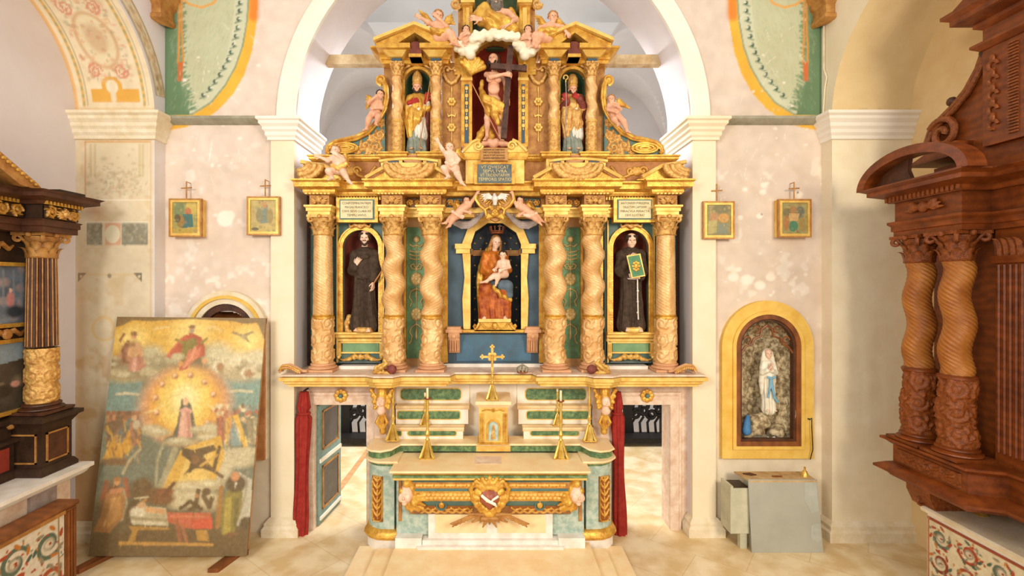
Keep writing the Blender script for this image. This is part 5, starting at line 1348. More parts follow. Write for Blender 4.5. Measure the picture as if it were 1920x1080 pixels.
# central escutcheon with crossed arms, shell crown and gilded spray
sd = SDF(.015); d = 6.55; x = QX(918, d); z = QZ(935, d)
for i in range(14):
    a = 2*PI*i/14; sd.ell((x+.185*math.cos(a), d+.02, z-.0+.20*math.sin(a)), (.05, .04, .05)); sd.ell((x+.14*math.cos(a), d, z+.15*math.sin(a)), (.035, .03, .035))
for i in range(7):
    a = math.radians(20+23.3*i); sd.cap((x+.08*math.cos(a), d, z+.14), (x+.25*math.cos(a), d+.03, z+.14+.13*math.sin(a)), .022, .034)
for k in (-1, 1): sd.chain([(x+k*.15, d+.02, z-.12), (x+k*.23, d+.03, z-.02), (x+k*.26, d+.03, z+.12), (x+k*.22, d, z+.2)], [.03, .035, .03, .03])
sd.ell((x, d+.01, z-.22), (.07, .04, .05)); es = sdfobj('escutcheon', sd, .009, 'gold', ur)
sd = SDF(.03); sd.ell((x-.05, d-.01, z+.04), (.085, .03, .085)); sd.ell((x+.05, d-.01, z+.04), (.085, .03, .085)); sd.chain([(x-.06, d-.01, z), (x, d-.01, z-.11)], [.07, .03]); sd.chain([(x+.06, d-.01, z), (x, d-.01, z-.11)], [.07, .03]); sdfobj('heart_field', sd, .008, 'red_heart', es)
sd = SDF(.008); sd.chain([(x-.10, d-.075, z+.07), (x-.03, d-.08, z+.01), (x+.07, d-.08, z-.04)], [.02, .022, .02]); sd.chain([(x+.11, d-.075, z+.06), (x+.04, d-.08, z+.015)], [.018, .014]); sd.cap((x+.07, d-.08, z-.04), (x+.09, d-.07, z-.07), .018, .012); sdfobj('crossed_arms', sd, .006, 'white_stucco', es)
b = MB(); z2 = z-.29
sd = SDF(.01)
for i in range(11):
    a = PI+PI*i/10; L_ = .30 if i % 2 == 0 else .22; sd.cap((x, d+.04, z2+.06), (x+L_*math.cos(a), d+.06, z2+.05+L_*.62*math.sin(a)), .045, .012)
for i in range(6): sd.ell((x-.1+.04*i, d, z2+.02), (.03, .03, .03))
for k in (-1, 1):
    for j in range(8): sd.cap((x+k*(.12+.05*j), d+.08, z2+.07-.022*j), (x+k*(.16+.05*j), d+.06, z2+.03-.022*j), .022, .012); sd.cap((x+k*(.12+.05*j), d+.08, z2+.07-.022*j), (x+k*(.19+.05*j), d+.06, z2+.07-.022*j), .022, .010)
sdfobj('gilded_spray', sd, .009, 'gold_brown', es)
# gold strips framing the front
for s_ in (-1, 1):
    b = MB(); x = xc+s_*1.285; b.box(x-.02, 6.84, .5, x+.02, 6.87, 1.15); b.build('framing_strip', 'gold_brown', HA)
# ---- side blocks with curved plan
def sideblock(s_):
    def path(r=0.): 
        p = [(-1.80, 7.55), (-1.80, 7.06), (-1.73, 6.97), (-1.62, 6.91), (-1.50, 6.90), (-1.40, 6.90), (-1.40, 7.3)]
        p = [(x+xc+.02, y) for x, y in p]
        return p if s_ < 0 else [(-x+2*xc-.0, y) for x, y in reversed(p)]
    P_ = path(); b = MB().sweep(P_, [(0, .34), (0, 1.27)]); sb = b.build('side_block', 'aqua_marble', HA, smooth=False, ang=20)
    b = MB().sweep(P_, [(-.03, .06), (.02, .06), (.02, .22), (-.03, .22)]); b.build('white_plinth', 'white_marble', sb)
    b = MB().sweep(P_, [(-.02, .22), (.05, .22), (.07, .26), (.06, .31), (.02, .35), (-.02, .36)]); b.build('gilt_base', 'gold', sb, smooth=True)
    b = MB().sweep(P_, [(-.02, 1.255), (.0, 1.26), (.01, 1.3), (-.02, 1.3)]); b.build('green_neck', 'green_marble', sb)
    b = MB().sweep(P_, [(-.02, 1.30), (.03, 1.30), (.06, 1.325), (.06, 1.35), (-.02, 1.35)]); b.build('side_moulding', 'peach_marble', sb)
    # gold inset panel, following the outer diagonal of the block
    xa, ya, xb, yb = (xc-1.78+.02, 6.965, xc-1.46, 6.885); 
    P = Paint(0, 0, .17, .66, 130)
    P.stroke([(.085, .04), (.085, .62)], .008, hgt=.5)
    for i in range(6):
        z = .08+.10*i
        for k in (-1, 1): P.stroke([(.085, z), (.085+k*.04, z+.04), (.085+k*.065, z+.09)], [.018, .007], hgt=.8)
        P.ell(.085, z+.05, .014, .03, None, hgt=.9)
    for k in (.008, .162): P.stroke([(k, .06), (k, .60)], .008, hgt=1)
    P.stroke([(.008, .06), (.04, .01), (.13, .01), (.162, .06)], .008, hgt=1); P.stroke([(.008, .60), (.04, .65), (.13, .65), (.162, .60)], .008, hgt=1)
    u = Vector((.35, -.10, 0)).normalized(); n = Vector((-.10, -.35, 0)).normalized(); o0 = Vector((xc-1.705, 6.945, .46))
    def fr(x, y, h):
        px_ = o0.x+u.x*x+n.x*(h+.006); py_ = o0.y+u.y*x+n.y*(h+.006)
        if s_ > 0: px_ = 2*xc-px_+.02
        return (px_, py_, .46+y)
    if s_ > 0:
        fr0 = fr; fr = lambda x, y, h: fr0(.17-x, y, h)
    relief('leaf_panel', P, fr, sb, depth=.03, thick=.02, ground='9a5c28', gold='dba94e')
sideblock(-1); sideblock(1)
# ---- counter and gradines
CP_ = [(-1.80, 7.6), (-1.80, 7.06), (-1.72, 6.98), (-1.60, 6.95), (-1.48, 7.02), (-1.38, 7.25)]
CP_ = [(x+xc+.01, y) for x, y in CP_]; CPm = [(2*xc-x, y) for x, y in reversed(CP_)]
b = MB().sweep(CP_+CPm, [(-.01, 1.35), (0, 1.35), (0, 1.445), (-.01, 1.445)]); cn = b.build('gradine_band', 'green_marble', HA)
b = MB().sweep(CP_+CPm, [(-.01, 1.445), (.03, 1.445), (.04, 1.455), (.03, 1.475), (-.01, 1.475)]); b.build('gradine_shelf', 'peach_marble', HA)
b = MB(); b.box(-.26, 7.235, 1.355, .26, 7.26, 1.44); b.build('gilt_label', 'gold_pale', cn)
b = MB(); b.box(-1.66, 7.78, .3, 1.62, 7.92, 2.36); b.build('gradine_back', 'white_stucco', HA)
def inset(par, px0, py0, px1, py1, d, rnd):
    x0, x1, z0, z1 = QX(px0, d), QX(px1, d), QZ(py1, d), QZ(py0, d); r_ = rnd; 
    pts = []
    for cx_, cz_, a in ((x1-r_, z0+r_, -90), (x1-r_, z1-r_, 0), (x0+r_, z1-r_, 90), (x0+r_, z0+r_, 180)): pts += arc(cx_, cz_, r_, a, a+90, 6)
    b = MB(); b.prism([(x, z) for x, z in pts], d-.012, d+.01); ob = b.build('green_inlay', 'green_marble', par, smooth=False)
    k = .016; pt2 = []
    for cx_, cz_, a in ((x1-r_, z0+r_, -90), (x1-r_, z1-r_, 0), (x0+r_, z1-r_, 90), (x0+r_, z0+r_, 180)): pt2 += arc(cx_, cz_, r_+k, a, a+90, 6)
    b = MB(); b.prism(pt2, d-.006, d+.01); b.build('inlay_border', 'gold_pale', ob)
for s_ in (-1, 1):
    f = (lambda p: p) if s_ < 0 else (lambda p: 1850-p)
    def rg(a, c): return sorted((f(a), f(c)))
    tiers = [(738, 868, 803, 824, 7.45, 7.8, (765, 855, 808, 816)), (742, 878, 762, 795, 7.6, 7.8, (746, 862, 771, 785)), (742, 880, 720, 757, 7.75, 7.8, (752, 864, 729, 749))]
    for i, (a, c, y0, y1, d, db, ins) in enumerate(tiers):
        x0, x1 = rg(a, c); b = MB(); b.pbox(x0, y0, x1, y1, d, db); tr = b.build('gradine_tier', 'white_stucco', HA)
        i0, i1 = rg(ins[0], ins[1]); inset(tr, i0, ins[2], i1, ins[3], d, .03 if i < 2 else .055)
        if i == 0:
            j0, j1 = rg(741, 752); inset(tr, j0, ins[2], j1, ins[3], d, .01)
        if i < 2:
            xa, xb = sorted((QX(f(a), d), QX(f(c+2), d))); z = QZ(y0, d); b = MB(); b.prismx([(d, z-.05), (d-.03, z-.02), (d-.035, z), (d-.02, z+.015), (7.8, z+.015), (7.8, z-.05)], xa, xb); b.build('tier_ledge', 'peach_marble', tr)
    # herm bracket with cherub bust under the projecting shelf corner
    d = 7.3; x = QX(f(716), d); sd = SDF(.015)
    sd.chain([(x-s_*.0, d+.05, 2.3), (x, d-.03, 2.15), (x, d+.02, 1.9), (x-s_*-.0, d+.06, 1.62)], [.09, .07, .05, .05])
    for k in (-1, 1):
        for j in range(4): sd.chain([(x+k*.03, d, 2.06), (x+k*(.10+.02*j), d-.02, 2.0+.09*j), (x+k*(.12+.0*j), d+.02, 2.10+.06*j)], [.02, .026, .012])
        sd.chain([(x+k*.03, d, 1.9), (x+k*.08, d-.01, 1.78), (x+k*.03, d, 1.68)], [.02, .022, .012])
    hb = sdfobj('herm_bracket', sd, .01, 'gold', HA)
    z = 2.11; sd = SDF(.01); y = d-.07
    sd.ell((x, y, z), (.062, .065, .085)); sd.ell((x, y-.065, z-.01), (.013, .02, .02)); sd.ell((x-.025, y-.06, z+.015), .012, sub=True, k=.008); sd.ell((x+.025, y-.06, z+.015), .012, sub=True, k=.008)
    sd.ell((x-.03, y-.035, z-.03), .03); sd.ell((x+.03, y-.035, z-.03), .03); sd.cap((x, y+.02, z-.08), (x, y+.01, z-.14), .045, .07); sdfobj('cherub_bust', sd, .006, 'skin_pale', hb)
    b = MB(); x0, x1 = sorted((QX(f(706), 7.62), QX(f(740), 7.62))); b.box(x0, 7.5, .3, x1, 7.9, 2.34); b.build('altar_side_pier', 'pink_marble', HA)
# tabernacle
d = 7.2; TB = thing('tabernacle', (QX(925, d), d+.1, 1.475), 'small gilded tabernacle with a painted door, standing between the altar gradines', 'tabernacle')
x0, x1 = QX(898, d), QX(952, d); zb = 1.475; zt_ = QZ(764, d); m = (x0+x1)/2
b = MB(); b.box(x0, d, zb, x1, 7.75, zt_); b.build('tabernacle_case', 'gold_pale', TB)
pth = [(x0, 7.75), (x0, d), (x1, d), (x1, 7.75)]
b = MB().sweep(pth, [(-.01, zt_), (.01, zt_), (.03, zt_+.03), (.05, zt_+.05), (.05, zt_+.10), (-.01, zt_+.11)]); b.build('tabernacle_cap', 'peach_marble', TB)
b = MB().sweep(pth, [(-.01, zb), (.02, zb), (.02, zb+.02), (-.01, zb+.035)]); b.build('tabernacle_foot', 'gold', TB)
for k in (-1, 1):
    b = MB(); b.box(m+k*.175-.03, d-.02, zb+.03, m+k*.175+.03, d, zt_-.09); b.tube([(m+k*.175, d-.025, zb+.05), (m+k*.175, d-.025, zt_-.11)], .014, 6); b.build('tabernacle_pilaster', 'gold', TB)
b = MB(); rosette(b, m, d-.015, zt_-.04, .03, 6, .012)
for k in (-1, 1): b.tube([(m+k*.03, d-.012, zt_-.04), (m+k*.1, d-.012, zt_-.03), (m+k*.17, d-.012, zt_-.05)], .01, 5)
b.build('tabernacle_frieze', 'gold', TB, smooth=True)
b = MB(); archframe(b, m, .075, .025, zb+.06, zb+.27, d-.02, d); b.build('door_frame', 'gold', TB)
b = MB(); b.prism([(m-.075, zb+.06), (m+.075, zb+.06)]+[(m+.075*math.cos(a), zb+.27+.075*math.sin(a)) for a in np.linspace(0, PI, 12)], d-.008, d+.005); dr = b.build('painted_door', 'aqua_marble', TB)
b = MB(); b.ball((m, d-.012, zb+.27), (.02, .008, .024), 8); b.prism([(m-.035, zb+.08), (m+.035, zb+.08), (m+.018, zb+.25), (m-.018, zb+.25)], d-.016, d-.008); b.build('painted_figure', 'gold_carved', dr)
# ---- crucifix standing on the tabernacle
def candlestick_profile(b, x, y, z0, h, k=1.0, tri=True):
    """triangular scrolled foot, knops, stem"""
    if tri:
        for i in range(3):
            a = -PI/2+2*PI*i/3+PI/3; dx, dy = math.cos(a), math.sin(a)
            b.tube([(x+dx*.10*k, y+dy*.10*k, z0+.012), (x+dx*.085*k, y+dy*.085*k, z0+.03*k), (x+dx*.05*k, y+dy*.05*k, z0+.12*k), (x+dx*.02*k, y+dy*.02*k, z0+.22*k)], [.02*k, .022*k, .016*k, .012*k], 6)
        n = [(x+.105*k*math.cos(-PI/2+2*PI*i/3+PI/3+s), y+.105*k*math.sin(-PI/2+2*PI*i/3+PI/3+s)) for i in range(3) for s in (-.2, .2)]
        b.prismz(n, z0, z0+.015)
        b.lathe(x, y, [(.075*k, z0+.015), (.06*k, z0+.09*k), (.03*k, z0+.18*k), (.02*k, z0+.23*k)], 3)
    else: b.lathe(x, y, [(.07*k, z0), (.075*k, z0+.01), (.05*k, z0+.03), (.03*k, z0+.07*k), (.018*k, z0+.11*k)], 16)
    s0 = z0+.2*k; H_ = h-.2*k
    pr = [(0, .018), (.04, .03), (.08, .016), (.14, .022), (.18, .034), (.24, .02), (.3, .015), (.55, .02), (.6, .028), (.66, .016), (.8, .014), (.9, .024), (.96, .018), (1, .02)]
    b.lathe(x, y, [(r_*k, s0+t*H_) for t, r_ in pr], 12)
CR = thing('altar_crucifix', (QX(923, 7.24), 7.24, QZ(764, 7.2)+.11), 'tall gilded altar cross standing on top of the tabernacle', 'crucifix')
x, y = QX(923, 7.24), 7.24; z0 = zt_+.11; zc = QZ(669, y)
b = MB(); candlestick_profile(b, x, y, z0, QZ(695, y)-z0, 1.0); b.build('cross_foot', 'brass', CR, smooth=True, ang=50)
b = MB(); b.box(x-.018, y-.012, QZ(700, y), x+.018, y+.012, QZ(653, y)); b.box(x-.15, y-.012, zc-.016, x+.15, y+.012, zc+.016)
for dx, dz in ((-.15, 0), (.15, 0), (0, .15)): 
    for ax_, az_ in ((0, .022), (0, -.022), (.022, 0), (-.022, 0)): b.ball((x+dx+ax_, y, zc+dz+az_), (.018, .012, .018), 8)
for k in range(4):
    a = PI/4+k*PI/2; b.ball((x+.05*math.cos(a), y, zc+.05*math.sin(a)), (.03, .01, .03), 8)
b.build('cross', 'gold_pale', CR, smooth=True, ang=50)
sd = SDF(.006); yy = y-.03
sd.chain([(x, yy, zc+.0), (x, yy, zc-.08), (x, yy, zc-.14)], [.014, .013, .009]); sd.cap((x, yy, zc), (x-.07, yy, zc+.015), .008, .006); sd.cap((x, yy, zc), (x+.07, yy, zc+.015), .008, .006); sd.ell((x, yy-.005, zc+.028), .014)
sdfobj('corpus', sd, .004, 'gold', CR)
# ---- candlesticks
def candlestick(px, pytop, pybase, y, lab, k=1.15, pan=True, candle=.16, nm='candlestick'):
    x = QX(px, y); z0 = QZ(pybase, y); z1 = QZ(pytop, y); h = z1-z0-candle
    t = thing(nm, (x, y, z0), lab, 'candlestick', 'tall altar candlesticks')
    b = MB(); candlestick_profile(b, x, y, z0, h, k); b.build('candlestick_stem', 'brass', t, smooth=True, ang=50)
    if pan: b = MB(); b.lathe(x, y, [(.015, z0+h-.02), (.05, z0+h), (.055, z0+h+.012), (.02, z0+h+.005)], 16); b.build('drip_pan', 'rust', t, smooth=True)
    b = MB(); b.lathe(x, y, [(.017, z0+h), (.017, z1-.01), (.012, z1)], 10); cn_ = b.build('candle', 'candle_wax', t, smooth=True, ang=50)
    b = MB(); b.tube([(x, y, z1), (x, y, z1+.012)], .002, 5); b.build('wick', 'ink', cn_)
candlestick(801.5, 727, 858, 7.05, 'tall brass candlestick on the altar table, left of the stone slab', 1.2)
candlestick(1051.5, 732, 859, 7.05, 'tall brass candlestick on the altar table, right of the stone slab', 1.2)
candlestick(737, 706, 825, 7.32, 'brass candlestick on the curved left end of the gradine shelf', 1.1, pan=False, candle=.12)
candlestick(1105, 706, 826, 7.32, 'brass candlestick on the curved right end of the gradine shelf', 1.1, pan=False, candle=.12)
candlestick(1045, 728, 797, 7.55, 'smaller brass candlestick on the right gradine step, behind the table candlestick', .8, pan=False, candle=.05)
candlestick(797, 736, 797, 7.55, 'smaller brass candlestick on the left gradine step, hidden behind the table candlestick', .8, pan=False, candle=.05)
# ---- loose gilded fragments lying on the predella ledge
def fragment(px, lab, sg):
    d = 7.2; x = QX(px, d); z = 2.53; t = thing('carved_fragment', (x, d, z), lab, 'ornament', 'gilded fragments on the altar ledge')
    sd = SDF(.012)
    for k in range(3): sd.chain([(x+sg*(-.12+.05*k)+.03*math.cos(a), d, z+.07+.02*k+.05*math.sin(a)) for a in np.linspace(0, 4.5, 8)], .016)
    sd.chain([(x-sg*.16, d, z+.03), (x-sg*.05, d-.03, z+.10), (x+sg*.03, d, z+.16), (x-sg*.02, d, z+.22)], [.03, .03, .025, .015]); sd.cap((x-.1, d, z+.02), (x+.1, d, z+.02), .025)
    sdfobj('gilt_scroll', sd, .009, 'leaf_gold', t)
    sd = SDF(.02); sd.ell((x+sg*.10, d, z+.07), (.075, .06, .07)); sdfobj('red_knob', sd, .011, 'wine_cloth', t)
fragment(722, 'broken gilded scroll with a red knob on the ledge, left corner above the altar', 1)
fragment(1122, 'broken gilded scroll with a red knob on the ledge, right corner above the altar', -1)
for s_, px in ((-1, 551), (1, 1278)):
    d = 7.25; x = QX(px, d); z = 2.53; lab = 'curved gilded carving lying on the far %s end of the altar ledge' % ('left' if s_ < 0 else 'right')
    t = thing('curved_carving', (x, d, z), lab, 'ornament'); b = MB()
    pts = [(x+s_*.2, z+.04), (x+s_*.16, z+.11), (x+s_*.06, z+.12), (x-s_*.04, z+.08), (x-s_*.12, z+.035), (x-s_*.2, z+.03)]
    b.tube([(a, d, c) for a, c in pts], [.03, .03, .035, .03, .025, .02], 8); b.tube([(a, d-.05, c-.02) for a, c in pts[:-1]], .02, 6); b.tube([(a+.0, d+.06, c-.015) for a, c in pts], .02, 6); b.build('scroll_back', 'pink_panel', t, smooth=True)
    b = MB()
    for i in range(9):
        a = x+s_*(.16-.03*i); b.ball((a, d-.065, z+.075-.006*i+.03*math.sin(i*.4)), (.012, .015, .02), 6)
    b.tube([(a, d-.07, c+.01) for a, c in pts[:-1]], .012, 6); b.build('gilt_beading', 'gold', t, smooth=True)
d = 7.25; x = QX(979.5, d); z = 2.53
t = thing('loose_crown', (x, d, z), 'small tarnished metal crown lying on the ledge right of the altar cross', 'crown'); b = MB(); 
b.tube([(x+.07*math.cos(a), d+.06*math.sin(a), z+.02) for a in np.linspace(0, 2*PI, 20)], .014, 6)
b.build('crown_band', 'rust', t, smooth=True); b = MB()
for i in range(8):
    a = i*PI/4; b.tube([(x+.07*math.cos(a), d+.06*math.sin(a), z+.02), (x+.085*math.cos(a), d+.07*math.sin(a), z+.09), (x+.03*math.cos(a), d+.03*math.sin(a), z+.12)], .012, 5); b.ball((x+.08*math.cos(a), d+.07*math.sin(a), z+.06), .018, 6)
b.ball((x, d, z+.13), .018, 6); b.build('crown_arches', 'grey_stone', t, smooth=True)
# ================================================================ STATUES
def nrm(v): v = np.array(v, float); return v/max(np.linalg.norm(v), 1e-9)
def hand(sd, wr, t, n, L_, curl=.6, side=1, rmin=.0075):
    """palm and five separate fingers; t = direction of the fingers, n = palm normal"""
    t = nrm(t); n = nrm(np.array(n, float)-t*np.dot(n, t)); b_ = np.cross(t, n); wr = np.array(wr, float); k = .004
    r = max(rmin, L_*.048)
    kn = [wr+t*L_*.5+b_*(i-1.5)*L_*.125 for i in range(4)]
    for i in range(4): sd.cap(wr+b_*(i-1.5)*L_*.07, kn[i], L_*.075, L_*.07, k=.01)
    for i, f in enumerate((.36, .44, .47, .40)):
        c = curl*(1+.12*i); d1 = nrm(t*math.cos(c*.5)+n*math.sin(c*.5)+b_*(i-1.5)*.10); d2 = nrm(t*math.cos(c*1.4)+n*math.sin(c*1.4))
        m = kn[i]+d1*L_*f*.52; sd.cap(kn[i], m, r*1.1, r, k=k); sd.cap(m, m+d2*L_*f*.5, r, r*.85, k=k)
    th = wr+t*L_*.14+b_*side*L_*.15; td = nrm(t*.55+b_*side*.75+n*.3); m = th+td*L_*.24; sd.cap(th, m, r*1.35, r*1.15, k=k); sd.cap(m, m+nrm(t*.8+b_*side*.35+n*.4)*L_*.2, r*1.1, r*.9, k=k)
def head(sd, c, s, yaw=0, pitch=0, roll=0, neck=None):
    cy_, sy_ = math.cos(yaw), math.sin(yaw)
    F_ = nrm([sy_*math.cos(pitch), -cy_*math.cos(pitch), math.sin(pitch)]); U0 = nrm([cy_, sy_, 0]); W0 = np.cross(U0, F_)*-1
    W0 = nrm(np.cross(F_, U0)*-1 if np.cross(F_, U0)[2] < 0 else np.cross(F_, U0))
    U_ = U0*math.cos(roll)+W0*math.sin(roll); W_ = W0*math.cos(roll)-U0*math.sin(roll)
    R = np.stack([U_, F_, W_], 1); c = np.array(c, float)
    L = lambda u, f, w_: c+s*(u*U_+f*F_+w_*W_)
    k = .05*s
    sd.ell(L(0, -.05, .12), (.36*s, .42*s, .38*s), R, k=k); sd.ell(L(0, .08, -.12), (.28*s, .29*s, .36*s), R, k=k)
    sd.ell(L(0, .2, -.39), .12*s, k=.1*s); sd.ell(L(-.16, .2, -.12), .13*s, k=k); sd.ell(L(.16, .2, -.12), .13*s, k=k)
    sd.cap(L(-.17, .31, .11), L(.17, .31, .11), .05*s, k=k)
    for e in (-1, 1):
        sd.ell(L(e*.13, .40, .03), .065*s, k=.03*s, sub=True); sd.ell(L(e*.36, -.04, -.03), (.04*s, .08*s, .11*s), R, k=.02*s)
    sd.cap(L(0, .34, .06), L(0, .44, -.10), .035*s, .06*s, k=.03*s); sd.ell(L(0, .35, -.23), (.09*s, .05*s, .035*s), R, k=.02*s)
    if neck is not None: sd.cap(L(0, -.08, -.32), neck, .19*s, .21*s, k=.1*s)
    return L, R
class Fig:
    def __init__(s, name, label, cat, d, px, group=None, h=.008):
        s.d = d; s.h = h; x, z = QX(px[0], d), QZ(px[1], d); s.root = thing(name, (x, d, z), label, cat, group); s.P = {}; s.order = []
    def p(s, x, y, dy=0): return np.array([QX(x, s.d), s.d+dy, QZ(y, s.d)])
    def sd(s, nm, m, k=.02, h=None):
        if nm not in s.P: s.P[nm] = [SDF(k), m, h or s.h]; s.order.append(nm)
        return s.P[nm][0]
    def eyes(s, L, hs):
        b = MB()
        for e in (-1, 1): b.ball(tuple(L(e*.13, .352, .03)), (hs*.045, hs*.03, hs*.03), 6)
        s._e = b
    def done(s, body='body'):
        bo = None
        for nm in s.order:
            S_, m, h = s.P[nm]; o = sdfobj(nm, S_, h, m, s.root)
            if nm == body: bo = o
        if hasattr(s, '_e'): s._e.build('eyes', 'dark_eye', bo or s.root, smooth=True)
        return s.root
def folds(cx, cy, z0, z1, amp, n=9, seed=0, both=True):
    """pleats below z1, fading in downwards"""
    def f(X, Y, Z):
        th = np.arctan2(X-cx, -(Y-cy)); t = np.clip((z1-Z)/max(z1-z0, .01), 0, 1)
        return amp*(.35+.65*t)*(np.sin(n*th+2.2*np.sin(3*t+seed)+seed)+.45*np.sin((n*2+1)*th-4*t+seed))*np.clip((z1+.1-Z)/.1, 0, 1)
    return f
def body_limbs(F, hs, sh, el, wr, hip=None, kn=None, an=None, toe=None, chub=1., torso=True, m='skin', hd=None, nk=None, tdir=(None, None), curl=.6, hl=None, pn=(None, None)):
    """sh, el, wr: pairs of points (viewer-left, viewer-right); one continuous body surface"""
    sd = F.sd('body', m, .02*chub); c = chub
    mid = (sh[0]+sh[1])/2
    if hip is not None:
        sd.chain([mid+(hip-mid)*.12, mid+(hip-mid)*.5, hip], [.42*hs*c, .40*hs*c, .38*hs*c], k=.05)
    for i in (0, 1):
        sd.chain([mid, sh[i]], [.3*hs*c, .2*hs*c], k=.03)
        if el[i] is None: continue
        sd.chain([sh[i], el[i], wr[i]], [.2*hs*c, .165*hs*c, .12*hs*c], k=.015)
        t = nrm(wr[i]-el[i]) if tdir[i] is None else nrm(tdir[i]); n = pn[i] if pn[i] is not None else (0, 1, -.2)
        hand(sd, wr[i]+t*.01, t, n, hl or hs*.78, curl, side=(1 if i == 0 else -1), rmin=.0075 if hs > .17 else .006)
    if kn is not None:
        for i in (0, 1):
            if kn[i] is None: continue
            hp = hip+np.array([(-1, 1)[i]*.26*hs, 0, -.1*hs]); sd.chain([hp, kn[i], an[i]], [.36*hs*c, .24*hs*c, .13*hs*c], k=.03)
            sd.cap(kn[i]+(an[i]-kn[i])*.3+np.array([0, .02, 0])*hs*4*.2, kn[i]+(an[i]-kn[i])*.45, .2*hs*c, .17*hs*c, k=.03)
            tt = toe[i] if toe is not None else an[i]+np.array([(-.02, .02)[i], -.6*hs, -.22*hs])
            foot(sd, an[i], tt, hs)
    return sd
def foot(sd, an, tt, hs):
    an = np.array(an, float); tt = np.array(tt, float); sd.cap(an, tt, .14*hs, .10*hs, k=.02); sd.ell(an+(an-tt)*.25-np.array([0, 0, .05*hs]), .14*hs, k=.02)
    b_ = nrm(np.cross(tt-an, (0, 0, 1)))
    for i in range(5): q_ = tt+b_*(i-2)*.055*hs; sd.cap(q_, q_+nrm(tt-an)*.12*hs, .045*hs, .035*hs, k=.004)
# ---------------------------------------------------------------- friar with staff
def friar(left):
    d = 7.70
    if left: F = Fig('friar_statue', 'bearded friar statue in a dark brown habit, hand on his chest, in the left niche', 'statue', d, (683, 622))
    else: F = Fig('friar_statue', 'beardless tonsured friar statue in a dark brown habit showing a book, in the right niche', 'statue', d, (1184, 622))
    p = F.p; hs = .235; ox = 683 if left else 1184
    hd = p(ox+(1 if left else 0), 446 if left else 451); nk = p(ox, 466 if left else 470, .02)
    sh = (p(ox-17, 479, .03), p(ox+17, 478, .03))
    if left: el = (p(ox-21, 507, .02), p(ox+22, 507, .0)); wr = (p(ox-13, 499, -.13), p(ox+19, 527, -.08)); td = (np.array([.45, -.05, .8]), np.array([.0, -.1, -1])); pn = ((.3, 1, 0), (-1, .2, 0))
    else: el = (p(ox-21, 506, .02), p(ox+21, 508, .02)); wr = (p(ox-11, 489, -.15), p(ox+9, 521, -.17)); td = (np.array([.6, -.1, .6]), np.array([-.9, -.1, .1])); pn = ((.5, .8, -.3), (0, .5, 1))
    hip = p(ox, 530, .02)
    sd = body_limbs(F, hs, sh, el, wr, hip, (p(ox-8, 570, .0), p(ox+8, 568, -.03)), (p(ox-8, 608, .02), p(ox+9, 608, .0)), toe=(p(ox-11, 617, -.12), p(ox+12, 618, -.15)), chub=.85, tdir=td, pn=pn, m='skin_pale')
    L, R = head(sd, hd, hs, yaw=.15 if left else -.1, pitch=-.12, neck=nk); F.eyes(L, hs)
    ha = F.sd('hair', 'hair_dark', .01)
    for i in range(16):
        a = 2*PI*i/16
        if math.cos(a) > .93: continue
        ha.ell(L(.35*math.sin(a), .33*math.cos(a)-.06, .28), .10*hs)
        if abs(math.sin(a)) > .5 or math.cos(a) < 0: ha.ell(L(.36*math.sin(a), .36*math.cos(a)-.06, .12), .10*hs); ha.ell(L(.34*math.sin(a), .34*math.cos(a)-.10, -.05), .09*hs)
    if left:
        be = F.sd('beard', 'hair_dark', .01)
        for u, w_ in ((-.2, -.2), (-.17, -.32), (-.08, -.42), (.0, -.46), (.08, -.42), (.17, -.32), (.2, -.2)): be.ell(L(u, .22-.3*abs(u)+.08, w_), .09*hs)
        be.cap(L(-.11, .37, -.17), L(.11, .37, -.17), .035*hs)
    ro = F.sd('habit', 'habit', .035); z0, z1 = p(0, 612)[2], p(0, 520)[2]
    ro.chain([p(ox, 476, .03), p(ox, 495, .02), p(ox, 520, .02)], [.125, .135, .13]); ro.cap(sh[0], sh[1], .085)
    for k in (-1, 1): ro.chain([p(ox+k*5, 520, .02), p(ox+k*7, 570, .01), p(ox+k*10, 610, .02)], [.12, .115, .135])
    for i in (0, 1): ro.chain([sh[i], el[i], el[i]+(wr[i]-el[i])*.78], [.085, .085, .075]); 
    ro.chain([el[0], el[0]+np.array([0, 0, -.08])], [.08, .04]) if not left else None
    ro.fold = folds(QX(ox, d), d, z0, z1, .012, 9, 1 if left else 3)
    ho = F.sd('hood', 'habit', .03)
    for i in range(14):
        a = 2*PI*i/14; ho.ell(p(ox, 471, .03)+np.array([.105*math.sin(a), -.085*math.cos(a)+.0, -.03*math.cos(a)]), (.05, .05, .038))
    ho.chain([p(ox-14, 477, .0), p(ox-7, 482, -.08), p(ox, 484, -.1), p(ox+7, 482, -.08), p(ox+14, 477, 0)], .035)
    co = F.sd('cord', 'white_cloth' if not left else 'hair_dark', .004, .006)
    co.chain([p(ox+13*math.sin(a), 521+2*math.cos(a), .02-.16*math.cos(a)) for a in np.linspace(-1.5, 1.5, 9)], .011)
    co.chain([p(ox+6, 523, -.15), p(ox+6, 560, -.16), p(ox+7, 597, -.165)], .011)
    for y in (545, 565, 585): co.ell(p(ox+6, y, -.165), .018)
    ba = F.sd('gilt_base', 'gold_carved' if left else 'gold_pale', .03); ba.cap(p(ox-14, 619, -.02), p(ox+14, 619, -.02), .055); ba.cap(p(ox-8, 618, -.1), p(ox+12, 618, -.1), .05)
    F.done(); return F
f1 = friar(True)
T = thing('wooden_staff', f1.p(704, 532, -.1), 'short wooden stick in the left friar statue\'s hand, poking past the niche frame', 'stick')
b = MB(); b.tube([f1.p(697, 540, -.08), f1.p(706, 528, -.11), f1.p(724, 503, -.17)], .011, 8); b.build('stick', 'wood_raw', T, smooth=True)
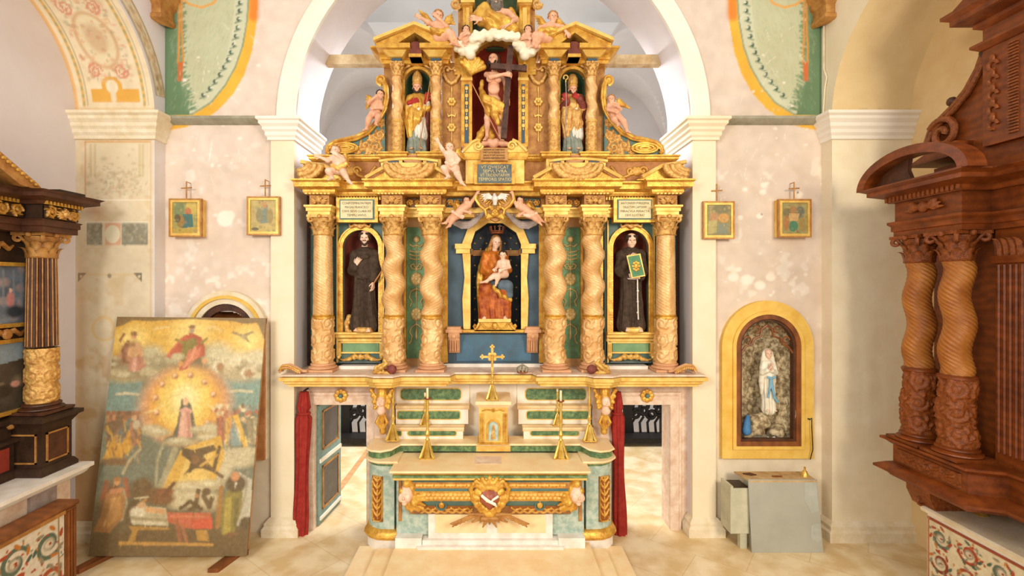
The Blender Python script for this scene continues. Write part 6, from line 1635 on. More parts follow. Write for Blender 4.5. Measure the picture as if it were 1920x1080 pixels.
# gilded skull-like lump by the left friar's foot
F = Fig('gilded_cartouche', 'small gilded carving leaning beside the left friar statue\'s foot', 'ornament', 7.78, (654, 622)); p = F.p
g = F.sd('carving', 'gold_carved', .02); g.chain([p(652, 620), p(650, 606), p(655, 594), p(661, 592)], [.05, .045, .04, .02]); g.cap(p(655, 622, -.03), p(662, 620, -.04), .03, .03); g.ell(p(656, 604, -.03), .035); F.done()
f2 = friar(False)
T = thing('gilded_book', f2.p(1183, 500, -.18), 'green and gold book held up by the right friar statue', 'book')
def bookm(z0, z1, name, m, k, par=T):
    b = MB(); c = [(1167+k, 481+k*.9), (1192-k, 477+k*1.1), (1201-k, 518-k*1.1), (1176+k, 522-k*.9)]; A = [f2.p(x, y, z0) for x, y in c]; B_ = [f2.p(x, y, z1) for x, y in c]
    b.add(A+B_, [(0, 3, 2, 1), (4, 5, 6, 7), (0, 1, 5, 4), (1, 2, 6, 5), (2, 3, 7, 6), (3, 0, 4, 7)]); return b.build(name, m, par, smooth=False, ang=20)
bookm(-.235, -.195, 'pages', 'tablet_cream', 1); cv = bookm(-.245, -.235, 'cover', 'gold_pale', 0); bookm(-.25, -.244, 'cover_panel', 'page', 2.2, cv)
sd = SDF(.006); c0 = f2.p(1184, 500, -.255)
for i in range(8): sd.ell(c0+np.array([.05*math.cos(i*PI/4), 0, .065*math.sin(i*PI/4)]), (.022, .008, .022))
sd.ell(c0, (.03, .012, .04)); sdfobj('cover_boss', sd, .006, 'gold', cv)

# ---------------------------------------------------------------- bishops
def bishop(left):
    d = 7.74; ox = 782 if left else 1074
    F = Fig('bishop_statue', 'bishop statue with red gloves, gold cope and grey skirt in the %s upper niche' % ('left' if left else 'right'), 'statue', d, (ox, 284)); p = F.p; hs = .19
    yh = 165 if left else 169
    sh = (p(ox-12, 185, .03), p(ox+13, 185, .03)); el = (p(ox-17, 203, .0), p(ox+20, 203, .0))
    if left: wr = (p(ox-10, 197, -.11), p(ox+19, 193, -.09)); td = (np.array([.9, -.1, .35]), np.array([.2, -.3, .8]))
    else: wr = (p(ox-13, 196, -.12), p(ox+10, 193, -.13)); td = (np.array([-.3, -.4, .8]), np.array([-.6, -.3, .5]))
    sd = body_limbs(F, hs, sh, el, wr, p(ox, 225, .02), (p(ox-6, 250), p(ox+6, 250)), (p(ox-6, 277), p(ox+6, 277)), chub=.85, tdir=td)
    L, R = head(sd, p(ox, yh), hs, yaw=.05, pitch=-.1, neck=p(ox, yh+17, .03)); F.eyes(L, hs)
    be = F.sd('beard', 'hair_dark', .01)
    for u, w_ in ((-.22, -.15), (-.2, -.3), (-.1, -.42), (.0, -.47), (.1, -.42), (.2, -.3), (.22, -.15)): be.ell(L(u, .28-.3*abs(u), w_), .12*hs)
    # mitre: two pointed shields
    b = MB(); W_ = 9.5; yb = yh-7; yt = 131 if left else 140; V = []
    for (yy, ww, dd) in ((yb+1, .78, .085), (yb-6, 1.0, .10), (yb-14, .98, .085), (yb-22, .62, .05), (yt, .06, .015)):
        for i in range(16):
            a = 2*PI*i/16; V.append(p(ox+W_*ww*math.cos(a), yy, .02+dd*math.sin(a)))
    Fc = [(j*16+i, j*16+(i+1) % 16, (j+1)*16+(i+1) % 16, (j+1)*16+i) for j in range(4) for i in range(16)]+[tuple(range(15, -1, -1)), tuple(64+i for i in range(16))]
    mkmesh('mitre', V, [f[::-1] for f in Fc], 'gold_carved', F.root)
    b.tube([p(ox+W_*.85*math.sin(a), yb, .02-.095*math.cos(a)) for a in np.linspace(-PI, PI, 22)], .012, 6); b.tube([p(ox, yb, -.085), p(ox, yb-12, -.085), p(ox, yt+4, -.02)], .009, 6); b.build('mitre_band', 'gold_pale', F.root, smooth=True)
    al = F.sd('alb', 'grey_cloth', .03); al.chain([p(ox, 240, .02), p(ox-1, 262, .02), p(ox, 281, .02)], [.11, .12, .13]); al.cap(p(ox-6, 262), p(ox-7, 281), .09, .10); al.cap(p(ox+6, 262), p(ox+7, 281), .09, .10); al.fold = folds(QX(ox, d), d, p(0, 281)[2], p(0, 250)[2], .012, 10, 2)
    wh = F.sd('rochet', 'white_cloth', .03); wh.chain([p(ox, 205, -.0), p(ox+3, 228, .0), p(ox+6, 254, .0)], [.11, .115, .12]); wh.cap(p(ox-8, 230), p(ox-8, 252), .06); wh.fold = folds(QX(ox, d), d, p(0, 254)[2], p(0, 215)[2], .007, 12, 1)
    cp = F.sd('cope', 'gold' if left else 'gold_carved', .03); cp.chain([p(ox, 185, .04), p(ox, 200, .01)], [.115, .135]); cp.cap(sh[0], sh[1], .07)
    for i in (0, 1): cp.chain([sh[i], el[i]], [.075, .08])
    cp.chain([p(ox-13, 205, -.02), p(ox-12, 230, -.04), p(ox-11, 256, -.03)], [.085, .085, .06]); cp.chain([p(ox-8, 212, -.07), p(ox+2, 228, -.09), p(ox-6, 247, -.07)], [.07, .075, .03]); cp.chain([p(ox-2, 215, -.08), p(ox+8, 218, -.09), p(ox+12, 212, -.07)], [.06, .05, .04])
    if not left: cp.chain([p(ox+4, 218, -.08), p(ox+8, 235, -.08), p(ox+4, 256, -.06)], [.07, .07, .04])
    cp.fold = folds(QX(ox, d), d, p(0, 250)[2], p(0, 195)[2], .009, 11, 5)
    wn = F.sd('cape_lining', 'wine_cloth', .03); wn.chain([p(ox+19, 205, .03), p(ox+17, 240, .05), p(ox+16, 278, .05)], [.06, .055, .05]); 
    if not left: wn.chain([p(ox-19, 200, .03), p(ox-18, 235, .05), p(ox-14, 262, .06)], [.065, .05, .04]); wn.chain([sh[0], el[0], wr[0]], [.07, .075, .05]); wn.chain([sh[1]+np.array([0, -.02, 0]), el[1], wr[1]], [.07, .075, .05])
    sl = F.sd('sleeve', 'white_cloth' if left else 'wine_cloth', .02); 
    for i in (0, 1): sl.chain([el[i], wr[i]+(el[i]-wr[i])*.25], [.055, .05])
    gl = F.sd('gloves', 'red_glove', .008)
    for i in (0, 1): hand(gl, wr[i]+nrm(td[i])*.0, td[i], (0, 1, -.2), hs*.88, .7, (1 if i == 0 else -1), rmin=.011); gl.cap(wr[i], wr[i]-nrm(td[i])*.03, .038)
    F.done()
    if left:
        t = thing('bishop_staff', p(791, 284, -.16), 'long thin staff held by the bishop statue in the left upper niche', 'staff')
        b = MB(); b.tube([p(789, 284, -.16), p(802, 200, -.15), p(810, 150, -.14)], .008, 6); b.build('staff_shaft', 'gold_brown', t, smooth=True); b = MB(); b.ball(p(810, 148, -.14), .018, 8); b.build('staff_knob', 'gold', t, smooth=True)
    else:
        t = thing('bishop_crozier', p(1057, 275, -.18), 'thin pale crozier held by the bishop statue in the right upper niche', 'staff')
        b = MB(); b.tube([p(1056, 275, -.18), p(1059, 200, -.17), p(1058, 160, -.16)], .008, 6); b.build('staff_shaft', 'lilac_cloth', t, smooth=True)
        b = MB(); c = p(1058, 153, -.16); b.tube([p(1058, 162, -.16)]+[(c[0]+.035*math.cos(a), c[1], c[2]+.035*math.sin(a)) for a in np.linspace(-1.5, 4, 10)], .011, 6); b.build('crook', 'gold_pale', t, smooth=True)
bishop(True); bishop(False)

# ---------------------------------------------------------------- risen figure with cross
F = Fig('christ_statue', 'bare-chested bearded statue in gold drapery holding a dark cross, in the central red niche', 'statue', 7.56, (927, 268)); p = F.p; hs = .215; F.h = .0085
sh = (p(912, 139, .02), p(941, 142, .02)); el = (p(920, 152, -.14), p(953, 168, .04)); wr = (p(944, 149, -.19), p(952, 186, -.08))
sd = body_limbs(F, hs, sh, el, wr, p(925, 186, .02), (p(914, 224, -.05), p(937, 226, -.08)), (p(913, 256, .02), p(938, 257, .0)), toe=(p(909, 265, -.1), p(941, 266, -.12)), chub=.92, tdir=(np.array([1, -.1, -.1]), np.array([-.1, -.2, -1])), curl=1.1)
L, R = head(sd, p(925, 113), hs, yaw=-.25, pitch=.12, neck=p(927, 132, .03)); F.eyes(L, hs); sd.ell(p(919, 152, -.07), (.06, .045, .05)); sd.ell(p(933, 153, -.07), (.06, .045, .05)); sd.ell(p(926, 170, -.06), (.09, .05, .09))
ha = F.sd('hair', 'hair_dark', .015)
for i in range(12): a = 2*PI*i/12; ha.ell(L(.3*math.sin(a), .2*math.cos(a)-.15, .3), .16*hs)
ha.ell(L(0, -.15, .3), (.36*hs, .38*hs, .28*hs), R)
for k in (-1, 1): ha.chain([L(k*.36, -.05, .15), L(k*.40, -.1, -.2), L(k*.42, -.15, -.6)], [.12*hs, .12*hs, .07*hs])
ha.ell(L(0, -.35, -.1), .28*hs)
be = F.sd('beard', 'hair_dark', .01)
for u, w_ in ((-.2, -.2), (-.17, -.34), (-.06, -.46), (.06, -.46), (.17, -.34), (.2, -.2)): be.ell(L(u, .28-.3*abs(u), w_), .1*hs)
dr = F.sd('drapery', 'gold', .02)
for o_, r_ in ((0, .045), (5, .04), (10, .04)): dr.chain([p(904, 172+o_, .02), p(910, 188+o_*.8, -.12), p(925, 194+o_, -.16), p(941, 204+o_, -.14), p(946, 225+o_, -.06)], r_)
dr.chain([p(904, 150, .06), p(902, 165, .04), p(906, 185, .02)], .035); dr.chain([p(926, 205, -.12), p(928, 222, -.14), p(934, 236, -.13)], [.07, .06, .04]); dr.chain([p(915, 195, -.05), p(918, 210, -.06), p(915, 222, -.08)], [.09, .08, .03])
dr.chain([p(944, 222, -.0), p(944, 240, .03), p(938, 258, .04)], [.05, .045, .03]); dr.chain([p(910, 235, .08), p(901, 250, .06), p(897, 264, .0)], [.05, .06, .05]); dr.chain([p(915, 240, .1), p(922, 255, .06), p(920, 265, .02)], [.07, .06, .05]); dr.chain([p(946, 150, .08), p(948, 175, .06), p(944, 200, .02)], .03)
dr.fold = lambda X, Y, Z: .003*np.sin(60*(Z*.9+X*.5))
ba = F.sd('cloud_base', 'skin', .03)
for x, y, r_ in ((908, 270, .05), (918, 268, .06), (930, 268, .065), (942, 270, .055), (925, 273, .06), (950, 271, .04)): ba.ell(p(x, y, -.02), r_)
F.done()
T = thing('wooden_cross', p(944, 268, -.12), 'dark wooden cross leaning on the bare-chested statue\'s arm in the red niche', 'cross')
b = MB(); A = p(944, 266, -.17); B_ = p(957, 92, -.1); u = (B_-A)/np.linalg.norm(B_-A); sdv = np.array([u[2], 0, -u[0]])
def beam(b, a, c, w_, dth):
    a, c = np.array(a), np.array(c); u = (c-a)/np.linalg.norm(c-a); s_ = np.array([u[2], 0, -u[0]]); t = np.array([0, 1., 0]); V = [x+s_*i*w_+t*j*dth for x in (a, c) for i, j in ((-1, -1), (1, -1), (1, 1), (-1, 1))]
    b.add(V, [(3, 2, 1, 0), (4, 5, 6, 7), (0, 1, 5, 4), (1, 2, 6, 5), (2, 3, 7, 6), (3, 0, 4, 7)])
beam(b, A, B_, .045, .03); C_ = p(953.5, 133, -.118); beam(b, C_-sdv*.28, C_+sdv*.28, .042, .032); b.build('cross_beams', 'cross_wood', T)
T = thing('thin_lance', p(936, 266, -.22), 'thin pale lance crossing in front of the bare-chested statue\'s legs', 'lance'); b = MB(); b.tube([p(936, 266, -.2), p(884, 164, -.24)], .008, 6); b.build('shaft', 'wood_raw', T, smooth=True)

# ---------------------------------------------------------------- God the Father on clouds
F = Fig('god_the_father_statue', 'half-length grey-bearded figure in a gold mantle above the clouds at the very top', 'statue', 7.42, (927, 68)); p = F.p; hs = .25; F.h = .009
sh = (p(911, 20, .05), p(952, 20, .05)); el = (p(900, 38, -.02), p(967, 38, -.02)); wr = (p(902, 47, -.16), p(958, 50, -.14))
sd = body_limbs(F, hs, sh, el, wr, p(930, 60, .05), chub=1.0, tdir=(np.array([-1, -.3, .05]), np.array([-.9, -.2, -.5])), curl=.5)
L, R = head(sd, p(929, -2), hs, yaw=.1, pitch=-.25, neck=p(931, 16, .05)); F.eyes(L, hs)
be = F.sd('beard', 'hair_grey', .02); be.chain([L(-.2, .2, -.2), L(-.12, .3, -.5), L(.0, .3, -.85)], [.13*hs, .2*hs, .12*hs]); be.chain([L(.2, .2, -.2), L(.15, .3, -.5), L(.12, .3, -.85)], [.13*hs, .2*hs, .12*hs]); be.cap(L(-.1, .36, -.17), L(.1, .36, -.17), .05*hs)
ha = F.sd('hair', 'hair_grey', .02); ha.ell(L(0, -.15, .2), (.4*hs, .4*hs, .38*hs), R)
for k in (-1, 1): ha.chain([L(k*.36, -.1, 0), L(k*.4, -.15, -.4), L(k*.4, -.2, -.7)], .13*hs)
ro = F.sd('mantle', 'gold', .03)
ro.chain([p(913, 22, .03), p(916, 38, -.02), p(925, 52, -.02)], [.10, .12, .13]); ro.chain([p(908, 16, .0), p(899, 30, .0), p(903, 42, -.03)], [.09, .1, .085]); ro.chain([p(920, 36, -.12), p(935, 45, -.14), p(950, 50, -.1), p(963, 58, -.05)], [.08, .08, .08, .07]); ro.chain([p(925, 50, -.05), p(945, 53, -.05), p(965, 56, -.0)], [.12, .10, .08])
ro.chain([p(905, 10, .12), p(918, -2, .12)], .06); ro.chain([p(958, 12, .12), p(968, 28, .12), p(970, 48, .12)], .05)
ro.fold = lambda X, Y, Z: .006*np.sin(42*(X*.5+Z*.9)+3*np.sin(6*X))
F.done()
def cloud(lab, blobs, d, base, m='cloud', name='carved_cloud', grp=None):
    F = Fig(name, lab, 'cloud', d, base, grp, h=.011); s_ = F.sd('cloud_mass', m, .018); r = random.Random(len(blobs)+base[0])
    for x, y, r_ in blobs:
        s_.ell(F.p(x, y, 0), r_)
        for k in range(4): a = r.uniform(0, 6.3); s_.ell(F.p(x, y, -.02)+np.array([r_*.7*math.cos(a), -r_*.4, r_*.6*math.sin(a)]), r_*.45)
    F.done()
cloud('long white carved cloud across the top of the central red niche', [(x, 66+6*math.sin(x*.4)+abs(x-928)*.12, .07) for x in range(886, 974, 8)], 7.34, (928, 80))
cloud('white carved cloud under the small putto, left of the central niche head', [(x, y, .08) for x, y in ((858, 88), (868, 95), (879, 96), (888, 88), (873, 86), (882, 102), (893, 80))], 7.42, (873, 104))
cloud('white carved cloud under the small putto, right of the central niche head', [(x, y, .08) for x, y in ((975, 88), (985, 96), (996, 97), (1003, 88), (990, 86), (984, 103), (970, 82))], 7.42, (989, 106))

# ---------------------------------------------------------------- seated Madonna and child
F = Fig('madonna_statue', 'crowned seated Madonna statue in orange and gold brocade in the central blue niche', 'statue', 8.02, (928, 622), h=.009); p = F.p; hs = .22
sh = (p(912, 480, .0), p(944, 480, .0)); el = (p(909, 506, -.03), p(950, 505, -.03)); wr = (p(938, 513, -.22), p(938, 527, -.2))
wr = (p(936, 512, -.24), p(944, 517, -.22)); sd = body_limbs(F, hs, sh, el, wr, p(925, 525, .05), (p(910, 540, -.28), p(945, 540, -.28)), (p(911, 588, -.2), p(944, 588, -.2)), chub=.85, m='skin_pale', tdir=(np.array([1, -.1, -.2]), np.array([-.9, -.1, .3])))
L, R = head(sd, p(930, 454), hs, yaw=.3, pitch=-.2, roll=-.1, neck=p(927, 473, .0)); F.eyes(L, hs)
ha = F.sd('hair', 'hair_blond', .012); ha.ell(L(0, -.12, .2), (.39*hs, .40*hs, .36*hs), R)
for k in (-1, 1): ha.chain([L(k*.34, -.02, .1), L(k*.4, -.05, -.3), L(k*.5, -.05, -.8)], [.12*hs, .12*hs, .07*hs])
dr = F.sd('bodice', 'orange_brocade', .03); dr.chain([p(927, 482, .0), p(926, 500, -.03), p(925, 520, .0)], [.11, .13, .15]); dr.cap(sh[0], sh[1], .075)
for i in (0, 1): dr.chain([sh[i], el[i], wr[i]+(el[i]-wr[i])*.2], [.08, .085, .055])
dr.fold = lambda X, Y, Z: .006*np.sin(45*(X+Z*.6))
sk = F.sd('skirt', 'russet_brocade', .04); sk.chain([p(918, 535, -.1), p(911, 542, -.25), p(910, 565, -.22), p(911, 593, -.2)], [.13, .11, .11, .12]); sk.chain([p(935, 535, -.1), p(944, 542, -.25), p(945, 565, -.22), p(943, 593, -.2)], [.13, .11, .11, .12]); sk.chain([p(927, 545, -.2), p(926, 592, -.18)], [.13, .14])
sk.fold = folds(QX(927, 8.02), 7.9, p(0, 595)[2], p(0, 545)[2], .012, 10, 2)
mn = F.sd('mantle', 'gold', .03); mn.chain([p(921, 462, .08), p(911, 478, .08), p(903, 500, .04), p(899, 530, .0), p(898, 555, -.02), p(900, 590, -.05)], [.06, .06, .06, .055, .04, .03]); mn.chain([p(905, 500, .06), p(904, 530, .04), p(902, 550, .02)], .06); mn.chain([p(926, 538, -.38), p(938, 552, -.36), p(955, 561, -.3)], .035)
mn.fold = lambda X, Y, Z: .008*np.sin(70*X+6*Z)
bl = F.sd('blue_cloth', 'blue_cloth', .03); bl.chain([p(940, 535, -.3), p(950, 536, -.3), p(953, 552, -.28)], [.09, .09, .07]); bl.chain([p(920, 528, -.2), p(930, 532, -.28)], .06)
F.done()
b = MB(); c = p(932, 437, .0)
for r0, z, rr in ((.10, 0, .015), (.105, .03, .008)): b.tube([(c[0]+r0*math.cos(a), c[1]+r0*math.sin(a), c[2]+z) for a in np.linspace(0, 2*PI, 24)], rr, 6)
for i in range(10): a = i*PI/5; b.tube([(c[0]+.1*math.cos(a), c[1]+.1*math.sin(a), c[2]), (c[0]+.125*math.cos(a), c[1]+.125*math.sin(a), c[2]+.09)], .009, 5); b.ball((c[0]+.125*math.cos(a), c[1]+.125*math.sin(a), c[2]+.1), .016, 6)
T = thing('metal_crown', tuple(c), 'openwork metal crown on the Madonna statue\'s head', 'crown'); b.build('crown_ring', 'rust', T, smooth=True)
b = MB(); c2 = p(937, 421, 0); b.tube([c2, c2+np.array([0, 0, -.09])], .007, 6); b.tube([c2+np.array([-.03, 0, -.025]), c2+np.array([.03, 0, -.025])], .007, 6); b.build('crown_cross', 'white_stucco', T, smooth=True)
F = Fig('child_statue', 'curly-haired bare child statue sitting on the Madonna statue\'s arm', 'statue', 7.76, (938, 531), h=.007); p = F.p; hs = .15
sh = (p(936, 492, .0), p(952, 491, .0)); el = (p(933, 500, -.04), p(955, 501, -.02)); wr = (p(930, 503, -.10), p(944, 505, -.09))
sd = body_limbs(F, hs, sh, el, wr, p(943, 513, .02), (p(927, 517, -.10), p(934, 518, -.11)), (p(911, 528, -.10), p(931, 530, -.12)), toe=(p(901, 530, -.14), p(929, 535, -.16)), chub=1.12, m='skin_pale', hl=.1)
L, R = head(sd, p(943, 479), hs, yaw=-.2, pitch=-.05, neck=p(944, 490, .01)); F.eyes(L, hs)
def curls(F, L, hs, m='hair_dark', full=True):
    ha = F.sd('hair', m, .008)
    for i in range(30):
        a = i*2.4; w_ = 1-i/30*1.25; rr = math.sqrt(max(0, 1-w_*w_)); u, f = rr*math.sin(a), rr*math.cos(a)
        if f > .3 and w_ < .55: continue
        ha.ell(L(.37*u, .40*f-.07, .12+.38*w_), .12*hs)
    return ha
curls(F, L, hs); F.done()
# carved base of the Madonna
T = thing('statue_plinth', (QX(927, 7.8), 7.85, 3.14), 'gilt scrolled base under the seated Madonna statue', 'base'); d = 7.72
b = MB(); b.pbox(897, 598, 958, 604, 7.66, 8.2); b.build('plinth_top', 'gold_pale', T)
b = MB(); b.ppoly([(889, 621), (967, 621), (957, 604), (899, 604)], d, 8.15)
for k in (-1, 1):
    b.tube([(QX(928+k*x, d), d-.02, QZ(y, d)) for x, y in ((29, 605), (32, 612), (37, 617), (39, 612), (36, 608))], .025, 6)
    b.tube([(QX(928+k*x, d), d-.01, QZ(y, d)) for x, y in ((4, 612), (12, 617), (20, 613), (24, 607))], .016, 6)
b.ball((QX(928, d), d-.01, QZ(611, d)), (.05, .03, .06), 10); b.build('plinth_scrolls', 'gold', T, smooth=True, ang=45)

# ---------------------------------------------------------------- putti
def putto(lab, d, J, hs=.15, hair='hair_blond', wings=None, cloth=None, yaw=0, pitch=0, roll=0, name='putto', grp='carved putti on the altarpiece', base=None, m='skin', chub=1.12, h=.0075, wm='gold'):
    F = Fig(name, lab, 'putto', d, base or J['hip'][:2], grp, h=h); p = F.p
    g = lambda k: p(*J[k])
    sd = body_limbs(F, hs, (g('s0'), g('s1')), (g('e0') if 'e0' in J else None, g('e1') if 'e1' in J else None), (g('w0') if 'w0' in J else None, g('w1') if 'w1' in J else None), g('hip'),
        (g('k0') if 'k0' in J else None, g('k1') if 'k1' in J else None), (g('a0') if 'a0' in J else None, g('a1') if 'a1' in J else None), chub=chub, m=m, hl=hs*.7, toe=(g('t0') if 't0' in J else (g('a0')+np.array([-.03, -.06, -.04]) if 'a0' in J else None), g('t1') if 't1' in J else (g('a1')+np.array([.03, -.06, -.04]) if 'a1' in J else None)))
    nk = (g('s0')+g('s1'))/2; L, R = head(sd, g('hd'), hs, yaw, pitch, roll, neck=nk); F.eyes(L, hs); curls(F, L, hs, hair)
    if wings:
        for i, (root, tips) in enumerate(wings):
            wg = F.sd('wing' if i == 0 else 'wing_', wm, .006)
            r0 = p(*root)
            for t in tips: tp = p(*t); md = (r0+tp)/2+np.array([0, -.01, .02]); wg.chain([r0, md, tp], [.018, .03, .012])
    if cloth:
        cl = F.sd('loincloth', cloth[0], .02)
        for pts, r_ in cloth[1]: cl.chain([p(*q_) for q_ in pts], r_)
        cl.fold = lambda X, Y, Z: .006*np.sin(60*(X*.8+Z))
    F.done()
    for o in F.root.children:
        if o.name.startswith('wing_'): o.name = 'wing'
def fan(x0, y0, x1, y1, n, dy=.05): return [(x0+(x1-x0)*i/(n-1), y0+(y1-y0)*i/(n-1), dy) for i in range(n)]
putto('winged angel reclining on the left pointed pediment, turned towards the centre', 7.35, dict(hd=(822, 31), s0=(812, 45, .02), s1=(828, 47, .02), e0=(803, 45, -.05), w0=(793, 40, -.08), e1=(838, 52, -.03), w1=(824, 40, -.08), hip=(826, 68), k0=(842, 66, -.08), a0=(850, 84, -.04), k1=(848, 68, -.05), a1=(858, 85)), hs=.18,
      wings=[((812, 42, .05), fan(784, 14, 798, 44, 6, .08)), ((830, 44, .05), fan(846, 22, 852, 40, 5, .08))], cloth=('gold', [([(812, 60, -.05), (824, 66, -.08), (842, 62, -.06)], .05), ([(818, 68, -.02), (834, 70, -.04), (850, 74, 0)], .045)]), yaw=.3, pitch=-.2)
putto('winged angel leaning on the right pointed pediment with one arm stretched down', 7.35, dict(hd=(1037, 33), s0=(1024, 48, .02), s1=(1042, 48, .02), e0=(1012, 55, -.04), w0=(1006, 64, -.06), e1=(1054, 52, -.02), w1=(1060, 61, -.04), hip=(1022, 70), k0=(1004, 70, -.06), a0=(1000, 88, -.03), k1=(1012, 72, -.08), a1=(1006, 88)), hs=.18, hair='hair_blond',
      wings=[((1024, 42, .05), fan(1004, 24, 1012, 44, 5, .08)), ((1044, 44, .05), fan(1048, 26, 1062, 42, 5, .08))], cloth=('gold', [([(1012, 62, -.05), (1026, 62, -.08), (1040, 60, -.05)], .05), ([(1010, 72, -.03), (1024, 70, -.05), (1036, 66, -.03)], .045)]), yaw=.1, pitch=-.1)
putto('small dark-haired putto half sunk in the white cloud, left of the central niche head', 7.38, dict(hd=(874, 57), s0=(866, 66), s1=(880, 66), e0=(863, 74, -.04), w0=(872, 72, -.1), e1=(884, 74, -.03), w1=(878, 80, -.08), hip=(873, 86)), hs=.14, hair='hair_dark', yaw=.3)
putto('small putto half sunk in the white cloud, right of the central niche head', 7.38, dict(hd=(990, 57), s0=(982, 67), s1=(997, 67), e0=(977, 75, -.04), w0=(985, 78, -.1), e1=(1003, 72, -.02), w1=(1008, 66, -.06), hip=(989, 87)), hs=.14, hair='hair_dark', yaw=-.2)
putto('winged putto perched on the left scroll wing', 7.62, dict(hd=(713, 178), s0=(700, 190), s1=(713, 192), e0=(693, 195, -.05), w0=(704, 190, -.12), e1=(717, 204, -.03), w1=(708, 207, -.10), hip=(703, 212), k0=(694, 226, -.08), a0=(688, 243, -.03), k1=(712, 222, -.1), a1=(706, 234, -.05)), hs=.15, hair='hair_dark', wings=[((699, 190, .05), fan(685, 176, 684, 202, 6, .06))], yaw=.3)
putto('winged putto perched on the right scroll wing', 7.62, dict(hd=(1146, 187), s0=(1141, 198), s1=(1156, 197), e0=(1139, 208, -.04), w0=(1147, 213, -.1), e1=(1162, 206, -.03), w1=(1153, 205, -.12), hip=(1153, 216), k0=(1148, 228, -.1), a0=(1158, 236, -.05), k1=(1168, 230, -.05), a1=(1175, 247, -.02)), hs=.15, hair='hair_blond', wings=[((1157, 195, .05), fan(1164, 182, 1184, 201, 6, .06))], yaw=-.1)
putto('pale putto sitting on the cornice at the far left, above the outer column', 7.1, dict(hd=(629, 283), s0=(624, 295), s1=(641, 296), e0=(617, 303, -.05), w0=(607, 299, -.1), e1=(646, 302, -.03), w1=(636, 294, -.09), hip=(636, 318), k0=(622, 325, -.14), a0=(627, 336, -.1), k1=(648, 326, -.12), a1=(658, 343, -.08), t1=(664, 348, -.12)), hs=.165, m='skin_pale', hair='hair_blond', wings=[((640, 296, .06), fan(650, 284, 652, 312, 5, .08))], cloth=('gold_pale', [([(626, 314, -.07), (638, 318, -.1), (650, 310, -.06)], .035)]), yaw=-.1)
putto('pale putto leaping beside the slate tablet with one arm raised', 7.1, dict(hd=(843, 277), s0=(836, 289), s1=(853, 291), e0=(830, 282, -.05), w0=(825, 273, -.09), e1=(860, 300, -.02), w1=(855, 310, -.06), hip=(848, 313), k0=(834, 320, -.14), a0=(842, 334, -.1), k1=(858, 328, -.1), a1=(866, 344, -.06), t1=(872, 350, -.1)), hs=.165, m='skin_pale', hair='hair_blond', wings=[((852, 290, .06), fan(862, 276, 870, 296, 5, .08))], cloth=('skin_pale', [([(838, 308, -.07), (848, 312, -.09), (858, 306, -.06)], .03)]), yaw=.15)
putto('flying putto left of the dove emblem, one arm reaching up', 7.42, dict(hd=(875, 377), s0=(868, 387), s1=(880, 386), e0=(868, 396, -.05), w0=(876, 399, -.1), e1=(886, 377, -.03), w1=(893, 366, -.06), hip=(856, 402), k0=(846, 410, -.05), a0=(836, 418, -.02), k1=(850, 412, -.08), a1=(843, 424, -.05), t0=(830, 420, -.05), t1=(838, 428, -.06)), hs=.14, m='skin', hair='hair_dark', wings=[((866, 388, .05), fan(846, 380, 852, 392, 5, .08))], cloth=('skin_pale', [([(850, 398, -.06), (858, 404, -.08), (868, 408, -.05)], .03)]), yaw=.2, roll=.2)
putto('flying putto right of the dove emblem, one arm reaching up', 7.42, dict(hd=(975, 377), s0=(970, 387), s1=(983, 388), e0=(964, 378, -.03), w0=(961, 366, -.06), e1=(985, 397, -.05), w1=(978, 402, -.1), hip=(995, 401), k0=(1003, 411, -.08), a0=(1010, 417, -.05), k1=(1006, 407, -.05), a1=(1016, 414, -.02), t0=(1015, 423, -.06), t1=(1022, 418, -.05)), hs=.14, m='skin', hair='hair_dark', wings=[((984, 388, .05), fan(998, 380, 1004, 390, 5, .08))], cloth=('skin_pale', [([(982, 404, -.06), (994, 406, -.08), (1004, 402, -.05)], .03)]), yaw=-.2, roll=-.2)

# ---- dove escutcheon with cherub mask, grey drapery swags
d = 7.40; T = thing('dove_escutcheon', (QX(927, d), d, QZ(385, d)), 'gilded escutcheon with a white dove above a winged cherub mask, over the Madonna niche', 'emblem')
b = MB(); X = lambda a: QX(a, d); Z = lambda a: QZ(a, d)
b.ppoly([(893, 362), (960, 362), (962, 375), (952, 388), (944, 394), (941, 410), (929, 416), (917, 410), (911, 394), (902, 388), (891, 375)], d, d+.1); pl = b.build('shield', 'gold_brown', T)
b = MB()
for k in (-1, 1): b.tube([(X(928+k*x), d-.03, Z(y)) for x, y in ((34, 362), (36, 374), (28, 386), (18, 394))], .025, 6); b.tube([(X(928+k*x), d-.04, Z(y)) for x, y in ((10, 412), (16, 404), (18, 394), (10, 388), (4, 390))], .02, 6)
for i in range(14):
    a = PI+PI*i/13; b.tube([(X(928), d-.01, Z(368)), (X(928)+.24*math.cos(a), d-.015, Z(368)+.15*math.sin(a))], [.004, .014], 5)
b.build('gilt_rays', 'gold', T, smooth=True)
sd = SDF(.01); sd.chain([(X(927), d-.06, Z(366)), (X(928), d-.08, Z(374)), (X(928), d-.05, Z(383))], [.022, .045, .03])
for k in (-1, 1):
    for j in range(4): sd.chain([(X(928+k*3), d-.06, Z(374)), (X(928+k*(12+j)), d-.06, Z(366+j*2)), (X(928+k*(26-2*j)), d-.04, Z(366+j*4))], [.02, .022, .008])
sdfobj('dove', sd, .007, 'white_cloth', T)
sd = SDF(.012); sd.ell((X(928), d-.06, Z(400)), (.055, .06, .065)); sd.ell((X(928), d-.12, Z(401)), .018)
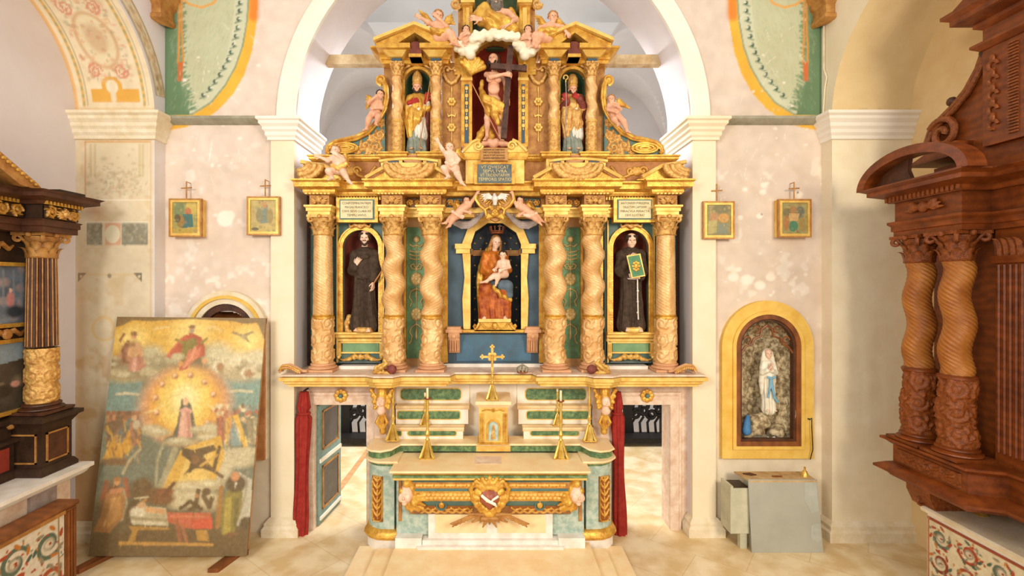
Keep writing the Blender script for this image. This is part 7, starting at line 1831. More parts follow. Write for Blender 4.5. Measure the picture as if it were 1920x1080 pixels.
for e in (-1, 1):
    sd.ell((X(928)+e*.022, d-.115, Z(398.5)), .011, sub=True, k=.006); sd.ell((X(928)+e*.03, d-.09, Z(403)), .03); sd.ell((X(928)+e*.045, d-.05, Z(393)), .03); sd.ell((X(928)+e*.08, d-.04, Z(389)), .03)
    for j in range(3): sd.chain([(X(928)+e*.04, d-.05, Z(406)), (X(928)+e*(.10+.01*j), d-.05, Z(404+3*j)), (X(928)+e*(.15-.03*j), d-.03, Z(400+5*j))], [.02, .024, .012])
sdfobj('cherub_mask', sd, .007, 'gold', T)
for s_ in (-1, 1):
    F = Fig('drapery_swag', 'grey carved drapery swag hanging %s of the dove emblem' % ('left' if s_ < 0 else 'right'), 'drapery', 7.62, (928+s_*50, 424), h=.009); p = F.p; g = F.sd('swag_cloth', 'lilac_cloth', .012)
    for j in range(5): g.chain([p(928+s_*x, y+j*2.1*w_, -.04-.012*math.sin(j*2)) for x, y, w_ in ((84, 412, .3), (75, 415, .8), (62, 418, 1.2), (48, 417, 1.3), (36, 410, 1.0), (24, 400, .6), (17, 394, .3))], [.018]*7)
    g.chain([p(928+s_*x, y, -.0) for x, y in ((40, 375), (38, 390), (36, 405))], .02); F.done()
# ================================================================ SIDE ALTARS
def floral(P, w, h, seed, cell=.3):
    r = random.Random(seed); nx = max(1, round(w/cell)); nz = max(1, round(h/cell))
    for i in range(nx):
        for j in range(nz):
            x = (i+.5)*w/nx; y = (j+.5)*h/nz; R = min(w/nx, h/nz)*.42; t = 1 if (i+j) % 2 else -1; a0 = r.uniform(0, 6)
            P.stroke(spiral(x, y, R, R*.25, a0, t*1.1, 24), [R*.13, R*.2], r.choice(['a8452a', '8a3a24', '5d7060', 'b0562f']))
            for k in range(7):
                a = a0+k*.95; P.ell(x+R*math.cos(a), y+R*math.sin(a), R*.30, R*.13, r.choice(['b04a2c', 'a13e26', '4f6656', '9a8f78', 'c47a34']), .3, rot=a+1)
            P.ell(x, y, R*.42, R*.42, r.choice(['b9b09c', 'a39a88']), .3); P.ell(x, y, R*.28, R*.24, 'd8cfb8', .3); P.ell(x+R*.1, y, R*.12, R*.1, 'a13e26', .3)
    for i in range(int(w*h*90)): P.ell(r.uniform(0, w), r.uniform(0, h), .02, .012, r.choice(['b04a2c', '7d8a74', 'c98a44']), .4, rot=r.uniform(0, 3))
def flatpic(name, P, parent, m='canvas_paint', y0=0., x0=0., z0=0., th=.01, step=1, flipx=False, down=False):
    """P's x to the right, y up (or down) on the plane y=y0 of the current frame"""
    W_ = (P.w-1)/P.res; H_ = (P.h-1)/P.res
    def fr(x, y, h): return ((x0+x), y0-h*0, z0+(H_-y if down else y))
    P.Hh[:] = 0
    def fr2(x, y, h): return (x0+x, np.full(np.shape(x), y0)-h, z0+(H_-y if down else y))
    return relief(name, P, fr2, parent, m=m, thick=th, usecol=True, step=step)

# ---------------------------------------------------------------- right: red-brown carved wood
RA = thing('carved_wooden_altar', (CW, 4.6, 0), 'tall reddish-brown carved wooden side altar with paired twisted columns, at the right', 'altarpiece', rz=-PI/2)
XF = np.array(ORG[RA.name])
SCw = scrollwork(1.05, .8, 80, .26, 21); fl = -.02
b = MB(); b.box(-1.75, -.5, 1.42, 1.75, fl, 5.4); b.build('back_frame', 'wood_red', RA)
# base storey with two ledges, resting on a corbel
bp = [(-1.74, fl), (-1.74, -1.05), (-.74, -1.05), (-.62, -.72), (.62, -.72), (.74, -1.05), (1.74, -1.05), (1.74, fl)]
b = MB().sweep(bp, [(-.02, 1.36), (.02, 1.36), (.05, 1.40), (.11, 1.43), (.15, 1.44), (.15, 1.47), (.10, 1.50), (.05, 1.53), (.0, 1.55), (0, 1.77), (.03, 1.79), (.06, 1.82), (.10, 1.83), (.10, 1.86), (-.02, 1.87)]); ps = b.build('base_storey', 'wood_red', RA)
P = Paint(0, 0, .86, .17, 110); P.stroke(spiral(.43, .085, .06, .015, 0, 1.2), .016, hgt=.8)
for k in (-1, 1): P.stroke([(.43+k*x, y) for x, y in ((.08, .08), (.16, .12), (.24, .07), (.33, .1))], .018, hgt=.7)
for a, c in ((.02, .84),): 
    for y in (.012, .158): P.stroke([(.02, y), (.84, y)], .008, hgt=.6)
relief('base_relief', P, lambda x, y, h: (-1.67+x, -1.055-h, 1.575+y), ps, m='wood_carved', depth=.03, thick=.005, ground='ffffff')
relief('base_relief', P, lambda x, y, h: (-1.745-h, -.98+x*.95, 1.575+y), ps, m='wood_carved', depth=.03, thick=.005, ground='ffffff') if False else None
for x0 in (-1.62, 1.28):
    b = MB(); b.prismx([(-.98, 1.38), (-.98, 1.25), (-.90, 1.08), (-.72, .98), (-.45, .95), (fl, .95), (fl, 1.38)], x0, x0+.34); b.tube([(x0+.17, -.93+.05*math.cos(a), 1.15+.05*math.sin(a)) for a in np.linspace(0, 6, 12)], .02, 6); b.build('corbel', 'wood_carved', RA)
for x, ph in ((-1.52, 1.8), (-1.02, 1.2), (1.02, 1.8), (1.52, 1.2)):
    s_ = shaft('column', x, -.90, 2.82, 4.18, .15, .14, .026, 2.1, ph, 'wood_column', RA, groove=(12, .0045, 26), rows=300, n=90)
    base_mb(x, -.90, 1.87, 2.0, .165).build('column_base', 'wood_red', s_, smooth=True)
    shaft('carved_drum', x, -.90, 2.0, 2.80, .165, .155, .018, .9, ph, 'wood_carved', s_, P=SCw, dep=.03, rows=90, n=80)
    b = MB(); b.lathe(x, -.90, [(.15, 2.77), (.18, 2.785), (.18, 2.81), (.155, 2.83)], 26); b.build('ring', 'wood_red', s_, smooth=True)
    capital_mb(x, -.90, 4.15, 4.5, .14, .42).build('capital', 'wood_carved', s_, smooth=True, ang=45)
for k in (-1, 1):
    b = MB(); x0, x1 = sorted((k*.50, k*.82)); b.box(x0, -.66, 1.87, x1, -.5, 4.5)
    for i in range(5): b.tube([(x0+.04+.06*i, -.665, 2.0), (x0+.04+.06*i, -.665, 4.1)], .018, 6)
    b.box(x0-.02, -.70, 4.12, x1+.02, -.5, 4.2); pl = b.build('fluted_pilaster', 'wood_red', RA); b = MB()
    for i in range(4): leafmesh(b, (x0+.05+.07*i, -.68, 4.2), (0, -1, 0), (0, 0, 1), .09, .22, .4)
    b.build('pilaster_leaves', 'wood_carved', pl)
# picture frame with beaded edges and the painted panel
for i, (w_, dth, m, z_) in enumerate(((.50, -.60, 'wood_red', 0), (.44, -.64, 'wood_carved', .05), (.36, -.60, 'wood_red', .13))):
    b = MB(); zb, zt2, t_ = 1.95+z_, 4.42-z_, .055
    b.box(-w_, dth, zb, -w_+t_, -.5, zt2); b.box(w_-t_, dth, zb, w_, -.5, zt2); b.box(-w_, dth, zb, w_, -.5, zb+t_); b.box(-w_, dth, zt2-t_, w_, -.5, zt2)
    fo = b.build('picture_frame', m, RA)
    if i == 1:
        b = MB()
        for s_ in (-1, 1):
            for j in range(60): z = zb+.02+j*(zt2-zb-.04)/60; b.box(s_*(w_-t_/2)-.03, dth-.015, z, s_*(w_-t_/2)+.03, dth+.01, z+.02)
        b.build('frame_beading', 'wood_carved', fo)
P = Paint(0, 0, .62, 2.1, 60, '6a4a2a'); P.mottle(.3, .2, 3); P.ell(.3, .5, .25, .4, 'c9a24a', .6); P.ell(.3, .9, .16, .35, '7a4030', .4); P.ell(.3, .62, .06, .08, 'd8a888', .3); P.ell(.3, 1.5, .3, .3, '3f3a28', .6)
flatpic('painted_panel', P, RA, y0=-.53, x0=-.31, z0=2.1, th=.02, down=True)
ep = [(-1.72, fl), (-1.72, -1.06), (-.80, -1.06), (-.80, -.72), (.80, -.72), (.80, -1.06), (1.72, -1.06), (1.72, fl)]
b = MB().sweep(ep, [(-.02, 4.5), (.0, 4.5), (0, 4.56), (.02, 4.57), (.02, 4.63), (.05, 4.66), (.05, 4.69), (0, 4.7)]); b.build('architrave', 'wood_red', RA)
b = MB().sweep(ep, [(-.02, 4.7), (-.01, 4.7), (-.01, 4.94), (-.02, 4.94)]); fz = b.build('frieze', 'wood_red', RA)
sd = SDF(.015); sd.ell((-1.26, -1.08, 4.83), (.06, .05, .07))
for k in (-1, 1):
    for j in range(3): sd.chain([(-1.26+k*.05, -1.08, 4.83), (-1.26+k*.15, -1.09, 4.83+.04*j-.03), (-1.26+k*(.26-.04*j), -1.08, 4.80+.05*j)], [.03, .03, .012])
XFs = XF; sdfobj('frieze_carving', sd, .011, 'wood_carved', fz)
b = MB().sweep(ep, [(-.02, 4.94), (.04, 4.94), (.06, 4.97), (.06, 5.0), (.14, 5.03), (.2, 5.05), (.2, 5.10), (.26, 5.13), (.26, 5.15), (-.02, 5.16)]); cr = b.build('cornice', 'wood_red', RA)
b = MB(); dentils(b, -1.78, -.74, -1.14, -1.08, 4.95, 5.01, .06); b.build('dentils', 'wood_carved', cr)
for s_ in (-1, 1):
    c = s_*1.26; ro_, ri = .80, .70; hgt = .42
    o_ = [(c+.78*math.cos(a), 5.14+hgt*math.sin(a)) for a in np.linspace(0, PI, 24)]; i_ = [(c+.66*math.cos(a), 5.14+(hgt-.11)*math.sin(a)) for a in np.linspace(0, PI, 24)]
    b = MB()
    for i in range(23):
        if s_ < 0 and i in (99,): continue
        b.prism([i_[i], o_[i], o_[i+1], i_[i+1]], -1.31, -1.10)
    sp = b.build('segmental_pediment', 'wood_red', RA)
    b = MB(); b.prism([(c-.66, 5.14), (c-.05, 5.14), (c-.12, 5.3), (c-.1, 5.44), (c-.3, 5.40), (c-.5, 5.31)], -1.17, -1.12); b.build('tympanum', 'wood_dark', sp)
# upper storey
b = MB(); b.box(-1.35, -.55, 5.16, 1.35, fl, 5.48); b.build('upper_plinth', 'wood_red', RA)
b = MB(); b.prism([(-1.25, 5.45), (-1.9, 5.45), (-1.55, 5.58), (-1.2, 5.62)][::-1], -.75, -.2); b.build('sloping_block', 'wood_red', RA)
for s_ in (-1, 1):
    band = [(-1.78, 5.66), (-1.82, 5.78), (-1.76, 5.92), (-1.62, 6.02), (-1.45, 6.12), (-1.28, 6.26), (-1.14, 6.46), (-1.05, 6.68)]
    f = (lambda p: p) if s_ < 0 else (lambda p: -p)
    b = MB(); pp = [(f(x), z) for x, z in band]+[(f(-.9), 6.7), (f(-.9), 5.48), (f(-1.62), 5.5)]
    b.prism(pp if s_ < 0 else pp[::-1], -.52, -.15); sw = b.build('scroll_side', 'wood_red', RA)
    b = MB(); b.tube([(f(x), -.5, z) for x, z in band], .06, 8); b.tube([(f(x+.05), -.56, z-.05) for x, z in band], .03, 8)
    b.tube([(f(-1.54+.21*k*math.cos(a)), -.58, 5.80+.21*k*math.sin(a)) for k, a in [(1-.85*t, 2.6-t*9) for t in np.linspace(0, 1, 40)]], .042, 8); b.build('volute_band', 'wood_carved', sw, smooth=True)
    b = MB(); b.ball((f(-1.50), -.5, 6.20), .06, 10); b.build('ball_finial', 'wood_dark', sw, smooth=True)
    x0, x1 = sorted((f(-1.0), f(-.55))); b = MB(); b.box(x0, -.62, 5.48, x1, fl, 6.62); up_ = b.build('upper_pilaster', 'wood_red', RA)
    b = MB(); m_ = (x0+x1)/2
    for j in range(5): z = 5.7+.17*j; b.tube([(m_+s_*.0-.1+.05*math.cos(a), -.63, z+.05*math.sin(a)) for a in np.linspace(0, 5, 10)], .02, 6); b.ball((m_-.1, -.64, z+.08), (.03, .02, .05), 8)
    b.build('carved_pendant', 'wood_carved', up_, smooth=True, ang=40); b = MB()
    for j in range(30): b.box(m_+.06, -.64, 5.55+.034*j, m_+.16, -.62, 5.57+.034*j)
    b.build('beaded_strip', 'wood_carved', up_)
    b = MB(); b.ball((f(-1.06), -.5, 6.62), (.08, .08, .09), 10); b.build('side_knob', 'wood_dark', up_, smooth=True)
b = MB().sweep([(-1.0, fl), (-1.0, -.62), (1.0, -.62), (1.0, fl)], [(-.02, 6.6), (.02, 6.6), (.08, 6.65), (.08, 6.68), (.0, 6.70), (0, 6.84), (.06, 6.88), (.06, 6.92), (.16, 6.96), (.2, 6.98), (.2, 7.04), (.26, 7.08), (.26, 7.12), (-.02, 7.14)]); b.build('upper_cornice', 'wood_red', RA)
b = MB(); b.prism([(-1.26, 7.13), (1.26, 7.13), (.0, 7.75)], -.8, -.3); b.build('top_pediment', 'wood_red', RA)
b = MB(); b.box(-.5, -.5, 5.48, .5, fl, 6.6); b.build('upper_panel', 'wood_dark', RA)
XF = None
# altar table with the painted frontal
RT = thing('side_altar_table', (CW, 4.6, 0), 'white altar table with a red and green floral front, below the carved wooden altar', 'altar table', rz=-PI/2)
XF = np.array(ORG[RT.name])
b = MB(); b.box(-1.40, -.90, 0, 1.40, fl, 1.04); b.build('table_block', 'white_stucco', RT)
b = MB(); b.prismx([(-.90, 1.02), (-.945, 1.04), (-.95, 1.08), (-.93, 1.10), (fl, 1.10), (fl, 1.02)], -1.45, 1.45); b.build('table_slab', 'stone_beige', RT)
P = Paint(0, 0, 1.75, .95, 85, 'ddd2b4'); P.mottle(.05, .1, 4); floral(P, 1.75, .9, 12, .32); P.stroke([(0, .93), (1.75, .93)], .02, '9c4a2e'); P.stroke([(.02, 0), (.02, .95)], .012, 'b9795a')
flatpic('painted_frontal', P, RT, y0=-.915, x0=-1.39, z0=.05, th=.012)
XF = None
T = thing('brass_candlestick', (5.88, 5.79, 1.10), 'small brass candlestick standing alone on the right-hand side altar table', 'candlestick')
b = MB(); candlestick_profile(b, 5.88, 5.79, 1.10, .42, 1.0, tri=False); b.build('stem', 'brass', T, smooth=True, ang=50)
b = MB(); b.lathe(5.88, 5.79, [(.02, 1.50), (.06, 1.525), (.062, 1.535), (.03, 1.53)], 16); b.build('drip_pan', 'brass', T, smooth=True)

# ---------------------------------------------------------------- left: dark wood and gold
LA = thing('dark_gilded_altar', (-CW, 4.6, 0), 'dark brown side altar with gilded carving, fluted column and small framed paintings, at the left', 'altarpiece', rz=PI/2)
XF = np.array(ORG[LA.name])
b = MB(); b.box(-1.98, -.12, 1.42, 1.98, -.02, 4.6); b.build('back_panel', 'wood_umber', LA)
for s_ in (-1, 1):
    x = s_*1.75; bx = [(x-.22, -.02), (x-.22, -.56), (x+.22, -.56), (x+.22, -.02)]
    b = MB().sweep(bx, [(-.01, 1.425), (.05, 1.425), (.05, 1.47), (.02, 1.52), (0, 1.53), (0, 2.02), (.02, 2.05), (.05, 2.10), (.09, 2.12), (.09, 2.17), (-.01, 2.2)]); pd = b.build('pedestal', 'wood_umber', LA)
    b = MB()
    for (a0, c0, a1, c1) in ((x-.16, 1.58, x-.14, 1.96), (x+.14, 1.58, x+.16, 1.96), (x-.16, 1.58, x+.16, 1.60), (x-.16, 1.94, x+.16, 1.96)): b.box(a0, -.575, c0, a1, -.56, c1)
    b.build('gilt_fillet', 'gold_brown', pd)
    b = MB(); b.box(x-.14, -.565, 1.6, x+.14, -.56, 1.94); b.build('pedestal_panel', 'wood_dark', pd)
    b = MB(); e = x-s_*.22
    for (y0, c0, y1, c1) in ((-.50, 1.58, -.48, 1.96), (-.16, 1.58, -.14, 1.96), (-.50, 1.58, -.14, 1.60), (-.50, 1.94, -.14, 1.96)):
        b.box(min(e, e-s_*.012), y0, c0, max(e, e-s_*.012), y1, c1)
    b.build('gilt_fillet', 'gold_brown', pd)
    s2 = shaft('column', x, -.36, 3.06, 4.24, .155, .14, 0, 0, 0, 'wood_dark', LA, groove=(18, .010, 0), rows=20, n=144)
    b = MB()
    for i in range(18):
        a = 2*PI*(i+.25)/18; b.tube([(x+.163*math.cos(a), -.36+.163*math.sin(a), 3.07), (x+.148*math.cos(a), -.36+.148*math.sin(a), 4.22)], .008, 5)
    b.build('gilt_flutes', 'gold_brown', s2, smooth=True)
    shaft('carved_drum', x, -.36, 2.32, 3.04, .165, .16, 0, 0, 0, 'gold_carved', s2, P=scrollwork(1.0, .7, 90, .2, 31), dep=.025, rows=80, n=90)
    base_mb(x, -.36, 2.2, 2.33, .165).build('column_base', 'wood_dark', s2, smooth=True)
    capital_mb(x, -.36, 4.22, 4.55, .145, .42).build('capital', 'gold_brown', s2, smooth=True, ang=45)
LM = mkmesh
ep = [(-2.02, -.02), (-2.02, -.60), (-1.50, -.60), (-1.50, -.34), (1.50, -.34), (1.50, -.60), (2.02, -.60), (2.02, -.02)]
b = MB().sweep(ep, [(-.02, 4.55), (0, 4.55), (0, 4.62), (.02, 4.63), (.02, 4.69), (.04, 4.71), (0, 4.72)]); b.build('architrave', 'wood_dark', LA)
b = MB().sweep(ep, [(-.02, 4.72), (-.01, 4.72), (-.01, 4.9), (-.02, 4.9)]); fz = b.build('frieze', 'wood_umber', LA)
relief('frieze_foliage', scrollwork(1.5, .17, 90, .19, 44), lambda x, y, h: (0.0+x, -.36-h, 4.725+y), fz, depth=.04, thick=.005, ground='4a2e18', gold='c99744')
relief('frieze_foliage', scrollwork(.5, .17, 90, .17, 45), lambda x, y, h: (1.51+x, -.615-h, 4.725+y), fz, depth=.04, thick=.005, ground='4a2e18', gold='c99744')
b = MB(); cherub_head(b, (1.76, -.66, 4.8), .045); b.build('cherub_head', 'gold_carved', fz, smooth=True)
b = MB().sweep(ep, [(-.02, 4.9), (.03, 4.9), (.05, 4.94), (.14, 4.97), (.17, 4.98), (.17, 5.03), (.21, 5.06), (-.02, 5.07)]); cr = b.build('cornice', 'wood_dark', LA)
b = MB(); dentils(b, -1.4, 1.42, -.40, -.35, 4.9, 4.95, .05); dentils(b, 1.48, 2.05, -.66, -.61, 4.9, 4.95, .05); b.build('gilt_dentils', 'gold', cr)
for s_ in (-1, 1):
    pr = [(s_*1.5, 5.06), (s_*1.42, 5.14), (0, 6.0), (0, 5.82), (s_*1.2, 5.08)]
    b = MB(); b.prism(pr[::s_], -.62, -.1); rk = b.build('raking_pediment', 'gold_brown', LA)
    b = MB()
    for j in range(24): t = j/24; b.ball((s_*1.38*(1-t), -.64, 5.12+.80*t), (.03, .02, .022), 6)
    b.build('gilt_beads', 'gold', rk, smooth=True)
b = MB(); b.tube([(1.05, -.4, 5.3), (1.0, -.4, 5.5), (.9, -.4, 5.62), (.82, -.4, 5.55), (.88, -.4, 5.47)], [.05, .06, .06, .05, .03], 8); b.build('pediment_scroll', 'gold_brown', LA, smooth=True)
b = MB(); b.box(1.62, -.72, 5.08, 2.0, -.35, 5.11); b.build('loose_cornice_board', 'wood_umber', LA)
# little framed paintings stacked beside the column
for k, (z0, z1, pal) in enumerate(((3.33, 4.16, ('6a7484', '8c98a4', 'c8a8a0')), (2.22, 3.18, ('4a4238', '6a6a5a', '9a8a70')))):
    x0, x1 = .95, 1.80; f_ = bpy.data.objects
    b = MB(); t_ = .05
    for (a0, c0, a1, c1) in ((x0, z0, x0+t_, z1), (x1-t_, z0, x1, z1), (x0, z0, x1, z0+t_), (x0, z1-t_, x1, z1)): b.box(a0, -.19, c0, a1, -.12, c1)
    fo = b.build('picture_frame', 'gold', LA)
    P = Paint(0, 0, x1-x0-.1, z1-z0-.1, 70, pal[0]); P.mottle(.3, .12, 3+k); r = random.Random(k+3); W_ = x1-x0-.1; H_ = z1-z0-.1
    for i in range(30): P.ell(r.uniform(0, W_), r.uniform(0, H_), r.uniform(.02, .12), r.uniform(.02, .08), r.choice(pal), .8, .5)
    if k == 0:
        for xx in (.35, .45, .58, .68): P.stroke([(xx, .06), (xx, .5)], .018, '8a929c', .7)
        P.ell(W_*.72, H_*.58, .05, .1, 'c88a88', .4); P.ell(W_*.72, H_*.42, .02, .03, 'e0b8a0'); P.ell(W_*.8, H_*.8, .12, .08, '3a4048', .6)
    else: P.poly([(0, H_*.35), (W_, H_*.25), (W_, 0), (0, 0)], '8494a0'); P.ell(W_*.8, H_*.62, .06, .04, 'c89888', .4); P.ell(W_*.5, H_*.7, .2, .08, '3a3228', .5)
    flatpic('small_painting', P, fo, y0=-.155, x0=x0+.05, z0=z0+.05, th=.01, down=True)
for x, z in ((1.3, 4.35), (1.45, 3.25), (1.5, 2.1)):
    b = MB()
    for k in (-1, 1): b.tube([(x, -.16, z), (x+k*.1, -.19, z+.04), (x+k*.2, -.17, z-.02), (x+k*.27, -.16, z+.03)], [.04, .035, .03, .012], 6)
    b.ball((x, -.2, z), (.06, .05, .07), 8); b.build('gilt_scrollwork', 'gold_brown', LA, smooth=True)
b = MB(); b.sweep([(-1.5, -.02), (-1.5, -.24), (1.5, -.24), (1.5, -.02)], [(-.01, 1.425), (.04, 1.425), (.02, 1.5), (0, 1.52), (0, 1.85), (.05, 1.88), (.05, 1.92), (-.01, 1.93)]); b.sweep([(-1.5, -.02), (-1.5, -.2), (1.5, -.2), (1.5, -.02)], [(-.01, 1.93), (0, 1.93), (0, 2.08), (.05, 2.12), (.05, 2.17), (-.01, 2.18)]); pe = b.build('central_pedestal', 'wood_umber', LA)
b = MB(); b.box(.9, -.26, 1.55, 1.42, -.24, 1.83); b.build('red_panel', 'red_niche', pe)
XF = None
LG = thing('marble_gradine', (-CW, 4.6, 0), 'white marble shelf carrying the dark gilded altar, with a purplish stone side', 'altar shelf', rz=PI/2); XF = np.array(ORG[LG.name])
b = MB().sweep([(-2.0, -.02), (-2.0, -.66), (2.0, -.66), (2.0, -.02)], [(-.02, 1.28), (.02, 1.28), (.05, 1.31), (.07, 1.35), (.10, 1.36), (.10, 1.41), (-.02, 1.42)]); b.build('shelf_slab', 'white_marble', LG)
b = MB(); b.box(-1.9, -.60, 0, 1.9, -.02, 1.28); b.build('shelf_body', 'pink_marble', LG)
b = MB(); b.box(1.3, -.64, .9, 1.66, -.60, 1.27); b.build('purple_inlay', 'lilac_cloth', LG)
XF = None
LT = thing('panelled_altar_table', (-CW, 4.6, 0), 'wooden-framed altar table with a red and grey floral painted front, at the lower left', 'altar table', rz=PI/2); XF = np.array(ORG[LT.name])
b = MB(); b.prismx([(-.69, 1.04), (-.955, 1.04), (-.97, 1.07), (-.955, 1.10), (-.69, 1.10)], -1.62, 1.62); b.build('wooden_top', 'wood_table', LT)
b = MB(); b.box(-1.56, -.92, 0, 1.56, -.69, 1.04); b.build('table_core', 'wood_dark', LT)
for x in (-1.60, 1.44):
    b = MB(); b.box(x, -.945, 0, x+.16, -.90, 1.03)
    for i in range(3): b.tube([(x+.04+.04*i, -.95, .02), (x+.04+.04*i, -.95, 1.0)], .012, 6)
    b.build('fluted_post', 'wood_table', LT)
P = Paint(0, 0, 1.7, .95, 85, 'ded5c4'); floral(P, 1.7, .9, 5, .42)
P.stroke([(1.62, 0), (1.62, .95)], .01, 'a08a68'); flatpic('painted_frontal', P, LT, y0=-.935, x0=-.26, z0=.05, th=.012)
b = MB(); b.box(-.3, -.95, .99, 1.44, -.92, 1.04); b.build('frontal_rail', 'gold_brown', LT)
XF = None

# ================================================================ LARGE CANVAS LEANING ON THE LEFT PIER
PA = thing('large_altar_painting', (-4.56, 6.74, .06), 'huge unframed religious canvas leaning against the left pier, crowded with figures and clouds', 'painting')
BL = np.array((-5.68, 6.73, .065)); BR = np.array((-3.46, 6.73, .065)); TL = np.array((-5.62, 7.17, 3.39)); TR = np.array((-3.40, 7.17, 3.37))
P = Paint(0, 0, 100, 162, 3.0, '6f7f74')
def c(cx, cy):
    t = (cy-106)/902; l = 165-113*t; r_ = 722-86*t; return ((cx-l)/(r_-l)*100, t*162)
def E(x, y, rx, ry, col, soft=.4, al=1., rot=0): u, v = c(x, y); P.ell(u, v, rx*.179, ry*.179, col, soft, al, rot)
def G(pts, col, al=1.): P.poly([c(*p_) for p_ in pts], col, al)
def K(pts, w_, col, al=1.): P.stroke([c(*p_) for p_ in pts], w_*.179, col, al)
X, Y = P.X, P.Y
P.C[:] = lin('5c6a5a'); P.blend(np.clip((Y-60)/60, 0, 1)*np.clip((130-Y)/20, 0, 1)*.7, '5f7470'); P.blend(np.clip((Y-118)/30, 0, 1), '4a3a24')
G([(60, 100), (740, 100), (730, 330), (90, 330)], 'c9952f')
for x, y, rr in ((440, 170, 120), (220, 200, 90), (655, 200, 90)): E(x, y, rr, rr*.9, 'e8bd50', 1.4, .9); E(x, y, rr*.5, rr*.5, 'f3dc88', 1.4, .9)
G([(150, 100), (740, 100), (740, 200), (715, 190), (690, 125), (640, 130), (600, 120), (440, 112), (300, 122), (220, 120), (185, 140), (150, 150)], '5a4630', .9)
G([(90, 330), (250, 340), (270, 470), (100, 480)], '5f8a88'); G([(560, 330), (715, 330), (700, 470), (560, 470)], '6a9490')
for x, y, rx, ry, cc in ((200, 310, 80, 40, '8a8266'), (290, 250, 45, 32, 'b9b492'), (320, 290, 45, 35, 'a09c80'), (190, 340, 70, 24, 'a89a74'), (250, 335, 40, 20, '8c7c60'), (420, 290, 90, 34, '7d6e52'), (500, 270, 50, 45, '6c5c44'), (540, 250, 50, 45, 'cfc8a4'), (590, 280, 70, 40, 'd2caa8'), (660, 290, 70, 40, 'd8d0b0'), (690, 260, 40, 28, 'cfc8a6'), (620, 330, 80, 28, 'b4a888'), (375, 270, 40, 22, 'b0a888'), (330, 340, 50, 24, '8c8468'), (155, 290, 30, 26, '7d7050')): E(x, y, rx, ry, cc, .9)
r = random.Random(6)
for i in range(70): 
    x = r.choice([r.uniform(150, 330), r.uniform(520, 710)]); E(x, r.uniform(255, 350), r.uniform(6, 20), r.uniform(5, 13), r.choice(['d8d0b0', 'a0967a', 'c4bb98', '8a7e62']), .8, .6)
E(415, 450, 172, 150, 'cf9f80', .25, .95); E(415, 450, 140, 135, 'd9963a', .4); E(415, 440, 105, 115, 'ecbf4e', .6); E(415, 430, 80, 95, 'f5df80', .8); E(417, 425, 40, 50, 'faf0b0', 1.0)
for k in range(12):
    a = k*PI/6+.2; x, y = 415+112*math.cos(a), 445+112*math.sin(a)
    if y > 520: continue
    E(x, y, 13, 13, 'c98a58', .4); E(x-2, y-3, 7, 8, 'ecc8a0', .3); E(x+3, y+5, 5, 5, '9c6a44', .5)
for k in range(16): a = k*PI/8; K([(415+50*math.cos(a), 420+45*math.sin(a)), (415+82*math.cos(a), 430+90*math.sin(a))], 2, 'e2b85a', .5)
for x0, y0 in ((160, 410), (585, 397)): K([(x0, y0), (x0+30, y0-4), (x0+80, y0)], 5, 'd6ccaa', .8)
for x0, y0, x1, y1 in ((300, 155, 355, 145), (500, 150, 555, 160), (270, 480, 330, 450), (540, 470, 500, 450)): K([(x0, y0), ((x0+x1)/2, y0-8), (x1, y1)], 4, 'e4cc8c', .8)
# top centre figure
G([(345, 262), (375, 225), (400, 190), (440, 165), (480, 185), (493, 225), (492, 258), (440, 275), (425, 310), (395, 318), (400, 280)], 'b04430'); G([(410, 200), (460, 185), (465, 215), (430, 250), (415, 300), (395, 290), (405, 240)], '76702f'); G([(430, 235), (480, 222), (470, 262), (425, 300), (398, 318), (420, 270)], 'd0765a')
K([(352, 258), (385, 215), (420, 180)], 4, 'd0614a', .8); K([(455, 225), (440, 270), (412, 305)], 4, 'e8a084', .8); E(445, 152, 12, 15, 'd9a87c', .2); E(445, 160, 9, 9, '9a8e78', .4); E(445, 143, 13, 8, '7a5a3a', .4); K([(385, 195), (410, 208)], 5, '8a7a34'); K([(500, 190), (478, 208)], 5, '8a7a34')
E(390, 262, 24, 14, 'c8c09c', .7); E(400, 290, 10, 10, 'd89a60', .4); E(490, 278, 10, 12, 'd8a070', .4)
# left top figure
E(215, 250, 42, 48, '7c4638', .6); E(225, 245, 24, 26, 'c89a70', .5); G([(215, 265), (258, 262), (270, 300), (240, 320), (205, 318)], 'b87a6c'); K([(195, 220), (180, 260), (210, 275)], 8, 'b07860'); K([(240, 215), (255, 255)], 8, 'd0a078'); E(227, 180, 12, 15, 'c89068', .2); E(226, 172, 14, 9, '8a6038', .4); K([(175, 200), (190, 175)], 5, '8a5030'); K([(230, 270), (225, 318)], 7, 'd8a898', .8); K([(245, 270), (248, 312)], 6, 'a86a5c', .8)
K([(205, 205), (185, 240), (190, 280)], 6, '6a3428', .8)
# dove
K([(600, 165), (635, 178), (672, 162)], 5, '8a7a54'); E(640, 182, 13, 9, 'a89a74', .3, rot=.5); E(652, 195, 12, 4, '8c7c58', .3, rot=.8)
for x, y in ((640, 325), (535, 300)): K([(x, y-20), (x-12, y), (x, y+20)], 5, 'e4dcc0', .8); E(x+14, y, 14, 14, 'a87c5c', .5)
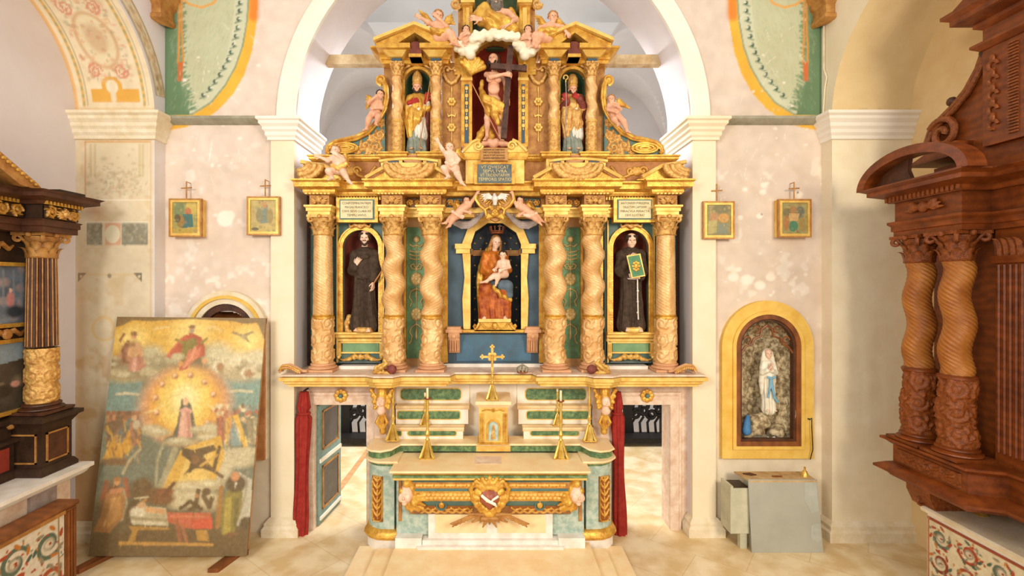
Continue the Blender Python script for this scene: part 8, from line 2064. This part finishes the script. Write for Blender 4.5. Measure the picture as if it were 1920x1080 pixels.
# Virgin
G([(360, 580), (385, 520), (395, 460), (417, 420), (438, 450), (448, 500), (462, 575), (430, 590), (380, 592)], '4c5a54'); G([(400, 470), (432, 470), (442, 575), (385, 578)], 'd8a090'); K([(408, 480), (400, 570)], 6, 'e8c0a8', .8); K([(425, 480), (430, 570)], 5, 'b87c70', .8); E(417, 437, 11, 15, 'e8c098', .25); K([(404, 430), (403, 455)], 4, '3f4c48'); K([(400, 472), (417, 464), (436, 474)], 6, 'e0a898'); G([(340, 575), (390, 555), (380, 592), (330, 590)], '5a6058'); G([(450, 560), (500, 580), (460, 592)], '5c6058')
for x, y, rx, ry in ((290, 545, 42, 20), (320, 555, 40, 16), (395, 588, 55, 15), (470, 545, 40, 16), (510, 540, 40, 22), (500, 575, 50, 14)): E(x, y, rx, ry, 'b4ab88', .7); E(x-8, y-5, rx*.6, ry*.5, 'd8d0b0', .8, .8)
# crowds
for x in range(125, 240, 14):
    for y in (482, 498, 512): E(x+r.uniform(-4, 4), y, 8, 9, r.choice(['8a4a34', 'a0603c', '6a4030', 'b07a50']), .4)
for (pts, cc) in (([(120, 520), (180, 500), (200, 600), (120, 620)], '5f4636'), ([(155, 560), (215, 540), (225, 610), (150, 665), (105, 655)], 'c8902c'), ([(160, 560), (205, 500), (230, 495), (175, 600)], '4f6a6a'), ([(205, 520), (245, 500), (250, 590), (215, 615)], '9c6a54')): G(pts, cc)
for i in range(60): x, y = r.uniform(115, 250), r.uniform(520, 660); K([(x, y), (x+r.uniform(-8, 12), y+r.uniform(12, 34))], 3, r.choice(['4a3628', 'dba83c', '8a5c44', 'a88c64', '6a5040', 'e0b450']), .7)
E(225, 500, 10, 12, 'c8a078', .3); E(232, 525, 14, 18, 'b8aa90', .4); E(150, 665, 55, 14, '6a4a34', .7)
for i in range(46): E(r.uniform(530, 690), r.uniform(450, 510), r.uniform(5, 9), r.uniform(6, 11), r.choice(['d8c8a0', 'b04a34', '8c9488', 'c89a70', 'e0d0a8', '6a5a48', 'a86450']), .4)
for (pts, cc) in (([(580, 500), (620, 500), (622, 605), (585, 605)], '7c9a9c'), ([(590, 490), (612, 485), (655, 630), (640, 632)], 'e0b44c'), ([(565, 500), (590, 490), (575, 605), (560, 600)], 'd0a050'), ([(640, 500), (690, 495), (685, 600), (650, 600)], '8a8268'), ([(530, 500), (560, 495), (560, 590), (535, 600)], 'a05a48')): G(pts, cc)
for i in range(50): x, y = r.uniform(530, 690), r.uniform(500, 600); K([(x, y), (x+r.uniform(-5, 8), y+r.uniform(10, 30))], 2.4, r.choice(['f0d890', 'a8b8b0', '5a4c3c', 'c0785c', 'd8cca8', '74705c']), .6)
for x, y, rx, ry in ((600, 630, 60, 18), (650, 625, 40, 16), (560, 680, 30, 50), (540, 720, 30, 30), (620, 660, 50, 26)): E(x, y, rx, ry, 'c4bc9c', .8)
# beam of light, struggle in the clouds
G([(400, 615), (545, 565), (560, 640), (520, 740), (320, 770)], 'd8ac48'); G([(430, 620), (520, 590), (500, 730), (380, 750)], 'e6c874', .8); K([(375, 620), (320, 760)], 12, 'b8b08c', .6)
G([(400, 610), (440, 620), (520, 600), (530, 620), (480, 640), (520, 700), (545, 715), (480, 690), (450, 690), (405, 715), (440, 670), (400, 640)], '4f3c28'); K([(410, 625), (440, 660), (430, 700)], 6, '3a2c1e'); K([(540, 610), (520, 690)], 7, '4a3826'); E(450, 655, 14, 18, '7a5434', .4); K([(470, 650), (520, 700), (550, 720)], 6, '5a4430'); K([(470, 680), (530, 640)], 5, 'c8a050')
K([(330, 600), (310, 660), (300, 780)], 5, 'a8a484', .8); K([(245, 620), (205, 660), (180, 710)], 5, 'b8b08c', .8); K([(185, 770), (195, 820), (175, 880)], 4, 'b0a684', .8)
for x, y, rx, ry in ((430, 760, 70, 24), (380, 790, 40, 26), (500, 750, 50, 20), (440, 800, 70, 30), (500, 810, 40, 36), (390, 820, 40, 20)): E(x, y, rx, ry, 'b8ae8c', .8); E(x-5, y-6, rx*.6, ry*.5, 'd4ccaa', .9, .8)
K([(460, 770), (450, 830), (430, 840)], 8, '4a3422'); E(490, 775, 16, 14, '4a3626', .4); K([(480, 790), (500, 830), (510, 800)], 9, '54402c'); K([(395, 835), (430, 810), (470, 838)], 7, '3f2e20'); E(455, 790, 8, 8, 'b08058')
# lower left angel, monks, table
E(130, 800, 30, 60, '6a3a24', .6, rot=.3); G([(120, 780), (170, 760), (190, 800), (180, 870), (130, 925), (70, 920), (100, 860)], '9c6838'); G([(135, 800), (175, 790), (170, 870), (120, 910)], 'c08c50', .8); K([(150, 800), (110, 900)], 4, 'd8a868', .7); K([(120, 740), (105, 800)], 8, '8a4028'); K([(190, 730), (200, 790)], 8, '9c5038'); E(160, 738, 12, 14, 'c89060', .3); E(160, 730, 14, 8, 'a06a34', .4); K([(140, 775), (175, 770)], 9, 'b87a54')
for x, y, rx, ry, cc in ((250, 770, 45, 45, '4a3a28'), (255, 745, 20, 18, '5a4430'), (300, 790, 40, 30, '5a3c26'), (330, 800, 40, 24, '6a3e24'), (220, 850, 30, 50, '3f3020'), (340, 775, 30, 14, '7a3c22')): E(x, y, rx, ry, cc, .5)
K([(330, 790), (370, 745)], 7, '5a2e1c'); K([(210, 850), (265, 805)], 5, 'a87840'); K([(225, 800), (275, 795)], 3, 'c0b894')
G([(205, 860), (240, 825), (340, 835), (350, 900), (215, 895)], 'b8b090'); E(235, 850, 26, 20, 'd8d2b8', .5); E(250, 825, 16, 11, 'c8a078', .3); K([(270, 840), (330, 848)], 9, 'd0a070'); K([(215, 870), (340, 880)], 5, '8c8468', .8); K([(215, 885), (335, 892)], 5, 'dcd6be', .7)
G([(345, 850), (505, 852), (512, 905), (420, 910), (345, 885)], 'b8523c'); G([(430, 880), (510, 870), (512, 908), (440, 912)], 'c43e2e'); K([(360, 865), (480, 866)], 4, 'd47a5c', .7); K([(380, 880), (390, 950)], 7, '8c4a34'); K([(400, 900), (415, 960)], 6, 'a86048', .8)
G([(200, 900), (350, 905), (352, 915), (235, 915), (225, 955), (195, 958), (215, 920)], 'a87c34'); G([(450, 915), (490, 915), (500, 955), (455, 952)], 'b08438'); G([(165, 955), (515, 962), (515, 972), (162, 968)], 'b8883c')
# right saint
G([(610, 700), (660, 730), (655, 890), (600, 900), (605, 760)], 'b4b4a4'); G([(560, 780), (600, 740), (625, 745), (620, 840), (590, 925), (545, 935), (540, 860)], '7a7434'); G([(560, 800), (585, 790), (575, 920), (550, 930)], 'a89a44'); G([(595, 800), (612, 800), (600, 900), (588, 905)], '5c5a2c'); E(600, 745, 36, 32, '3a3226', .3); E(598, 718, 16, 18, 'c88a60', .25); E(600, 745, 5, 5, 'e0dcc8'); K([(545, 760), (530, 900)], 9, '9a6a30'); K([(645, 700), (635, 780), (615, 850)], 3, '8a8470'); E(637, 890, 26, 24, '2f2a20', .3); K([(565, 930), (600, 928)], 6, '6a4030')
P.mottle(.10, 5, 3); P.mottle(.08, 1.6, 7)
P.C = P.C*.80+np.array(lin('d6b988'))*.20
xs = np.arange(P.w); u = (P.X/100).T[..., None]; v = (P.Y/162).T[..., None]
pt = (TL*(1-u)+TR*u)*(1-v)+(BL*(1-u)+BR*u)*v; nrmv = nrm(np.cross(TR-TL, BL-TL)); nrmv = nrmv if nrmv[1] < 0 else -nrmv
def frp(x, y, h): 
    u = (x/100)[..., None]; v = (y/162)[..., None]; q_ = (TL*(1-u)+TR*u)*(1-v)+(BL*(1-u)+BR*u)*v+nrmv*h[..., None]; return (q_[..., 0], q_[..., 1], q_[..., 2])
for _ in range(4): P.C[1:-1, 1:-1] = (P.C[1:-1, 1:-1]*2+P.C[:-2, 1:-1]+P.C[2:, 1:-1]+P.C[1:-1, :-2]+P.C[1:-1, 2:])/6
r = random.Random(77)
for i in range(3600):
    u_ = r.uniform(1, 99); v_ = r.uniform(2, 160); cc = P.sample([u_], [v_])[0]*r.choice([.8, .9, 1.12, 1.25]); a_ = r.uniform(0, 3.1); L_ = r.uniform(.8, 2.6)
    P.stroke([(u_, v_), (u_+L_*math.cos(a_)*.5, v_+L_*math.sin(a_))], .38, tuple(np.clip(cc, 0, .95)), .42, soft=1.0)
P.Hh[:] = 0; relief('painted_canvas', P, frp, PA, m='canvas_paint', thick=.022, usecol=True)
b = MB(); off = -nrmv*.03
def qd(u0, v0, u1, v1): 
    f = lambda u, v: (TL*(1-u)+TR*u)*(1-v)+(BL*(1-u)+BR*u)*v
    A = [f(u0, v0), f(u1, v0), f(u1, v1), f(u0, v1)]; V = [a-nrmv*.023 for a in A]+[a-nrmv*.05 for a in A]; b.add(V, [(0, 3, 2, 1), (4, 5, 6, 7), (0, 1, 5, 4), (1, 2, 6, 5), (2, 3, 7, 6), (3, 0, 4, 7)])
qd(0, 0, .04, 1); qd(.96, 0, 1, 1); qd(0, 0, 1, .025); qd(0, .975, 1, 1); qd(0, .49, 1, .51); b.build('stretcher_frame', 'wood_raw', PA)
for x, y0, dx, lab in ((-5.50, 6.42, -.18, 'left'), (-3.72, 6.45, -.12, 'right')):
    b = MB(); b.prismz([(x+dx, y0), (x+dx+.14, y0), (x+.16, 7.0), (x, 7.0)], 0, .055); props(b.build('wooden_block', 'wood_table'), 'flat wooden block under the bottom %s corner of the huge canvas' % lab, 'block')

# ================================================================ SMALL FRAMED PICTURES WITH CROSSES
def smallpic(x0, y0, x1, y1, kind, lab, dcross=0):
    d = 7.36; bk = 7.42 if kind in (1, 2) else 7.5; T = thing('framed_picture', (QX((x0+x1)/2, d), d, QZ(y1, d)), lab, 'picture', 'small framed pictures with crosses'); X = lambda a: QX(a, d); Z = lambda a: QZ(a, d)
    b = MB()
    for (a, c_, e, g) in ((x0, y0, x0+6, y1), (x1-6, y0, x1, y1), (x0+6, y0, x1-6, y0+6), (x0+6, y1-6, x1-6, y1)): b.pbox(a, c_, e, g, d, bk)
    fo = b.build('frame', 'gold_pale', T); b = MB()
    for (a, c_, e, g) in ((x0-1, y0-1, x0+1.5, y1+1), (x1-1.5, y0-1, x1+1, y1+1), (x0+1.5, y0-1, x1-1.5, y0+1.5), (x0+1.5, y1-1.5, x1-1.5, y1+1)): b.pbox(a, c_, e, g, d-.012, d+.04)
    b.build('frame_edge', 'gold_brown', fo)
    W_, H_ = x1-x0-12, y1-y0-12; P = Paint(0, 0, W_, H_, 2.2, ['a09a5c', 'b8a468', '8c8458', '9c9460'][kind]); P.mottle(.12, 8, kind); r = random.Random(kind)
    if kind == 0: P.ell(W_*.7, 12, 14, 12, 'c8b060', .6); P.ell(W_*.25, 14, 12, 16, '7f8a60', .6); P.ell(W_*.6, 18, 6, 8, 'c07850'); P.poly([(18, 22), (36, 22), (38, 46), (16, 50)], '4f7470'); P.ell(14, 36, 7, 12, '9c7a40'); P.ell(8, 30, 6, 8, '6a6048'); P.poly([(0, 50), (W_, 46), (W_, H_), (0, H_)], 'b8a050')
    elif kind == 1: P.poly([(20, 12), (32, 10), (34, 42), (18, 44)], '7c8878'); P.ell(26, 9, 5, 6, 'b88a5c'); P.ell(16, 28, 6, 14, '8c8460'); P.ell(36, 30, 6, 14, '9c8a54'); P.poly([(0, 50), (W_, 48), (W_, H_), (0, H_)], 'c0ac68'); P.ell(8, 54, 7, 3, '6a6448')
    elif kind == 2: P.ell(14, 10, 8, 8, 'c0a868'); P.ell(14, 24, 8, 12, 'b08458'); P.ell(32, 24, 10, 9, 'c8944c'); P.poly([(4, 30), (20, 28), (18, 54), (2, 54)], 'b0a468'); P.poly([(22, 36), (40, 34), (40, 54), (20, 54)], '7c8470'); P.ell(W_*.6, 8, 20, 8, '7a7450', .6)
    else: P.ell(22, 14, 7, 8, 'a87c50'); P.ell(10, 18, 7, 9, '7c7450'); P.ell(35, 18, 8, 12, '6f7464'); P.poly([(14, 20), (34, 20), (30, 34), (14, 34)], 'c8a470'); P.ell(22, 44, 9, 10, '4f8264', .2); P.ell(9, 38, 6, 14, 'a87848'); P.ell(38, 40, 6, 14, 'a08850')
    for i in range(30): P.ell(r.uniform(0, W_), r.uniform(0, H_), r.uniform(1, 4), r.uniform(1, 3), r.choice(['c0ac68', '6c6c4c', 'a88050', '8c9070']), .6, .4)
    P.Hh[:] = 0
    relief('print', P, lambda x, y, h: (X(x0+6+x), np.full(x.shape, d+.02), Z(y0+6+y)), fo, m='canvas_paint', thick=.02, usecol=True)
    cx = (x0+x1)/2+dcross; b = MB(); b.tube([(X(cx), d+.04, Z(y0)), (X(cx), d+.04, Z(y0-34))], .010, 6); b.tube([(X(cx-10), d+.04, Z(y0-21)), (X(cx+10), d+.04, Z(y0-22))], .010, 6)
    b.tube([(X(cx), d+.04, Z(y0-33)), (X(cx), 7.5, Z(y0-33))], .006, 5); b.build('cross', 'gold_brown', T, smooth=True)
smallpic(317, 373, 376, 443, 0, 'outer of the two small gilt-framed pictures with a cross on the left wall', 0)
smallpic(463, 369, 523, 440, 1, 'small gilt-framed picture with a cross on the left wall, beside the altar pier', 2)
smallpic(1320, 378, 1377, 447, 2, 'small gilt-framed picture with a cross on the right wall, beside the altar pier', -2)
smallpic(1461, 374, 1521, 444, 3, 'outer of the two small gilt-framed pictures with a cross on the right wall', 1)

# ================================================================ WALL NICHES
d = 7.42
# right: grotto niche
NT = thing('grotto_shrine', (4.29, 7.45, 1.1), 'arched wall shrine with a yellow surround and wooden inner frame, holding a rocky grotto', 'shrine')
X = lambda a: QX(a, d); Z = lambda a: QZ(a, d)
cx = X(1440); 
def archplate(name, hw, wd, zb, zs, y0, y1, m, par, bot):
    b = MB(); archframe(b, cx, hw, wd, zb, zs, y0, y1); b.box(cx-hw-wd, y0, zb-bot, cx+hw+wd, y1, zb); return b.build(name, m, par)
zsr = Z(650); zbot = Z(836)
archplate('yellow_surround', .51, .20, zbot-.0, zsr, 7.42, 7.5, 'yellow_stucco', NT, .20)
archplate('yellow_moulding', .50, .05, zbot-.0, zsr, 7.39, 7.44, 'yellow_stucco', NT, .05)
archplate('wooden_frame', .43, .09, zbot+.07, zsr, 7.40, 7.52, 'wood_table', NT, .09)
archplate('inner_fillet', .40, .035, zbot+.10, zsr, 7.43, 7.52, 'wood_dark', NT, .035)
nr_, nc_ = 60, 70; V = []
for j in range(nr_):
    for i in range(nc_+1):
        a = PI*i/nc_; t = j/(nr_-1)
        if t < .7: z = zbot+.06+(zsr-zbot-.06)*t/.7; e = 0
        else: e = PI/2*(t-.7)/.3; z = zsr+.42*math.sin(e)
        V.append((cx-.43*math.cos(a)*math.cos(e), 7.5+.36*math.sin(a)*math.cos(e), z))
V = np.array(V); rg2 = np.random.default_rng(3); dsp = Paint(0, 0, nc_+1, nr_, 1).noise(.05, 4, 3)+Paint(0, 0, nc_+1, nr_, 1).noise(.035, 1.7, 8); dsp = dsp[:nr_, :nc_+1].reshape(-1)
V[:, 1] += np.minimum(0, dsp-.02)*1.4; F = gridfaces(nr_, nc_+1, False); mkmesh('grotto_rock', V, F, 'rock', NT)
sd = SDF(.03); r = random.Random(4)
for i in range(26): sd.ell((cx+r.uniform(-.36, .36), 7.58+r.uniform(0, .18), zbot+.08+r.uniform(0, .12)), r.uniform(.05, .09))
for i in range(8): sd.ell((cx+r.uniform(-.12, .14), 7.62, zbot+.20+.025*i), .09)
sdfobj('grotto_floor', sd, .014, 'rock', NT)
sd = SDF(.02); sd.chain([(cx-.28, 7.52, zbot+.2), (cx-.27, 7.52, zbot+.32), (cx-.25, 7.54, zbot+.42)], [.07, .05, .03]); sdfobj('blue_patch', sd, .012, 'blue_patch', NT)
b = MB()
for k in (-1, 1):
    b.tube([(cx+k*x, 7.45, zsr+z) for x, z in ((.40, -.1), (.33, .0), (.24, .03), (.2, .12), (.1, .16), (.08, .27), (0, .33))], .018, 6); b.tube([(cx+k*(.3+.05*math.cos(a)), 7.45, zsr+.1+.05*math.sin(a)) for a in np.linspace(0, 5, 10)], .014, 6); b.tube([(cx+k*(.16+.05*math.cos(a)), 7.45, zsr+.26+.05*math.sin(a)) for a in np.linspace(0, 5, 10)], .014, 6)
b.build('carved_tracery', 'wood_table', NT, smooth=True)
F = Fig('virgin_statuette', 'white robed praying statuette with a pale blue sash in the rocky grotto niche', 'statue', 7.60, (1441, 772), h=.007); p = F.p; hs = .155
sh = (p(1432, 680), p(1449, 680)); el = (p(1428, 698, -.02), p(1452, 698, -.02)); wr = (p(1434, 692, -.10), p(1439, 692, -.10))
sd = body_limbs(F, hs, sh, el, wr, p(1441, 715, 0), (p(1437, 740, -.02), p(1445, 740, 0)), (p(1436, 763, 0), p(1445, 763, 0)), chub=.85, m='skin_pale', tdir=(np.array([.25, -.25, .9]), np.array([-.1, -.25, .9])), pn=((1, 0, 0), (-1, 0, 0)), curl=.1)
L, R = head(sd, p(1440, 663), hs, yaw=-.15, pitch=.05, neck=p(1440, 676, .01)); F.eyes(L, hs)
ve = F.sd('veil', 'statue_white', .02); ve.ell(L(0, -.16, .14), (.40*hs, .36*hs, .42*hs), R)
for k in (-1, 1): ve.chain([L(k*.36, -.1, .1), L(k*.46, -.12, -.5), p(1440+k*10, 690, .0), p(1440+k*11, 715, .02), p(1440+k*9, 738, .03)], [.16*hs, .18*hs, .045, .04, .03])
ve.chain([p(1440, 670, .05), p(1441, 710, .06), p(1441, 750, .06)], [.07, .09, .08]); 
ro = F.sd('robe', 'statue_white', .02); ro.chain([p(1440, 682), p(1441, 705), p(1441, 735), p(1441, 766)], [.065, .075, .09, .10])
for i in (0, 1): ro.chain([sh[i], el[i], wr[i]+(el[i]-wr[i])*.2], [.04, .042, .035])
ro.fold = folds(QX(1441, 7.6), 7.6, p(0, 768)[2], p(0, 705)[2], .009, 9, 2)
sa = F.sd('blue_sash', 'sash_blue', .01); sa.chain([p(1434, 705, -.09), p(1440, 707, -.10), p(1447, 705, -.09)], .018); sa.chain([p(1439, 708, -.10), p(1440, 722, -.115), p(1444, 742, -.12), p(1450, 750, -.11)], [.018, .02, .02, .02]); sa.chain([p(1438, 708, -.10), p(1436, 725, -.11), p(1433, 742, -.11)], .014)
F.done()
T = thing('hanging_rod', (X(1517), 7.4, Z(862)), 'thin dark metal rod and hook hanging at the lower right of the yellow niche surround', 'rod')
b = MB(); b.tube([(X(1513), 7.38, Z(785)), (X(1518), 7.37, Z(782)), (X(1518), 7.37, Z(800)), (X(1520), 7.37, Z(840)), (X(1516), 7.38, Z(860))], .007, 6); b.tube([(X(1515), 7.42, Z(785)), (X(1515), 7.37, Z(785))], .01, 6); b.build('rod', 'iron', T, smooth=True)
# left: matching niche mostly hidden behind the canvas
NL = thing('arched_wall_niche', (-4.18, 7.45, 1.1), 'arched niche with a beige stone surround, mostly hidden behind the huge canvas', 'niche')
cx = X(424); zsl = Z(623)
archplate('stone_surround', .44, .20, Z(836), zsl, 7.40, 7.5, 'stone_beige', NL, .2); archplate('stone_moulding', .52, .05, Z(836), zsl, 7.37, 7.42, 'yellow_stucco', NL, .1)
archplate('wooden_arch', .36, .10, Z(836), zsl-.02, 7.44, 7.52, 'wood_dark', NL, .1)
b = MB(); b.box(cx+.44, 7.35, Z(860), cx+.62, 7.40, Z(600)); b.build('wooden_side_board', 'wood_raw', NL)
niche_shell('niche_hollow', cx, .5, Z(840), zsl, 7.49, .3, 'wood_table', NL)

# ================================================================ GREY BOARD CABINET
CB = thing('grey_cabinet', (4.2, 7.1, 0), 'low cabinet faced with a plain grey board, standing below the grotto niche', 'cabinet')
b = MB(); b.box(3.80, 6.99, .0, 4.66, 7.30, 1.0); b.build('cabinet_body', 'grey_box', CB)
A = [(3.735, 6.93, .0), (4.765, 6.93, .0), (4.70, 6.965, 1.04), (3.70, 6.965, 1.045)]
b = MB(); b.add([(x, y, z) for x, y, z in A]+[(x, y+.018, z) for x, y, z in A], [(0, 1, 2, 3), (7, 6, 5, 4), (0, 4, 5, 1), (1, 5, 6, 2), (2, 6, 7, 3), (3, 7, 4, 0)]); fb = b.build('grey_front_board', 'grey_board', CB)
b = MB(); b.prismz([(3.66, 7.30), (3.72, 6.96), (4.70, 6.96), (4.72, 7.30)], 1.005, 1.03); tp = b.build('top_board', 'tan_board', CB)
b = MB(); b.prismz([(3.74, 7.20), (3.82, 7.13), (3.92, 7.15), (3.86, 7.22)], 1.03, 1.045); b.build('dark_scrap', 'wood_dark', tp)
b = MB(); b.box(4.12, 7.08, 1.03, 4.26, 7.10, 1.05); b.build('wood_sliver', 'wood_table', tp)
def patch(pts, nm='plastic_patch'):
    b = MB(); V = []
    for px, py in pts: 
        z = QZ(py, 6.94); V.append((QX(px, 6.94), 6.925+.035*z, z))
    n = len(V); b.add(V+[(x, y+.006, z) for x, y, z in V], [tuple(range(n)), tuple(range(2*n-1, n-1, -1))]+[(i, i+n, (i+1) % n+n, (i+1) % n) for i in range(n)]); b.build(nm, 'board_patch', fb)
patch([(1510, 905), (1532, 903), (1536, 960), (1522, 962), (1509, 940)]); patch([(1521, 985), (1538, 980), (1540, 1012), (1531, 1016), (1520, 1008)])
b = MB(); b.box(3.46, 7.0, .24, 3.735, 7.3, .90); b.box(3.46, 7.0, .90, 3.5, 7.3, .93); b.box(3.62, 7.04, 0, 3.72, 7.12, .24); b.build('side_box', 'grey_box', CB)
b = MB(); b.box(3.51, 7.02, .895, 3.73, 7.28, .91); b.build('box_lining', 'wood_umber', CB)
T = thing('brass_bell', (4.62, 7.12, 1.03), 'small brass bell on the right end of the grey cabinet', 'bell'); b = MB(); b.lathe(4.62, 7.12, [(.055, 1.03), (.05, 1.05), (.035, 1.10), (.015, 1.12), (.012, 1.15), (.018, 1.165), (.0, 1.17)], 16); b.build('bell_body', 'brass', T, smooth=True)
